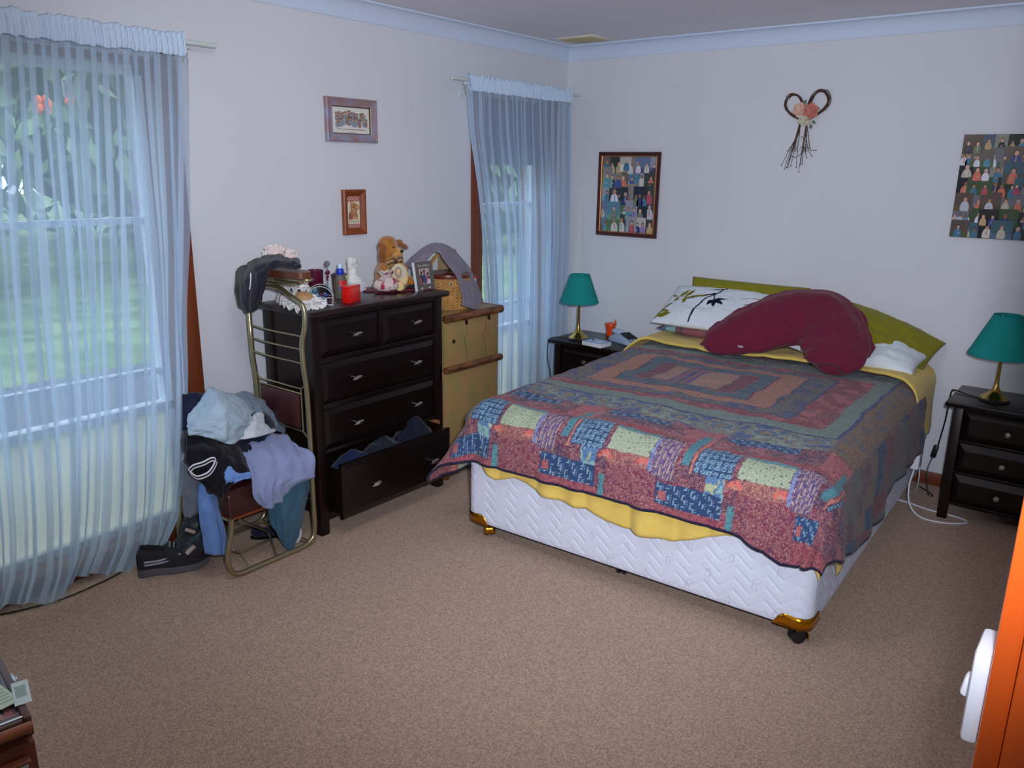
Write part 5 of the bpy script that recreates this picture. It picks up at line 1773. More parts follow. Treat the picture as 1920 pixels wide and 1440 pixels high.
# maroon cloth under them
u = np.linspace(0, 1, 40); v = np.linspace(0, 1, 28)
U, V_ = np.meshgrid(u, v, indexing='ij')
rr = 1 + 0.08 * fbm(U * 5, V_ * 5, 3)
P = np.stack([0.26 + 0.105 * (2 * V_ - 1) * rr + 0.10 * (U - 0.5), -1.865 + 0.135 * (2 * U - 1) * rr, DT + 0.002 + 0.007 * (0.5 + 0.5 * fbm(U * 6, V_ * 5, 8)) * np.sin(PI * U) ** 0.3 * np.sin(PI * V_) ** 0.3], -1)
o = obj('maroon_cloth', MB().grid(P), mat('maroon_satin', (104, 22, 48), 0.45, var=0.15, vscale=20), label='crumpled maroon satin cloth under the pouch and plaque', cat='cloth', sharp=180)
thick(o, 0.002, 0)
nv_ = thing('navy_bundle', 'small navy cloth bundle behind the photo frame', 'cloth', (0.285, -1.765, DT))
blob('bundle', [((0, 0, 0.024), (0.032, 0.030, 0.024)), ((0.02, 0.02, 0.030), (0.026, 0.026, 0.026)), ((0.0, 0.03, 0.036), (0.02, 0.02, 0.02))], fabric('ink_cloth', (24, 28, 44)), nv_, 0.005, 0.004)
# photo frame
pf = thing('photo_frame', 'pewter photo frame with a picture of four people at the right end of the drawers', 'photo frame', (0.395, -1.762, DT), 0.06)
xt = Matrix.Translation((0, 0, 0.0)) @ Euler((0, -0.16, 0)).to_matrix().to_4x4()
FW_, FH_ = 0.132, 0.142


def yz(mb, y0, y1, z0, z1, x0, x1, col=None, xf=xt):
    V = [xf @ Vector(v) for v in ((x0, y0, z0), (x0, y1, z0), (x0, y1, z1), (x0, y0, z1), (x1, y0, z0), (x1, y1, z0), (x1, y1, z1), (x1, y0, z1))]
    return mb.add(V, [(0, 3, 2, 1), (4, 5, 6, 7), (0, 1, 5, 4), (1, 2, 6, 5), (2, 3, 7, 6), (3, 0, 4, 7)], col)


fr = MB()
h2 = FW_ / 2
yz(fr, -h2, -h2 + 0.026, 0, FH_, -0.012, 0.004); yz(fr, h2 - 0.026, h2, 0, FH_, -0.012, 0.004)
yz(fr, -h2 + 0.026, h2 - 0.026, 0, 0.030, -0.012, 0.004); yz(fr, -h2 + 0.026, h2 - 0.026, FH_ - 0.034, FH_, -0.012, 0.004)
obj('frame', fr, mat('pewter_grey', (112, 108, 102), 0.4, metal=0.5), pf, local=True, flat=True)
eg = MB()
yz(eg, -h2 - 0.0012, -h2, 0, FH_, -0.012, 0.004)
obj('pale_edge', eg, mat('edge_silver', (214, 220, 228), 0.35), pf, local=True, flat=True)
bp_ = MB(); yz(bp_, -h2 + 0.02, h2 - 0.02, 0.02, FH_ - 0.02, -0.011, -0.006)
obj('back_board', bp_, M_BLACKPL, pf, local=True, flat=True)
pr = MB()
yz(pr, -0.042, 0.042, 0.028, 0.110, -0.006, 0.0, C_(196, 168, 164))


def blot(mb, cy, cz, ry, rz_, x, col, xf, n=14):
    V = [xf @ Vector((x, cy + ry * math.cos(2 * PI * k / n), cz + rz_ * math.sin(2 * PI * k / n))) for k in range(n)]
    mb.add(V, [list(range(n))], col)


k = 0
for cy, h, c, hc in ((-0.022, 0.048, (48, 44, 58), (120, 84, 70)), (0.0, 0.052, (60, 72, 120), (150, 104, 86)), (-0.034, 0.030, (170, 80, 78), (160, 110, 92)), (0.024, 0.040, (190, 96, 92), (130, 84, 68)), (0.030, 0.020, (214, 214, 224), (214, 214, 224))):
    k += 1
    blot(pr, cy, 0.030 + h * 0.5, 0.013, h * 0.52, 0.0003 + k * 0.0002, C_(*c), xt)
    blot(pr, cy, 0.034 + h * 1.08, 0.0075, 0.010, 0.0015 + k * 0.0002, C_(*hc), xt)
    blot(pr, cy, 0.034 + h * 1.08 + 0.005, 0.0075, 0.006, 0.0027 + k * 0.0001, C_(56, 40, 38), xt)
obj('photo', pr, M_VCOL, pf, local=True, flat=True)
mk = MB()
for i, (y, w, h) in enumerate(((-0.040, 0.003, 0.012), (-0.034, 0.004, 0.004), (-0.024, 0.003, 0.008), (-0.013, 0.006, 0.003), (-0.004, 0.003, 0.012), (0.006, 0.003, 0.006), (0.012, 0.003, 0.012), (0.022, 0.004, 0.008), (0.031, 0.003, 0.005), (0.043, 0.003, 0.004))):
    yz(mk, y, y + w, FH_ - 0.024, FH_ - 0.024 + h, 0.004, 0.0046)
for y, w in ((-0.040, 0.003), (-0.034, 0.010), (0.02, 0.012)):
    yz(mk, y, y + w, 0.008, 0.016, 0.004, 0.0046)
obj('raised_marks', mk, mat('mark_silver', (206, 200, 190), 0.4), pf, local=True, flat=True)
obj('strut', MB().tube([(-0.03, 0, 0.09), (-0.062, 0, 0.003)], 0.004, 6), M_BLACKPL, pf, local=True)

# white bust on a white box
bb_ = thing('white_box', 'flat white box under the white bust', 'box', (0.165, -2.03, DT), 0.1)
obj('carton', MB().box((0, 0, 0.024), (0.085, 0.082, 0.048), 0.002), M_WHITEPL, bb_, local=True)
obj('blue_mark', MB().box((0.0428, -0.02, 0.030), (0.0008, 0.012, 0.006)), mat('blue_ink', (40, 60, 150), 0.5), bb_, local=True)
bs = thing('bust', 'small white bust of a bearded man with long hair', 'statue', (0.165, -2.035, DT + 0.048), -0.35)
M_PLAS = mat('white_marble', (222, 222, 216), 0.5, var=0.05, vscale=20)
# faces +y (to the right of the picture)
blob('bust', [((0, 0.002, 0.020), (0.027, 0.034, 0.022)), ((0, 0.0, 0.042), (0.022, 0.026, 0.030)), ((0, -0.004, 0.070), (0.015, 0.015, 0.022)), ((0, 0.004, 0.096), (0.017, 0.021, 0.023)),
              ((0, -0.008, 0.096), (0.019, 0.020, 0.025)), ((0, -0.014, 0.074), (0.017, 0.012, 0.026)), ((0, 0.024, 0.096), (0.004, 0.009, 0.006), Euler((-0.5, 0, 0))), ((0, 0.017, 0.080), (0.011, 0.013, 0.016), Euler((0.5, 0, 0))), ((0, 0.019, 0.106), (0.012, 0.006, 0.005))], M_PLAS, bs, 0.0026, it=1)
obj('plinth', MB().box((0, 0, 0.006), (0.062, 0.072, 0.012), 0.003).box((0, 0, 0.016), (0.052, 0.062, 0.010), 0.003), M_PLAS, bs, local=True)

# red box
rb = thing('red_gift_box', 'shiny red gift box standing at the front of the drawers', 'box', (0.40, -2.25, DT), 0.30)
obj('carton', MB().box((0, 0, 0.034), (0.042, 0.090, 0.068), 0.002), mat('red_foil', (214, 22, 14), 0.25, coat=0.5), rb, local=True)
obj('lid', MB().box((0, 0, 0.072), (0.045, 0.093, 0.008), 0.002), mat('red_foil_lid', (226, 44, 24), 0.25, coat=0.5), rb, local=True)

# water bottle
wbt = thing('water_bottle', 'clear water bottle with a blue cap and red label', 'bottle', (0.27, -2.20, DT))
gl = mat('clear_plastic', (214, 210, 196), 0.08, trans=0.85, spec=0.4)
obj('flask', MB().lathe([(0.0, 0.0), (0.026, 0.0), (0.0285, 0.006), (0.0285, 0.030), (0.027, 0.034), (0.0285, 0.038), (0.0285, 0.080), (0.024, 0.097), (0.016, 0.108), (0.014, 0.112), (0.0, 0.112)], n=28), gl, wbt, local=True)
obj('cap', MB().lathe([(0.0, 0.108), (0.0165, 0.108), (0.0175, 0.112), (0.0175, 0.126), (0.014, 0.134), (0.010, 0.136), (0.0, 0.136)], n=24), mat('blue_cap', (16, 50, 190), 0.3), wbt, local=True)
obj('spout_cover', MB().lathe([(0.010, 0.135), (0.0105, 0.150), (0.008, 0.156), (0.0, 0.156)], n=20), mat('pale_cap', (190, 220, 240), 0.25), wbt, local=True)
lb = []
for k in range(15):
    a = -0.9 + 2.2 * k / 14
    lb.append([(0.0291 * math.cos(a), 0.0291 * math.sin(a), z) for z in (0.036, 0.05, 0.066, 0.082)])
lc = np.zeros((15, 4, 3)); lc[:, 2:] = C_(208, 40, 36); lc[:, :2] = C_(70, 96, 150); lc[5:9, 1] = C_(220, 90, 80)
obj('label', MB().grid(np.array(lb), col=lc), M_VCOL, wbt, local=True)

# candle glass, wire photo clip, lidded jar, cream carton
cg = thing('maroon_candle_glass', 'dark maroon candle glass behind the lace hats', 'candle holder', (0.185, -2.275, DT + 0.058))
obj('glass', MB().lathe([(0.0, 0.0), (0.032, 0.0), (0.0345, 0.004), (0.0365, 0.070), (0.034, 0.070), (0.031, 0.006), (0.0, 0.006)], n=30), mat('maroon_glass', (84, 18, 44), 0.2, coat=0.3), cg, local=True)
obj('wax', MB().lathe([(0.0, 0.005), (0.031, 0.006), (0.033, 0.045), (0.0, 0.045)], n=24), mat('maroon_wax', (120, 40, 60), 0.5), cg, local=True)
st_ = thing('flat_tin', 'flat dark tin holding up the candle glass', 'tin', (0.185, -2.275, DT))
obj('tin', MB().lathe([(0.0, 0.0), (0.050, 0.0), (0.052, 0.003), (0.052, 0.050), (0.050, 0.053), (0.0, 0.053)], n=32), mat('tin_brown', (96, 66, 56), 0.45, metal=0.3), st_, local=True)
obj('lid', MB().lathe([(0.0, 0.048), (0.0535, 0.048), (0.0535, 0.056), (0.050, 0.058), (0.0, 0.058)], n=32), mat('tin_brown', (96, 66, 56), 0.45, metal=0.3), st_, local=True)
wc = thing('wire_photo_clip', 'black spiral wire photo clip with a maroon glass bead', 'photo clip', (0.20, -2.218, DT))
sp = [(0, 0.0, 0.03), (0, 0.002, 0.095), (0, 0.004, 0.128)]
for k in range(34):
    a = -0.6 + k * 0.42
    r = 0.017 * (1 - k / 40)
    sp.append((0, 0.002 - r * math.cos(a) + 0.0, 0.150 + r * math.sin(a)))
obj('wire', MB().tube(sp, 0.0016, 6), M_BLACKPL, wc, local=True)
obj('bead', MB().ell((0, 0.003, 0.112), (0.011, 0.011, 0.011)).ell((0, 0.002, 0.092), (0.006, 0.006, 0.009)).ell((0, 0.001, 0.078), (0.004, 0.004, 0.006)), mat('bead_maroon', (90, 20, 50), 0.15, coat=0.5), wc, local=True)
obj('base', MB().lathe([(0.0, 0.0), (0.024, 0.0), (0.022, 0.012), (0.006, 0.030), (0.0, 0.032)], n=20), mat('bead_maroon', (90, 20, 50), 0.15, coat=0.5), wc, local=True)
jr = thing('lidded_jar', 'speckled brown jar with a dark knobbed lid', 'jar', (0.155, -2.11, DT))
obj('body', MB().lathe([(0.0, 0.0), (0.026, 0.0), (0.031, 0.02), (0.035, 0.060), (0.036, 0.084), (0.0, 0.084)], n=28), mat('speckled_glaze', (104, 84, 68), 0.35, var=0.5, vscale=60, col2=(60, 40, 34)), jr, local=True)
obj('lid', MB().lathe([(0.0, 0.082), (0.039, 0.084), (0.039, 0.089), (0.030, 0.096), (0.006, 0.100), (0.005, 0.106), (0.009, 0.110), (0.009, 0.117), (0.0, 0.119)], n=28), mat('dark_lid', (40, 38, 36), 0.3), jr, local=True)
cbx = thing('cream_carton', 'narrow cream carton with faint print behind the bottle', 'box', (0.225, -2.145, DT), 0.25)
obj('carton', MB().box((0, 0, 0.046), (0.026, 0.036, 0.092), 0.001), mat('cream_card', (214, 198, 150), 0.6), cbx, local=True)
mk = MB()
for i in range(3):
    mk.box((0.0134, -0.002, 0.066 - i * 0.013), (0.0006, 0.018 - 0.004 * i, 0.003))
mk.box((0.0134, 0, 0.012), (0.0006, 0.030, 0.018))
obj('print', mk, mat('tan_print', (186, 160, 110), 0.6), cbx, local=True)

# dome trinket box of leaded glass
tb = thing('glass_trinket_box', 'dome-topped leaded glass trinket box at the front of the drawers', 'trinket box', (0.352, -2.385, DT), -0.72)
w_, d_, hs_ = 0.054, 0.036, 0.034
prof = [(-w_, 0.003), (-w_, hs_)] + [(-w_ * math.cos(a), hs_ + 0.050 * math.sin(a)) for a in np.linspace(0.15, PI - 0.15, 11)] + [(w_, hs_), (w_, 0.003)]
pan = MB()
Bm = Matrix(((0, 0, 1, 0), (1, 0, 0, 0), (0, 1, 0, 0), (0, 0, 0, 1)))
G = np.array([[(x, y, z) for x in (-d_, d_)] for (y, z) in prof])
pan.grid(G)
pan.add([(d_, y, z) for y, z in prof], [list(range(len(prof)))]).add([(-d_, y, z) for y, z in prof], [list(range(len(prof)))[::-1]])
tgm = bpy.data.materials['window_glass'].copy()
tgm.name = 'silver_blue_glass'
for nd in tgm.node_tree.nodes:
    if nd.type == 'BSDF_TRANSPARENT': nd.inputs['Color'].default_value = lin(206, 228, 238)
    if nd.type == 'FRESNEL': nd.inputs['IOR'].default_value = 1.9
obj('panes', pan, tgm, tb, local=True)
ld = MB()
for x in (-d_, d_):
    ld.tube([(x, y, z) for y, z in prof], 0.0022, 6, closed=True)
    ld.tube([(x, -w_, hs_), (x, w_, hs_)], 0.0018, 6)
for y, z in (prof[0], prof[1], prof[-1], prof[-2], prof[7]):
    ld.tube([(-d_, y, z), (d_, y, z)], 0.002, 6)
obj('leading', ld, M_PEWTER, tb, local=True)
rs = np.random.RandomState(4)
tr = MB()
for i in range(26):
    c = [(150, 40, 90), (90, 80, 160), (170, 190, 210), (60, 120, 150), (160, 60, 60), (200, 200, 210)][i % 6]
    tr.ell((rs.uniform(-0.026, 0.03), rs.uniform(-0.04, 0.04), 0.008 + rs.uniform(0, 0.04)), (0.007, 0.009, 0.006), n=8, m=6, col=C_(*c))
obj('trinkets', tr, mat('trinket_colours', (200, 200, 200), 0.15, vcol=True), tb, local=True, kind='stuff')

# two lace doilies / straw hats piled at the near end
M_LACE = mat('white_lace', (226, 224, 222), 0.85, bump=0.5, bscale=160)
M_STRAW = mat('tan_straw', (196, 150, 104), 0.75, var=0.08, vscale=60)


def lace_hat(loc, rx, ry, rz, label, s=1.0):
    t = thing('lace_hat', label, 'hat', loc, rz, 'lace-trimmed straw hats')
    xf = Euler((rx, ry, 0)).to_matrix().to_4x4()
    rows = []
    n = 90
    for i in range(16):
        f = i / 15
        r = 0.035 + 0.075 * f
        rows.append([list(xf @ Vector((s * r * math.cos(a) * (1 + 0.03 * f * math.sin(13 * a)), s * r * math.sin(a) * (1 + 0.03 * f * math.sin(13 * a)), 0.014 + 0.012 * f * math.sin(17 * a) + 0.006 * f * math.sin(29 * a + i) - 0.010 * f))) for a in np.linspace(0, 2 * PI, n + 1)[:-1]])
    o = obj('lace_brim', MB().grid(np.array(rows), cv=True), M_LACE, t, local=True, sharp=180)
    thick(o, 0.004, 0)
    cr_ = MB()
    prof = [(0.046, 0.012), (0.044, 0.03), (0.036, 0.042), (0.02, 0.048), (0.0, 0.050)]
    cr_.lathe([(r * s, z) for r, z in prof], n=28)
    cr_.V = [xf @ Vector(v) for v in cr_.V]
    obj('straw_crown', cr_, M_STRAW, t, local=True)
    ruf = MB()
    rs2 = np.random.RandomState(int(abs(loc[1]) * 1000))
    for i in range(26):
        a = 2 * PI * i / 26
        ruf.ell(tuple(xf @ Vector((s * 0.056 * math.cos(a), s * 0.056 * math.sin(a), 0.022 + rs2.uniform(-0.003, 0.004)))), (0.010, 0.010, 0.009), n=8, m=6)
    obj('lace_ruffle', ruf, M_LACE, t, local=True)
    bwl = MB()
    for a in (0.0, 1.3, 2.5, 3.8, 5.0):
        bwl.ell(tuple(xf @ Vector((0.07 * s + 0.014 * math.cos(a), 0.014 * math.sin(a), 0.034))), (0.013, 0.013, 0.008), n=10, m=6)
    bwl.ell(tuple(xf @ Vector((0.07 * s, 0, 0.040))), (0.008, 0.008, 0.008), n=10, m=6, col=None)
    obj('lace_flower', bwl, M_LACE, t, local=True)
    return t


lace_hat((0.35, -2.475, DT + 0.016), 0.12, 0.20, 0.3, 'white lace hat with a tan straw crown at the near end of the drawers', 0.92)
lace_hat((0.205, -2.405, DT + 0.050), 0.05, 0.16, 2.0, 'white frilled lace hat behind the dome trinket box', 0.86)
# beaded doll head of pearls behind the jacket
pl_ = thing('pearl_posy', 'pale pink posy of sugar-white beads standing behind the black jacket', 'ornament', (0.17, -2.45, DT))
rs = np.random.RandomState(9)
be = MB()
for i in range(230):
    d = rs.normal(size=3); d /= np.linalg.norm(d)
    c = np.array([0.0, -0.030, 0.215]) if i < 150 else np.array([0.0, 0.046, 0.200])
    r = (0.052, 0.050, 0.040) if i < 150 else (0.036, 0.036, 0.034)
    p = c + d * np.array(r) * rs.uniform(0.85, 1.0)
    be.ell(tuple(p), (0.0062, 0.0062, 0.0062), n=7, m=5)
obj('beads', be, mat('pearl_bead', (232, 216, 212), 0.25, coat=0.4, var=0.06, vscale=40), pl_, local=True, kind='stuff')
obj('core', MB().ell((0, -0.03, 0.215), (0.046, 0.044, 0.035)).ell((0, 0.046, 0.2), (0.031, 0.031, 0.029)), mat('posy_core', (226, 206, 196), 0.7), pl_, local=True)
obj('holder', MB().lathe([(0.0, 0.0), (0.034, 0.0), (0.030, 0.02), (0.012, 0.05), (0.012, 0.12), (0.030, 0.18), (0.0, 0.19)], n=24), mat('posy_china', (214, 200, 196), 0.35), pl_, local=True)

# ------------------------------------------------------------------ valet chair
vc = thing('valet_chair', 'tubular brass valet chair with brown vinyl seat box, heaped with clothes', 'chair', (0.31, -2.78, 0))
M_VINYL = mat('brown_vinyl', (62, 26, 26), 0.38, bump=0.25, bscale=180, var=0.08, vscale=10)
TR = 0.0115


def side_tube(x, top):
    pts = [(x, -2.992, 0.262), (x, -3.000, 0.20), (x, -3.018, 0.14), (x, -3.022, 0.085), (x, -3.008, 0.035), (x, -2.970, 0.0135), (x, -2.90, 0.0125), (x, -2.75, 0.0125), (x, -2.66, 0.0125), (x, -2.612, 0.028), (x, -2.590, 0.072), (x, -2.588, 0.20), (x, -2.588, 0.43), (x, -2.590, 0.69), (x, -2.600, 0.81), (x, -2.602, 0.915), (x + top * 0.012, -2.595, 0.975), (x + top * 0.016, -2.592, 1.035), (x + top * 0.002, -2.595, 1.080), (x - top * 0.07, -2.60, 1.112), (0.31 + top * 0.05, -2.60, 1.134), (0.31, -2.60, 1.138)]
    return curve(pts, 5)


obj('side_frame', MB().tube(side_tube(0.49, 1), TR, 12), M_TUBE, vc)
obj('side_frame', MB().tube(side_tube(0.13, -1), TR, 12), M_TUBE, vc)
for z in (0.945, 0.888, 0.828):
    obj('back_rung', MB().tube(curve([(0.135, -2.598, z + 0.004), (0.22, -2.588, z - 0.004), (0.31, -2.584, z - 0.006), (0.40, -2.588, z - 0.003), (0.485, -2.598, z)], 6), 0.0038, 8), M_TUBE, vc)
pf_ = MB()
pf_.tube([(0.14, -2.592, 0.735), (0.155, -2.59, 0.712), (0.45, -2.59, 0.712), (0.485, -2.59, 0.735)], 0.0036, 8)
pf_.tube([(0.155, -2.59, 0.690), (0.45, -2.59, 0.690)], 0.0036, 8)
pf_.tube([(0.45, -2.59, 0.712), (0.45, -2.59, 0.520), (0.487, -2.59, 0.490)], 0.0036, 8)
pf_.tube([(0.155, -2.59, 0.712), (0.155, -2.59, 0.520), (0.135, -2.59, 0.490)], 0.0036, 8)
pf_.tube([(0.155, -2.59, 0.520), (0.45, -2.59, 0.520)], 0.0036, 8)
obj('panel_frame', pf_, M_TUBE, vc)
obj('back_panel', MB().box2((0.168, -2.600, 0.532), (0.432, -2.582, 0.686), 0.006), M_VINYL, vc)
sb = MB()
sb.box2((0.148, -2.985, 0.252), (0.472, -2.615, 0.362), 0.012)
obj('seat_box', sb, M_VINYL, vc)
obj('seat_lid', MB().box2((0.144, -2.990, 0.362), (0.476, -2.612, 0.376), 0.006), M_VINYL, vc)
pp = MB()
for a, b in (((0.475, -2.988, 0.362), (0.475, -2.614, 0.362)), ((0.146, -2.988, 0.362), (0.475, -2.988, 0.362)), ((0.474, -2.986, 0.253), (0.474, -2.986, 0.36))):
    pp.tube([a, b], 0.0028, 6)
obj('piping', pp, mat('brown_piping', (84, 46, 42), 0.4), vc)
obj('rivet', MB().ell((0.479, -2.988, 0.352), (0.004, 0.004, 0.005), n=10, m=6), M_PEWTER, vc)
obj('seat_base', MB().box2((0.15, -2.98, 0.240), (0.47, -2.62, 0.252), 0.002), mat('red_brown_board', (120, 56, 26), 0.5), vc)
obj('seat_support', MB().tube([(0.49, -2.99, 0.248), (0.13, -2.99, 0.248)], 0.006, 8).tube([(0.49, -2.59, 0.248), (0.13, -2.59, 0.248)], 0.006, 8), M_TUBE, vc)
rk = MB()
rk.tube([(0.49, -2.955, 0.245), (0.36, -2.74, 0.075)], 0.0042, 8)
rk.tube([(0.485, -2.990, 0.125), (0.415, -2.915, 0.060), (0.400, -2.755, 0.060), (0.36, -2.74, 0.075)], 0.0042, 8)
rk.tube([(0.487, -2.925, 0.012), (0.415, -2.915, 0.060)], 0.0042, 8)
rk.tube([(0.487, -2.79, 0.012), (0.400, -2.755, 0.060)], 0.0042, 8)
rk.tube([(0.20, -2.74, 0.075), (0.36, -2.74, 0.075)], 0.0042, 8)
rk.tube([(0.13, -2.955, 0.245), (0.20, -2.74, 0.075)], 0.0042, 8)
obj('shoe_rack', rk, M_TUBE, vc)
obj('cross_tube', MB().tube([(0.13, -2.615, 0.0135), (0.49, -2.615, 0.0135)], 0.009, 10), M_TUBE, vc)
obj('stub', MB().tube([(0.455, -2.59, 0.213), (0.49, -2.59, 0.214)], 0.004, 8), M_PEWTER, vc)
hg = MB()
hg.tube([(0.31, -2.60, 1.138), (0.31, -2.60, 1.195)], 0.0045, 8)
for z, xa, xb, dy in ((1.160, 0.14, 0.46, 0.028), (1.184, 0.10, 0.54, 0.032)):
    loop = []
    for k in range(40):
        a = 2 * PI * k / 40
        c, s = math.cos(a), math.sin(a)
        loop.append(((xa + xb) / 2 + (xb - xa) / 2 * (abs(c) ** 0.5) * (1 if c > 0 else -1), -2.60 + dy * (abs(s) ** 0.7) * (1 if s > 0 else -1) + 0.02 * (abs(c) ** 2), z))
    hg.tube(loop, 0.0055, 8, closed=True)
obj('hanger', hg, M_TUBE, vc)
ty = MB()
poly = [(0.30 + 0.0 * k, 0) for k in range(0)]
for k in range(36):
    a = 2 * PI * k / 36
    c, s = math.cos(a), math.sin(a)
    poly.append((0.385 + 0.150 * (abs(c) ** 0.6) * (1 if c > 0 else -1), -2.595 + 0.050 * (abs(s) ** 0.7) * (1 if s > 0 else -1)))
ty.prism(poly, 1.191, 1.216)
obj('tray', ty, mat('tray_brown', (104, 56, 40), 0.4, var=0.1, vscale=8), vc)

CH_ = dict(cat='clothing', group='clothes heaped on the valet chair')
jk = cloth_obj('jacket', NETS['jacket'], fabric('charcoal_suiting', (34, 32, 42), var=0.08), label='black jacket hung over the top of the valet chair', cat='clothing', t=0.012, amp=0.008, freq=7, seed=3, n=12, stretch=(0.4, 1.6))
cloth_obj('sleeve', NETS['sleeve'], fabric('charcoal_suiting', (34, 32, 42)), jk, t=0.014, amp=0.008, freq=6, seed=5, n=10)
obj('white_seam', MB().tube(curve(SEAM, 5), 0.0022, 6), M_WHITEPL, jk)
cloth_obj('towel', NETS['towel'], fabric('lilac_terry', (142, 154, 192), var=0.06, bump=0.6, bscale=200), t=0.007, amp=0.013, freq=8, seed=6, stretch=(0.5, 1.2), label='lilac blue towel hanging over the front of the heap', cat='towel', group=None)
cloth_obj('shirt', NETS['shirt'], fabric('pale_blue_shirting', (172, 196, 212), var=0.04), t=0.004, amp=0.014, freq=9, seed=8, n=14, label='crumpled pale blue shirt on top of the heap', **CH_)
cloth_obj('garment', NETS['grey'], fabric('blue_grey_jersey', (120, 138, 158), var=0.05), t=0.008, amp=0.012, freq=8, seed=10, label='blue-grey garment slumped against the back of the chair', **CH_)
cloth_obj('garment', NETS['white'], fabric('off_white_cotton', (206, 214, 220), var=0.03), t=0.008, amp=0.008, freq=5, seed=12, label='folded off-white garment between the shirt and the towel', **CH_)
bk_o = cloth_obj('garment', NETS['black'], fabric('black_jersey', (22, 20, 28), var=0.06), t=0.010, amp=0.012, freq=8, seed=14, label='black garment with white striped trim drooping off the seat', **CH_)
trim = MB()
for off, c in ((0.0, (226, 228, 238)), (0.0065, (40, 40, 50)), (0.012, (220, 222, 232))):
    lp = [tuple(np.array(p) + np.array([0.006, off * 0.3, -off])) for p in curve(TRIM, 5)]
    trim.tube(lp, 0.0032, 6, closed=True, col=C_(*c))
obj('striped_trim', trim, M_VFAB, bk_o)
cloth_obj('garment', NETS['denim'], fabric('sky_blue_denim', (112, 152, 214), var=0.06), t=0.006, amp=0.005, freq=5, seed=16, label='sky blue cloth poking out over the brown seat box', **CH_)
jo = cloth_obj('jeans', NETS['jeans'], fabric('light_denim', (108, 146, 206), var=0.12, vscale=20, bump=0.4), t=0.010, amp=0.004, freq=4, seed=18, label='leg of light blue jeans hanging to the floor', **CH_)
pts = curve([np.array(r[1]) * 0.55 + np.array(r[2]) * 0.45 + np.array([0.009, 0, 0]) for r in NETS['jeans']], 6)
obj('seam', MB().tube(pts, 0.0022, 5), fabric('denim_seam', (74, 104, 160)), jo)
cloth_obj('trousers', NETS['trouser'], fabric('stone_grey_twill', (112, 122, 132), var=0.08), t=0.008, amp=0.007, freq=5, seed=20, label='grey trouser leg hanging beside the sheer curtain', **CH_)
cloth_obj('garment', NETS['teal'], fabric('petrol_blue_jersey', (62, 100, 122), var=0.08), t=0.006, amp=0.012, freq=7, seed=22, stretch=(0.5, 1.4), label='petrol blue garment hanging down under the lilac towel', **CH_)
cloth_obj('garment', NETS['navy'], fabric('navy_knit', (26, 34, 62), var=0.08), t=0.008, amp=0.006, freq=5, seed=24, label='navy garment at the back of the heap by the window frame', **CH_)
hp_ = thing('clothes_heap', 'dark clothes packed in the middle of the heap on the seat', 'clothing', (0.31, -2.80, 0.377), group='clothes heaped on the valet chair')
blob('heap', [((0, -0.05, 0.07), (0.145, 0.17, 0.085)), ((-0.02, -0.13, 0.15), (0.12, 0.12, 0.10)), ((-0.04, 0.03, 0.15), (0.11, 0.15, 0.10)), ((0.0, -0.17, 0.06), (0.13, 0.08, 0.07)), ((-0.09, -0.08, 0.21), (0.06, 0.13, 0.07))], fabric('dark_navy_mix', (26, 30, 46), var=0.15), hp_, 0.014, 0.012)

# things on the floor by the chair


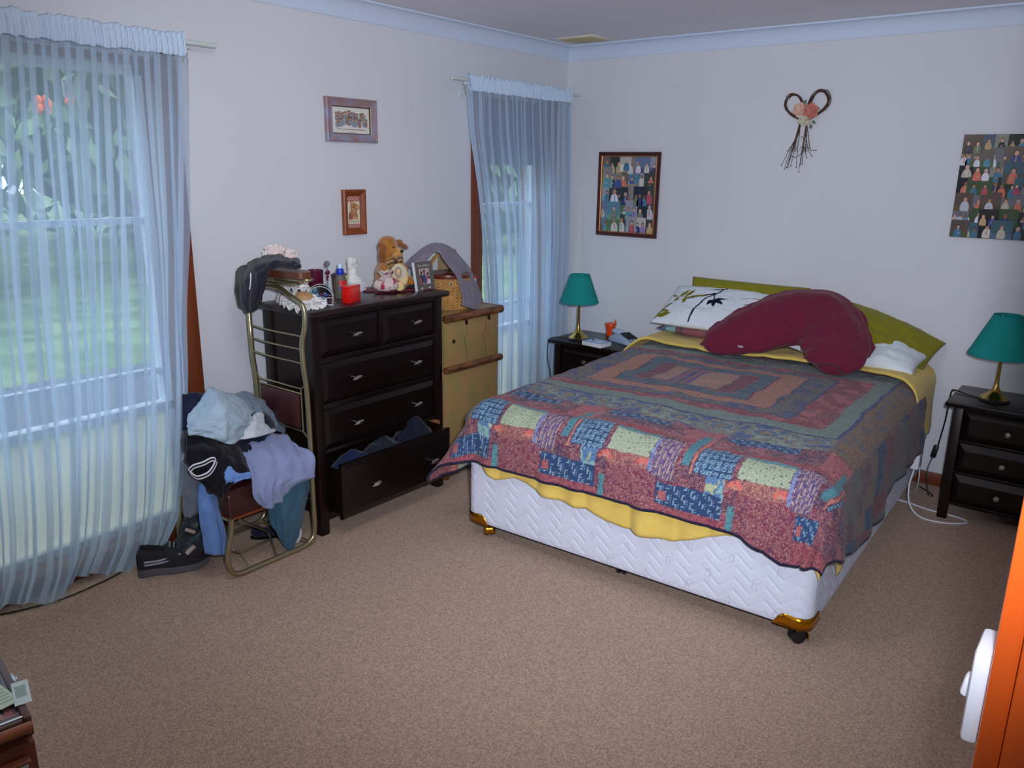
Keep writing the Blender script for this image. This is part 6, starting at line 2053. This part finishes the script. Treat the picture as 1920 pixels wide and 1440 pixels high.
def shoe(name, label, loc, rz, up_c, sole_c, tick):
    t = thing(name, label, 'shoe', loc, rz)
    L_ = 0.292
    def half(f):   # half width along the sole, f 0 heel .. 1 toe
        return 0.034 + 0.015 * math.sin(PI * min(1, max(0, (f - 0.25) / 0.75))) - 0.004 * math.sin(PI * min(1, f / 0.5))
    def end(f):
        return math.sqrt(max(0.0, 1 - max(0, (f - 0.80) / 0.20) ** 2.2)) * math.sqrt(max(0.0, 1 - max(0, (0.10 - f) / 0.10) ** 2.2))
    n = 34
    F_ = [0.5 - 0.5 * math.cos(PI * i / (n - 1)) for i in range(n)]
    rows = []
    for f in F_:
        w = max(0.001, half(f) * end(f))
        zt = 0.022 + 0.006 * (1 - f) + 0.008 * max(0, f - 0.8) * 5
        zb = 0.012 * max(0, (f - 0.78) / 0.22) ** 2
        x = f * L_
        rows.append([(x, -w, zb), (x, -w * 1.06, (zb + zt) / 2), (x, -w, zt), (x, w, zt), (x, w * 1.06, (zb + zt) / 2), (x, w, zb)])
    s = MB().grid(np.array(rows), cv=True)
    s.add(rows[0], [list(range(6))]).add(rows[-1], [list(range(6))[::-1]])
    obj('sole', s, mat('sole_grey', sole_c, 0.7), t, local=True, sharp=50)
    rows = []
    for f in F_:
        w = max(0.001, half(f) * end(f)) * 0.97
        x = f * L_
        h = float(np.interp(f, [0, 0.06, 0.2, 0.33, 0.45, 0.62, 0.8, 0.92, 1.0], [0.072, 0.098, 0.090, 0.082, 0.098, 0.080, 0.062, 0.052, 0.034]))
        rw = []
        for q in np.linspace(0, PI, 17):
            c, sn = math.cos(q), math.sin(q)
            rw.append((x, -w * (abs(c) ** 0.7) * (1 if c > 0 else -1), 0.024 + (h - 0.024) * sn ** 0.75))
        rows.append(rw)
    o = obj('upper', MB().grid(np.array(rows)), mat('shoe_upper_%d' % up_c[0], up_c, 0.8, bump=0.3, bscale=120, var=0.1, vscale=20), t, local=True, sharp=180)
    sw = MB()
    for sg in (-1, 1):
        st = curve([(0.03, sg * 0.0345, 0.045), (0.09, sg * 0.0335, 0.044), (0.14, sg * 0.0385, 0.052), (0.175, sg * 0.037, 0.066), (0.14, sg * 0.036, 0.062), (0.09, sg * 0.0325, 0.053), (0.03, sg * 0.034, 0.056)], 5)
        sw.tube(st, 0.0035, 6)
    obj('side_stripe', sw, mat('silver_stripe', tick, 0.4), t, local=True)
    lc = MB()
    for k in range(5):
        x = 0.135 + k * 0.017; z = 0.098 - 0.0045 * k + 0.002
        lc.tube(curve([(x, -0.022, z - 0.010), (x + 0.004, 0, z + 0.001), (x, 0.022, z - 0.010)], 4), 0.003, 6)
    obj('laces', lc, mat('lace_grey', (150, 156, 166), 0.7), t, local=True)
    op = MB()
    op.tube([(0.075 + 0.052 * math.cos(a), 0.024 * math.sin(a), 0.091 + 0.012 * math.cos(a + 2.6)) for a in np.linspace(0, 2 * PI, 25)[:-1]], 0.005, 6, closed=True)
    obj('collar', op, mat('collar_black', (22, 22, 26), 0.8), t, local=True)
    t.scale = (0.95, 1.05, 1.25)
    return t


shoe('trainer', 'black and grey trainer on the carpet under the curtain edge', (0.165, -3.235, 0.0), 1.12, (36, 36, 40), (98, 98, 104), (164, 170, 184))
bt = thing('black_bag', 'black slouched bag behind the trainer, against the curtain', 'bag', (0.235, -3.02, 0.0))
blob('bag', [((0, 0.0, 0.07), (0.075, 0.10, 0.072)), ((0.0, 0.03, 0.15), (0.06, 0.075, 0.08)), ((-0.02, 0.05, 0.21), (0.045, 0.05, 0.06))], mat('black_nylon', (34, 34, 40), 0.45, var=0.2, vscale=12), bt, 0.012, 0.012)
obj('strap', MB().tube(curve([(0.06, -0.06, 0.12), (0.085, -0.02, 0.16), (0.07, 0.03, 0.19), (0.04, 0.06, 0.23)], 5), 0.008, 6, flat=(1, 0.4)), mat('petrol_strap', (50, 76, 90), 0.6), bt, local=True)
obj('buckle', MB().box((0.080, -0.06, 0.105), (0.006, 0.045, 0.018), 0.003, rot=Euler((0.5, 0, 0))).box((0.075, -0.05, 0.185), (0.006, 0.05, 0.014), 0.003, rot=Euler((-0.6, 0, 0))), mat('pale_buckle', (206, 190, 176), 0.3), bt, local=True)
sl = thing('navy_slipper', 'dark navy slipper lying under the valet chair', 'slipper', (0.27, -2.64, 0.0), 1.1)
blob('slipper', [((0, 0, 0.020), (0.11, 0.042, 0.020)), ((0.05, 0, 0.036), (0.06, 0.042, 0.030)), ((-0.08, 0, 0.028), (0.03, 0.036, 0.026))], fabric('slipper_navy', (34, 36, 58)), sl, 0.007, 0.004)
obj('sole', MB().prism([(0.113 * math.cos(a), 0.044 * math.sin(a)) for a in np.linspace(0, 2 * PI, 28)[:-1]], 0.0, 0.006), M_BLACKPL, sl, local=True)
rd = thing('round_card', 'small round white card with red print standing by the chair leg', 'card', (0.43, -2.645, 0.012), 0.25)
xr = Matrix.Translation((0, 0, 0.042)) @ Euler((0, -0.15, 0)).to_matrix().to_4x4()
obj('disc', oval(MB(), 0.036, 0.042, 0, 0.002, xr), mat('white_card', (226, 226, 232), 0.5), rd, local=True)
mk = MB()
for i in range(4):
    yz(mk, -0.020 + 0.003 * i, 0.020 - 0.003 * i, 0.016 - 0.010 * i, 0.019 - 0.010 * i, 0.002, 0.0024, xf=xr)
obj('red_print', mk, mat('red_ink', (200, 110, 120), 0.5), rd, local=True, flat=True)

# ------------------------------------------------------------------ pictures on the walls


def frame_sides(mb, xf, w, h, prof):
    """mitred frame: profile (inset, height) swept round a rectangle in the local XY plane, Z outwards"""
    V, F = [], []
    k = len(prof)
    for sx, sy in ((-1, -1), (1, -1), (1, 1), (-1, 1)):
        for i, z in prof:
            V.append(xf @ Vector((sx * (w / 2 - i), sy * (h / 2 - i), z)))
    for c in range(4):
        d = (c + 1) % 4
        for q in range(k - 1):
            F.append((c * k + q, d * k + q, d * k + q + 1, c * k + q + 1))
    return mb.add(V, F)


def sheet(mb, xf, x0, y0, x1, y1, z, col):
    return mb.add([xf @ Vector(v) for v in ((x0, y0, z), (x1, y0, z), (x1, y1, z), (x0, y1, z))], [(0, 1, 2, 3)], col)


def spot(mb, xf, cx, cy, rx, ry, z, col, n=12, a0=0.0, a1=2 * PI, ymin=-9):
    V = [xf @ Vector((cx + rx * math.cos(a0 + (a1 - a0) * k / n), max(ymin, cy + ry * math.sin(a0 + (a1 - a0) * k / n)), z)) for k in range(n if a1 - a0 > 6.2 else n + 1)]
    return mb.add(V, [list(range(len(V)))], col)


LEFTW = Matrix(((0, 0, 1, 0), (1, 0, 0, 0), (0, 1, 0, 0), (0, 0, 0, 1)))      # local x -> world y, y -> z, z -> +x
BACKW = Matrix(((1, 0, 0, 0), (0, 0, -1, 0), (0, 1, 0, 0), (0, 0, 0, 1)))     # local x -> world x, y -> z, z -> -y
SKIN = [(206, 160, 134), (188, 138, 112), (222, 178, 152), (150, 104, 80)]
CLO = [(66, 84, 150), (222, 222, 232), (212, 206, 196), (190, 196, 206), (196, 188, 170), (70, 120, 150), (180, 80, 96), (60, 60, 70), (150, 130, 180), (196, 170, 120), (90, 150, 170), (216, 120, 100), (44, 60, 110), (120, 128, 110)]
BGC = [(90, 120, 80), (56, 56, 62), (150, 140, 130), (110, 130, 160), (60, 70, 60), (200, 196, 186), (130, 110, 100), (40, 44, 60), (96, 140, 160), (160, 160, 170)]
HAIR = [(50, 36, 30), (90, 64, 44), (34, 30, 32), (120, 96, 70), (200, 196, 200), (60, 80, 130)]


def figure(mb, xf, cx, base, h, z, rs):
    sk = SKIN[rs.randint(len(SKIN))]; cl = CLO[rs.randint(len(CLO))]; hr = HAIR[rs.randint(len(HAIR))]
    w = h * 0.27
    spot(mb, xf, cx, base + h * 0.20, w, h * 0.48, z, C_(*cl), 18, ymin=base)
    spot(mb, xf, cx, base + h * 0.78, h * 0.135, h * 0.175, z + 0.00008, C_(*hr), 12)
    spot(mb, xf, cx, base + h * 0.745, h * 0.105, h * 0.140, z + 0.00016, C_(*sk), 12)
    if rs.rand() < 0.6:
        spot(mb, xf, cx + rs.uniform(-0.1, 0.1) * h, base + h * 0.30, h * 0.06, h * 0.05, z + 0.00016, C_(*sk), 8)
    if rs.rand() < 0.4:
        sheet(mb, xf, cx - h * 0.025, base + h * 0.2, cx + h * 0.025, base + h * 0.58, z + 0.00012, C_(*CLO[rs.randint(len(CLO))]))


def collage(mb, xf, w, h, cols, rows, seed, z0, tone=0.72):
    rs = np.random.RandomState(seed)
    sheet(mb, xf, -w / 2, -h / 2, w / 2, h / 2, z0, C_(120, 116, 120))
    cells = [(i, j) for i in range(cols) for j in range(rows)]
    rs.shuffle(cells)
    for n, (i, j) in enumerate(cells):
        cw, ch = w / cols, h / rows
        x0 = -w / 2 + i * cw - rs.uniform(0, 0.35) * cw; x1 = -w / 2 + (i + 1) * cw + rs.uniform(0, 0.35) * cw
        y0 = -h / 2 + j * ch - rs.uniform(0, 0.3) * ch; y1 = -h / 2 + (j + 1) * ch + rs.uniform(0, 0.3) * ch
        x0, x1 = max(x0, -w / 2), min(x1, w / 2); y0, y1 = max(y0, -h / 2), min(y1, h / 2)
        z = z0 + 0.00012 + n * 0.00002
        b = [int(v * tone) for v in BGC[rs.randint(len(BGC))]]
        sheet(mb, xf, x0, y0, x1, y1, z, C_(*b))
        b2 = [int(v * rs.uniform(0.6, 1.25)) for v in b]
        sheet(mb, xf, x0, y0, x1, y0 + (y1 - y0) * rs.uniform(0.25, 0.5), z + 0.000005, C_(*[min(v, 240) for v in b2]))
        k = rs.choice([1, 1, 2, 2, 3])
        hh = (y1 - y0) * (0.85 if k == 1 else 0.72)
        for q in range(k):
            cx = x0 + (x1 - x0) * (q + 0.5 + rs.uniform(-0.1, 0.1)) / k
            fh = min(hh * rs.uniform(0.85, 1.05), (y1 - y0) * 0.97)
            fx = min(fh * 0.27, (cx - x0) * 1.0, (x1 - cx) * 1.0)
            if fx < fh * 0.18: continue
            figure(mb, xf, cx, y0 + fh * 0.26 if False else y0 + fh * 0.02, fh * min(1, fx / (fh * 0.27) + 0.1), z + 0.00001, rs)


def pframe(name, label, cat_, xf, loc, w, h, prof, m, paint, lip=None):
    t = thing(name, label, cat_, loc)
    obj('frame', frame_sides(MB(), xf, w, h, prof), m, t, flat=True)
    if lip:
        obj('inner_lip', frame_sides(MB(), xf, w - 2 * lip[0], h - 2 * lip[0], lip[1]), lip[2], t, flat=True)
    mb = MB()
    paint(mb)
    obj('print', mb, mat('glazed_print', (200, 200, 200), 0.18, vcol=True, coat=0.3), t, flat=True)
    return t


M_MAHO = mat('mahogany_frame', (70, 26, 22), 0.3, var=0.15, vscale=14)
M_GILT = mat('gilt_lip', (190, 130, 84), 0.35, metal=0.6)
# collage in a mahogany frame, back wall
w, h = 0.446, 0.530
xf = Matrix.Translation((0.4985, -0.002, 1.477)) @ BACKW @ Matrix.Rotation(-0.0, 4, 'Z')
pframe('collage_picture', 'mahogany-framed collage of family photographs left of the bed', 'picture', xf, (0.4985, -0.002, 1.212), w, h,
       [(0.0, 0.0), (0.0, 0.016), (0.004, 0.021), (0.016, 0.020), (0.022, 0.014)], M_MAHO,
       lambda mb: collage(mb, xf, w - 0.044, h - 0.044, 6, 5, 5, 0.006, 0.95), (0.022, [(0.0, 0.014), (0.002, 0.016), (0.006, 0.014), (0.008, 0.007)], M_GILT))
# frameless canvas collage at the right
w, h = 0.66, 0.495
xf2 = Matrix.Translation((2.714, -0.003, 1.576)) @ BACKW
cv = thing('collage_canvas', 'unframed block-mounted collage of party photographs at the right', 'picture', (2.714, -0.003, 1.33))
obj('board', MB().box((2.714, -0.011, 1.576), (w, 0.018, h), 0.002), mat('board_edge', (70, 50, 56), 0.5), cv)
mb = MB(); collage(mb, xf2, w - 0.002, h - 0.002, 10, 7, 23, 0.0175)
obj('print', mb, mat('glazed_print', (200, 200, 200), 0.18, vcol=True, coat=0.3), cv, flat=True)

# wide print in a dusky frame, left wall
w, h = 0.322, 0.205
xf3 = Matrix.Translation((0.002, -1.872, 1.848)) @ LEFTW


def bears(mb):
    sheet(mb, xf3, -0.13, -0.075, 0.13, 0.075, 0.004, C_(226, 224, 214))
    rs = np.random.RandomState(3)
    for n in range(26):
        x = -0.090 + 0.180 * (n % 13) / 12 + rs.uniform(-0.006, 0.006)
        y = (-0.022 if n >= 13 else 0.002) + rs.uniform(-0.006, 0.008) + 0.012 * math.cos(x * 14)
        c = [(150, 116, 96), (120, 96, 90), (168, 140, 120), (130, 124, 124), (150, 130, 120), (120, 94, 80)][rs.randint(6)]
        z = 0.0045 + n * 0.00005
        spot(mb, xf3, x, y, 0.011, 0.016, z, C_(*[(140, 150, 164), (160, 116, 108), c][rs.randint(3)]), 10)
        spot(mb, xf3, x, y + 0.016, 0.0085, 0.0085, z + 0.00001, C_(*c), 10)
        for s in (-1, 1):
            spot(mb, xf3, x + s * 0.007, y + 0.023, 0.0036, 0.0036, z + 0.00001, C_(*c), 8)
        spot(mb, xf3, x, y + 0.0145, 0.004, 0.003, z + 0.00002, C_(206, 184, 160), 8)
    sheet(mb, xf3, -0.09, -0.044, 0.09, -0.040, 0.0060, C_(170, 150, 140))
    for k in range(6):
        sheet(mb, xf3, -0.022 + k * 0.008, -0.056, -0.017 + k * 0.008, -0.053, 0.0045, C_(150, 146, 150))


pframe('teddy_group_print', 'wide print of a row of teddy bears in a dusky red-grey frame, the upper picture', 'picture', xf3, (0.002, -1.872, 1.745), w, h,
       [(0.0, 0.0), (0.0, 0.018), (0.006, 0.022), (0.014, 0.018), (0.028, 0.014), (0.038, 0.014)], mat('dusky_frame', (160, 122, 116), 0.5, var=0.2, vscale=12, col2=(140, 138, 156)), bears,
       (0.038, [(0.0, 0.014), (0.002, 0.012), (0.005, 0.005)], mat('dark_gilt', (90, 76, 56), 0.3, metal=0.7)))
# little bear in a timber frame
w, h = 0.146, 0.222
xf4 = Matrix.Translation((0.002, -1.876, 1.408)) @ LEFTW


def bear(mb):
    sheet(mb, xf4, -0.05, -0.09, 0.05, 0.09, 0.004, C_(222, 210, 176))
    for y0, y1 in ((0.052, 0.078), (-0.078, -0.058)):
        for i in range(12):
            for j in range(3):
                q = (y1 - y0) / 3
                sheet(mb, xf4, -0.046 + i * 0.0077, y0 + j * q, -0.046 + (i + 1) * 0.0077, y0 + (j + 1) * q, 0.0045, C_(*((168, 60, 66) if (i + j) % 2 else (206, 170, 160))))
    br, dk, lt = C_(176, 120, 72), C_(120, 74, 44), C_(206, 160, 110)
    spot(mb, xf4, -0.004, -0.022, 0.030, 0.034, 0.0046, dk, 18); spot(mb, xf4, -0.004, -0.022, 0.027, 0.031, 0.0047, br, 18)
    spot(mb, xf4, -0.020, -0.026, 0.010, 0.022, 0.0048, C_(150, 84, 80), 12); spot(mb, xf4, 0.010, -0.034, 0.016, 0.012, 0.0048, lt, 12)
    for x, y in ((-0.010, 0.047), (0.026, 0.022)):
        spot(mb, xf4, x, y, 0.011, 0.012, 0.0046, dk, 14); spot(mb, xf4, x, y, 0.008, 0.009, 0.0050, lt, 14)
    spot(mb, xf4, 0.004, 0.022, 0.025, 0.023, 0.0048, dk, 18); spot(mb, xf4, 0.004, 0.022, 0.023, 0.021, 0.0049, br, 18)
    spot(mb, xf4, -0.006, 0.008, 0.012, 0.010, 0.0050, lt, 14); spot(mb, xf4, -0.010, 0.006, 0.005, 0.004, 0.0051, C_(50, 34, 30), 8)
    spot(mb, xf4, 0.0, 0.026, 0.003, 0.003, 0.0051, C_(50, 34, 30), 8)
    sheet(mb, xf4, -0.046, -0.056, 0.046, -0.036, 0.0045 + 0.0004, C_(214, 206, 176))
    for k in range(6):
        sheet(mb, xf4, -0.030 + k * 0.011, -0.050, -0.024 + k * 0.011, -0.042, 0.0051, C_(170, 150, 120))


pframe('bear_print', 'small upright picture of one brown bear in an orange timber frame', 'picture', xf4, (0.002, -1.876, 1.297), w, h,
       [(0.0, 0.0), (0.0, 0.018), (0.004, 0.022), (0.012, 0.021), (0.030, 0.010), (0.033, 0.005)], mat('orange_frame_timber', (136, 66, 24), 0.35, var=0.15, vscale=14), bear)

# ------------------------------------------------------------------ twig heart bow with dried roses
hx, hz = 1.590, 1.955
wr = thing('twig_heart', 'twig heart bow with dried pink roses hung on the wall above the bed', 'wall ornament', (hx, -0.01, hz - 0.3))
rs = np.random.RandomState(12)
M_TWIG = mat('brown_twig', (78, 52, 44), 0.8, var=0.25, vscale=30)
loops = []
for sgn, cx, cz, a0 in ((-1, -0.055, 0.030, 0.0), (1, 0.068, 0.040, 0.0)):
    mb = MB()
    for k in range(9):
        o_ = rs.normal(size=2) * 0.005
        base = [(0.006 * sgn, -0.045), (0.010 * sgn, -0.010), (0.035 * sgn, 0.045), (0.065 * sgn, 0.070), (0.100 * sgn, 0.062), (0.120 * sgn, 0.025), (0.108 * sgn, -0.015), (0.070 * sgn, -0.048), (0.020 * sgn, -0.072)]
        if sgn < 0:
            base = [(x * 0.95, z * 0.9 - 0.004) for x, z in base]
        pts = [(hx + x + o_[0] + rs.normal() * 0.0025, -0.012 - abs(rs.normal()) * 0.006, hz + z + 0.03 + o_[1] + rs.normal() * 0.0025) for x, z in base]
        mb.tube(curve(pts, 5), 0.0024, 5)
    mb.tube([(hx + 0.112 * sgn, -0.012 - 0.008 * math.sin(a), hz + 0.05 + 0.008 * math.cos(a)) for a in np.linspace(0, 6, 9)], 0.0015, 4)
    obj('twig_loop', mb, M_TWIG, wr)
for k in range(13):
    f = (k + 0.5) / 13
    side = -1 if f < 0.55 else 1
    x0 = hx + (-0.022 if side < 0 else 0.012) + rs.normal() * 0.003
    x1 = hx + np.interp(f, [0, 0.5, 0.75, 1.0], [-0.105, -0.030, 0.02, 0.085]) + rs.normal() * 0.006
    z1 = hz - np.interp(f, [0, 0.4, 0.6, 1.0], [0.285, 0.300, 0.300, 0.20]) + rs.normal() * 0.015
    ptx = [(x0, -0.012, hz - 0.055), (x0 + (x1 - x0) * 0.15 + rs.normal() * 0.004, -0.014, hz - 0.12), (x0 + (x1 - x0) * 0.55, -0.016, hz - 0.20), (x1, -0.014, z1)]
    c = curve(ptx, 5)
    mb = MB().tube(c, list(np.linspace(0.0026, 0.0012, len(c))), 5)
    q = c[9]
    mb.tube([q, (q[0] + rs.choice([-1, 1]) * 0.022, q[1] - 0.004, q[2] - 0.03)], [0.0013, 0.0008], 4)
    mb.ell(c[-1], (0.003, 0.003, 0.004), n=6, m=4)
    obj('twig', mb, M_TWIG, wr)
tw = MB().tube(curve([(hx - 0.055, -0.018, hz - 0.235), (hx - 0.02, -0.022, hz - 0.24), (hx + 0.02, -0.02, hz - 0.20), (hx + 0.025, -0.018, hz - 0.16), (hx - 0.01, -0.02, hz - 0.13)], 5), 0.0017, 5)
obj('twig', tw, M_TWIG, wr)


def rose(c, r, m, nm='rose'):
    mb = MB()
    for ring, (n, rr, tilt) in enumerate(((3, 0.30, 1.2), (4, 0.55, 0.9), (6, 0.85, 0.5))):
        for k in range(n):
            a = 2 * PI * k / n + ring * 0.7
            p = (c[0] + r * rr * math.cos(a) * 0.8, c[1] - r * (0.75 - 0.35 * ring * 0.5), c[2] + r * rr * math.sin(a) * 0.8)
            mb.ell(p, (r * 0.46, r * 0.16, r * 0.42), Euler((math.sin(a) * tilt * 0.8, 0, -math.cos(a) * tilt * 0.8)), n=10, m=6)
    mb.ell((c[0], c[1] - r * 0.45, c[2]), (r * 0.5, r * 0.5, r * 0.5), n=12, m=8)
    return obj(nm, mb, m, wr)


M_R1 = mat('pale_peach_petal', (222, 178, 160), 0.8, var=0.08, vscale=50)
M_R2 = mat('coral_petal', (200, 122, 108), 0.8, var=0.12, vscale=50)
M_R3 = mat('ivory_petal', (206, 200, 178), 0.8, var=0.06, vscale=50)
rose((hx - 0.024, -0.022, hz + 0.006), 0.038, M_R1)
rose((hx + 0.036, -0.024, hz - 0.002), 0.042, M_R2)
rose((hx + 0.004, -0.028, hz - 0.045), 0.032, M_R3)
for dx, dz, m in ((-0.045, -0.012, M_R2), (-0.025, -0.045, M_R2), (0.008, -0.068, M_R1), (0.022, -0.055, M_R1)):
    obj('rosebud', MB().ell((hx + dx, -0.018, hz + dz), (0.011, 0.010, 0.014), n=10, m=8), m, wr)
for dx, dz, a in ((-0.042, -0.034, 0.6), (-0.012, -0.072, 1.4), (0.042, -0.052, -0.5), (0.036, -0.068, -1.2), (0.054, 0.014, -0.2), (-0.008, 0.034, 1.2), (-0.034, -0.024, 2.2)):
    p = [(0, 0), (0.006, 0.007), (0.014, 0.009), (0.022, 0.006), (0.028, 0), (0.022, -0.006), (0.014, -0.009), (0.006, -0.007)]
    V = [(hx + dx + x * math.cos(a) - y * math.sin(a), -0.020 - 0.01 * math.sin(x * 80), hz + dz + x * math.sin(a) + y * math.cos(a)) for x, y in p]
    o = obj('leaf', MB().add(V, [list(range(8))]), mat('sage_leaf', (104, 128, 108), 0.8), wr, flat=True)
    thick(o, 0.001, 0)

# ------------------------------------------------------------------ wooden keepsake cabinet at the bottom left corner
ang = 1.41
kc = thing('keepsake_cabinet', 'low brown wooden cabinet with a glass top over photographs at the near left', 'cabinet', KC_LOC, ang)
M_KC = mat('walnut_cabinet', (112, 58, 36), 0.35, var=0.2, vscale=8, stretch=(1, 6, 6))
KH = 0.45
kw, kd = 0.62, 0.52       # local: x right (0 at right edge), y away; right-front corner at origin
obj('carcass', MB().box2((-kw, 0, 0.0), (-0.004, kd, KH - 0.05), 0.004), M_KC, kc, local=True)
obj('front_rail', MB().tube([(-kw, 0.004, KH - 0.016), (-0.004, 0.004, KH - 0.016)], 0.0125, 16), mat('orange_walnut', (150, 82, 46), 0.25, coat=0.4, var=0.15, vscale=8, stretch=(1, 6, 6)), kc, local=True)
fr = MB()
fr.box2((-0.016, 0.02, KH - 0.05), (0.0, kd, KH), 0.003).box2((-kw, 0.02, KH - 0.05), (-kw + 0.04, kd, KH), 0.005).box2((-kw + 0.04, 0.02, KH - 0.05), (-0.016, 0.055, KH - 0.004), 0.004).box2((-kw + 0.04, kd - 0.04, KH - 0.05), (-0.016, kd, KH), 0.004)
obj('top_frame', fr, mat('grey_walnut', (98, 74, 68), 0.35, var=0.12, vscale=8, stretch=(6, 1, 6)), kc, local=True)
obj('metal_strip', MB().box2((-kw + 0.03, 0.030, KH - 0.0045), (-0.012, 0.036, KH - 0.002)), M_PEWTER, kc, local=True)
obj('felt_tray', MB().box2((-kw + 0.04, 0.055, KH - 0.03), (-0.016, kd - 0.04, KH - 0.016)), mat('brown_felt', (118, 84, 66), 0.9), kc, local=True)
obj('glass_top', MB().box2((-kw + 0.035, 0.05, KH - 0.008), (-0.014, kd - 0.035, KH - 0.004)), M_GLASS, kc, local=True)
obj('catch', MB().box((0.006, 0.235, KH - 0.03), (0.010, 0.045, 0.022), 0.004).ell((0.012, 0.235, KH - 0.028), (0.006, 0.010, 0.008), n=10, m=6), M_PEWTER, kc, local=True)
obj('drawer_front', MB().box2((-kw + 0.02, -0.030, 0.06), (-0.02, -0.004, KH - 0.075), 0.004), M_KC, kc, local=True)
obj('drawer_trim', MB().tube([(-kw + 0.03, -0.034, KH - 0.085), (-0.03, -0.034, KH - 0.085), (-0.03, -0.034, 0.07)], 0.006, 8), mat('grey_green_trim', (120, 130, 126), 0.4), kc, local=True)


def card(nm, label, cx, cy, w, h, rz, z, paint, m=None):
    t = thing(nm, label, 'photograph' if nm == 'photograph' else 'note', tuple(W[kc.name] @ Vector((cx, cy, z))), ang + rz)
    obj('card', MB().box((0, 0, 0.0006), (w, h, 0.0012)), m or mat('photo_white', (222, 230, 232), 0.4), t, local=True)
    mb = MB(); paint(mb)
    obj('print', mb, M_VCOL, t, local=True, flat=True)


I4 = Matrix.Identity(4)


def paint_photo(mb):
    sheet(mb, I4, -0.05, -0.065, 0.05, 0.065, 0.0014, C_(196, 120, 116))
    spot(mb, I4, -0.005, -0.005, 0.040, 0.05, 0.0016, C_(60, 56, 70), 18)
    spot(mb, I4, 0.0, -0.03, 0.028, 0.022, 0.0018, C_(206, 150, 136), 14)


def paint_blue(mb):
    sheet(mb, I4, -0.045, -0.06, 0.045, 0.06, 0.0014, C_(150, 176, 206))
    spot(mb, I4, 0.01, 0.02, 0.02, 0.03, 0.0016, C_(66, 86, 120), 12)


def paint_note(mb):
    for i in range(5):
        sheet(mb, I4, -0.02, -0.03 + i * 0.014, 0.018 - 0.004 * (i % 2), -0.026 + i * 0.014, 0.0014, C_(150, 164, 140))
    spot(mb, I4, -0.006, 0.046, 0.007, 0.008, 0.0014, C_(60, 70, 60), 8); spot(mb, I4, 0.010, 0.043, 0.005, 0.008, 0.0014, C_(60, 70, 60), 8)


card('photograph', 'pink-toned photograph lying under the glass of the cabinet', -0.078, 0.105, 0.10, 0.13, 0.25, KH - 0.0155, paint_photo)
card('photograph', 'blue-toned photograph under the cabinet glass, behind the pink one', -0.085, 0.225, 0.09, 0.10, 0.45, KH - 0.0155, paint_blue)
card('photograph', 'yellow-edged photograph at the far end under the cabinet glass', -0.085, 0.36, 0.10, 0.10, 0.1, KH - 0.0155, lambda mb: sheet(mb, I4, -0.05, -0.055, 0.05, 0.055, 0.0014, C_(206, 206, 120)))
card('note', 'green printed slip tucked in the edge of the cabinet top', -0.036, 0.135, 0.042, 0.095, 0.22, KH + 0.0005, paint_note, mat('note_green', (206, 222, 200), 0.6))
card('note', 'pale torn slip sticking out over the side of the cabinet', 0.002, 0.120, 0.034, 0.100, -0.12, KH + 0.0022, lambda mb: sheet(mb, I4, -0.012, -0.02, 0.01, 0.03, 0.0014, C_(150, 176, 160)), mat('note_pale', (214, 230, 226), 0.6))
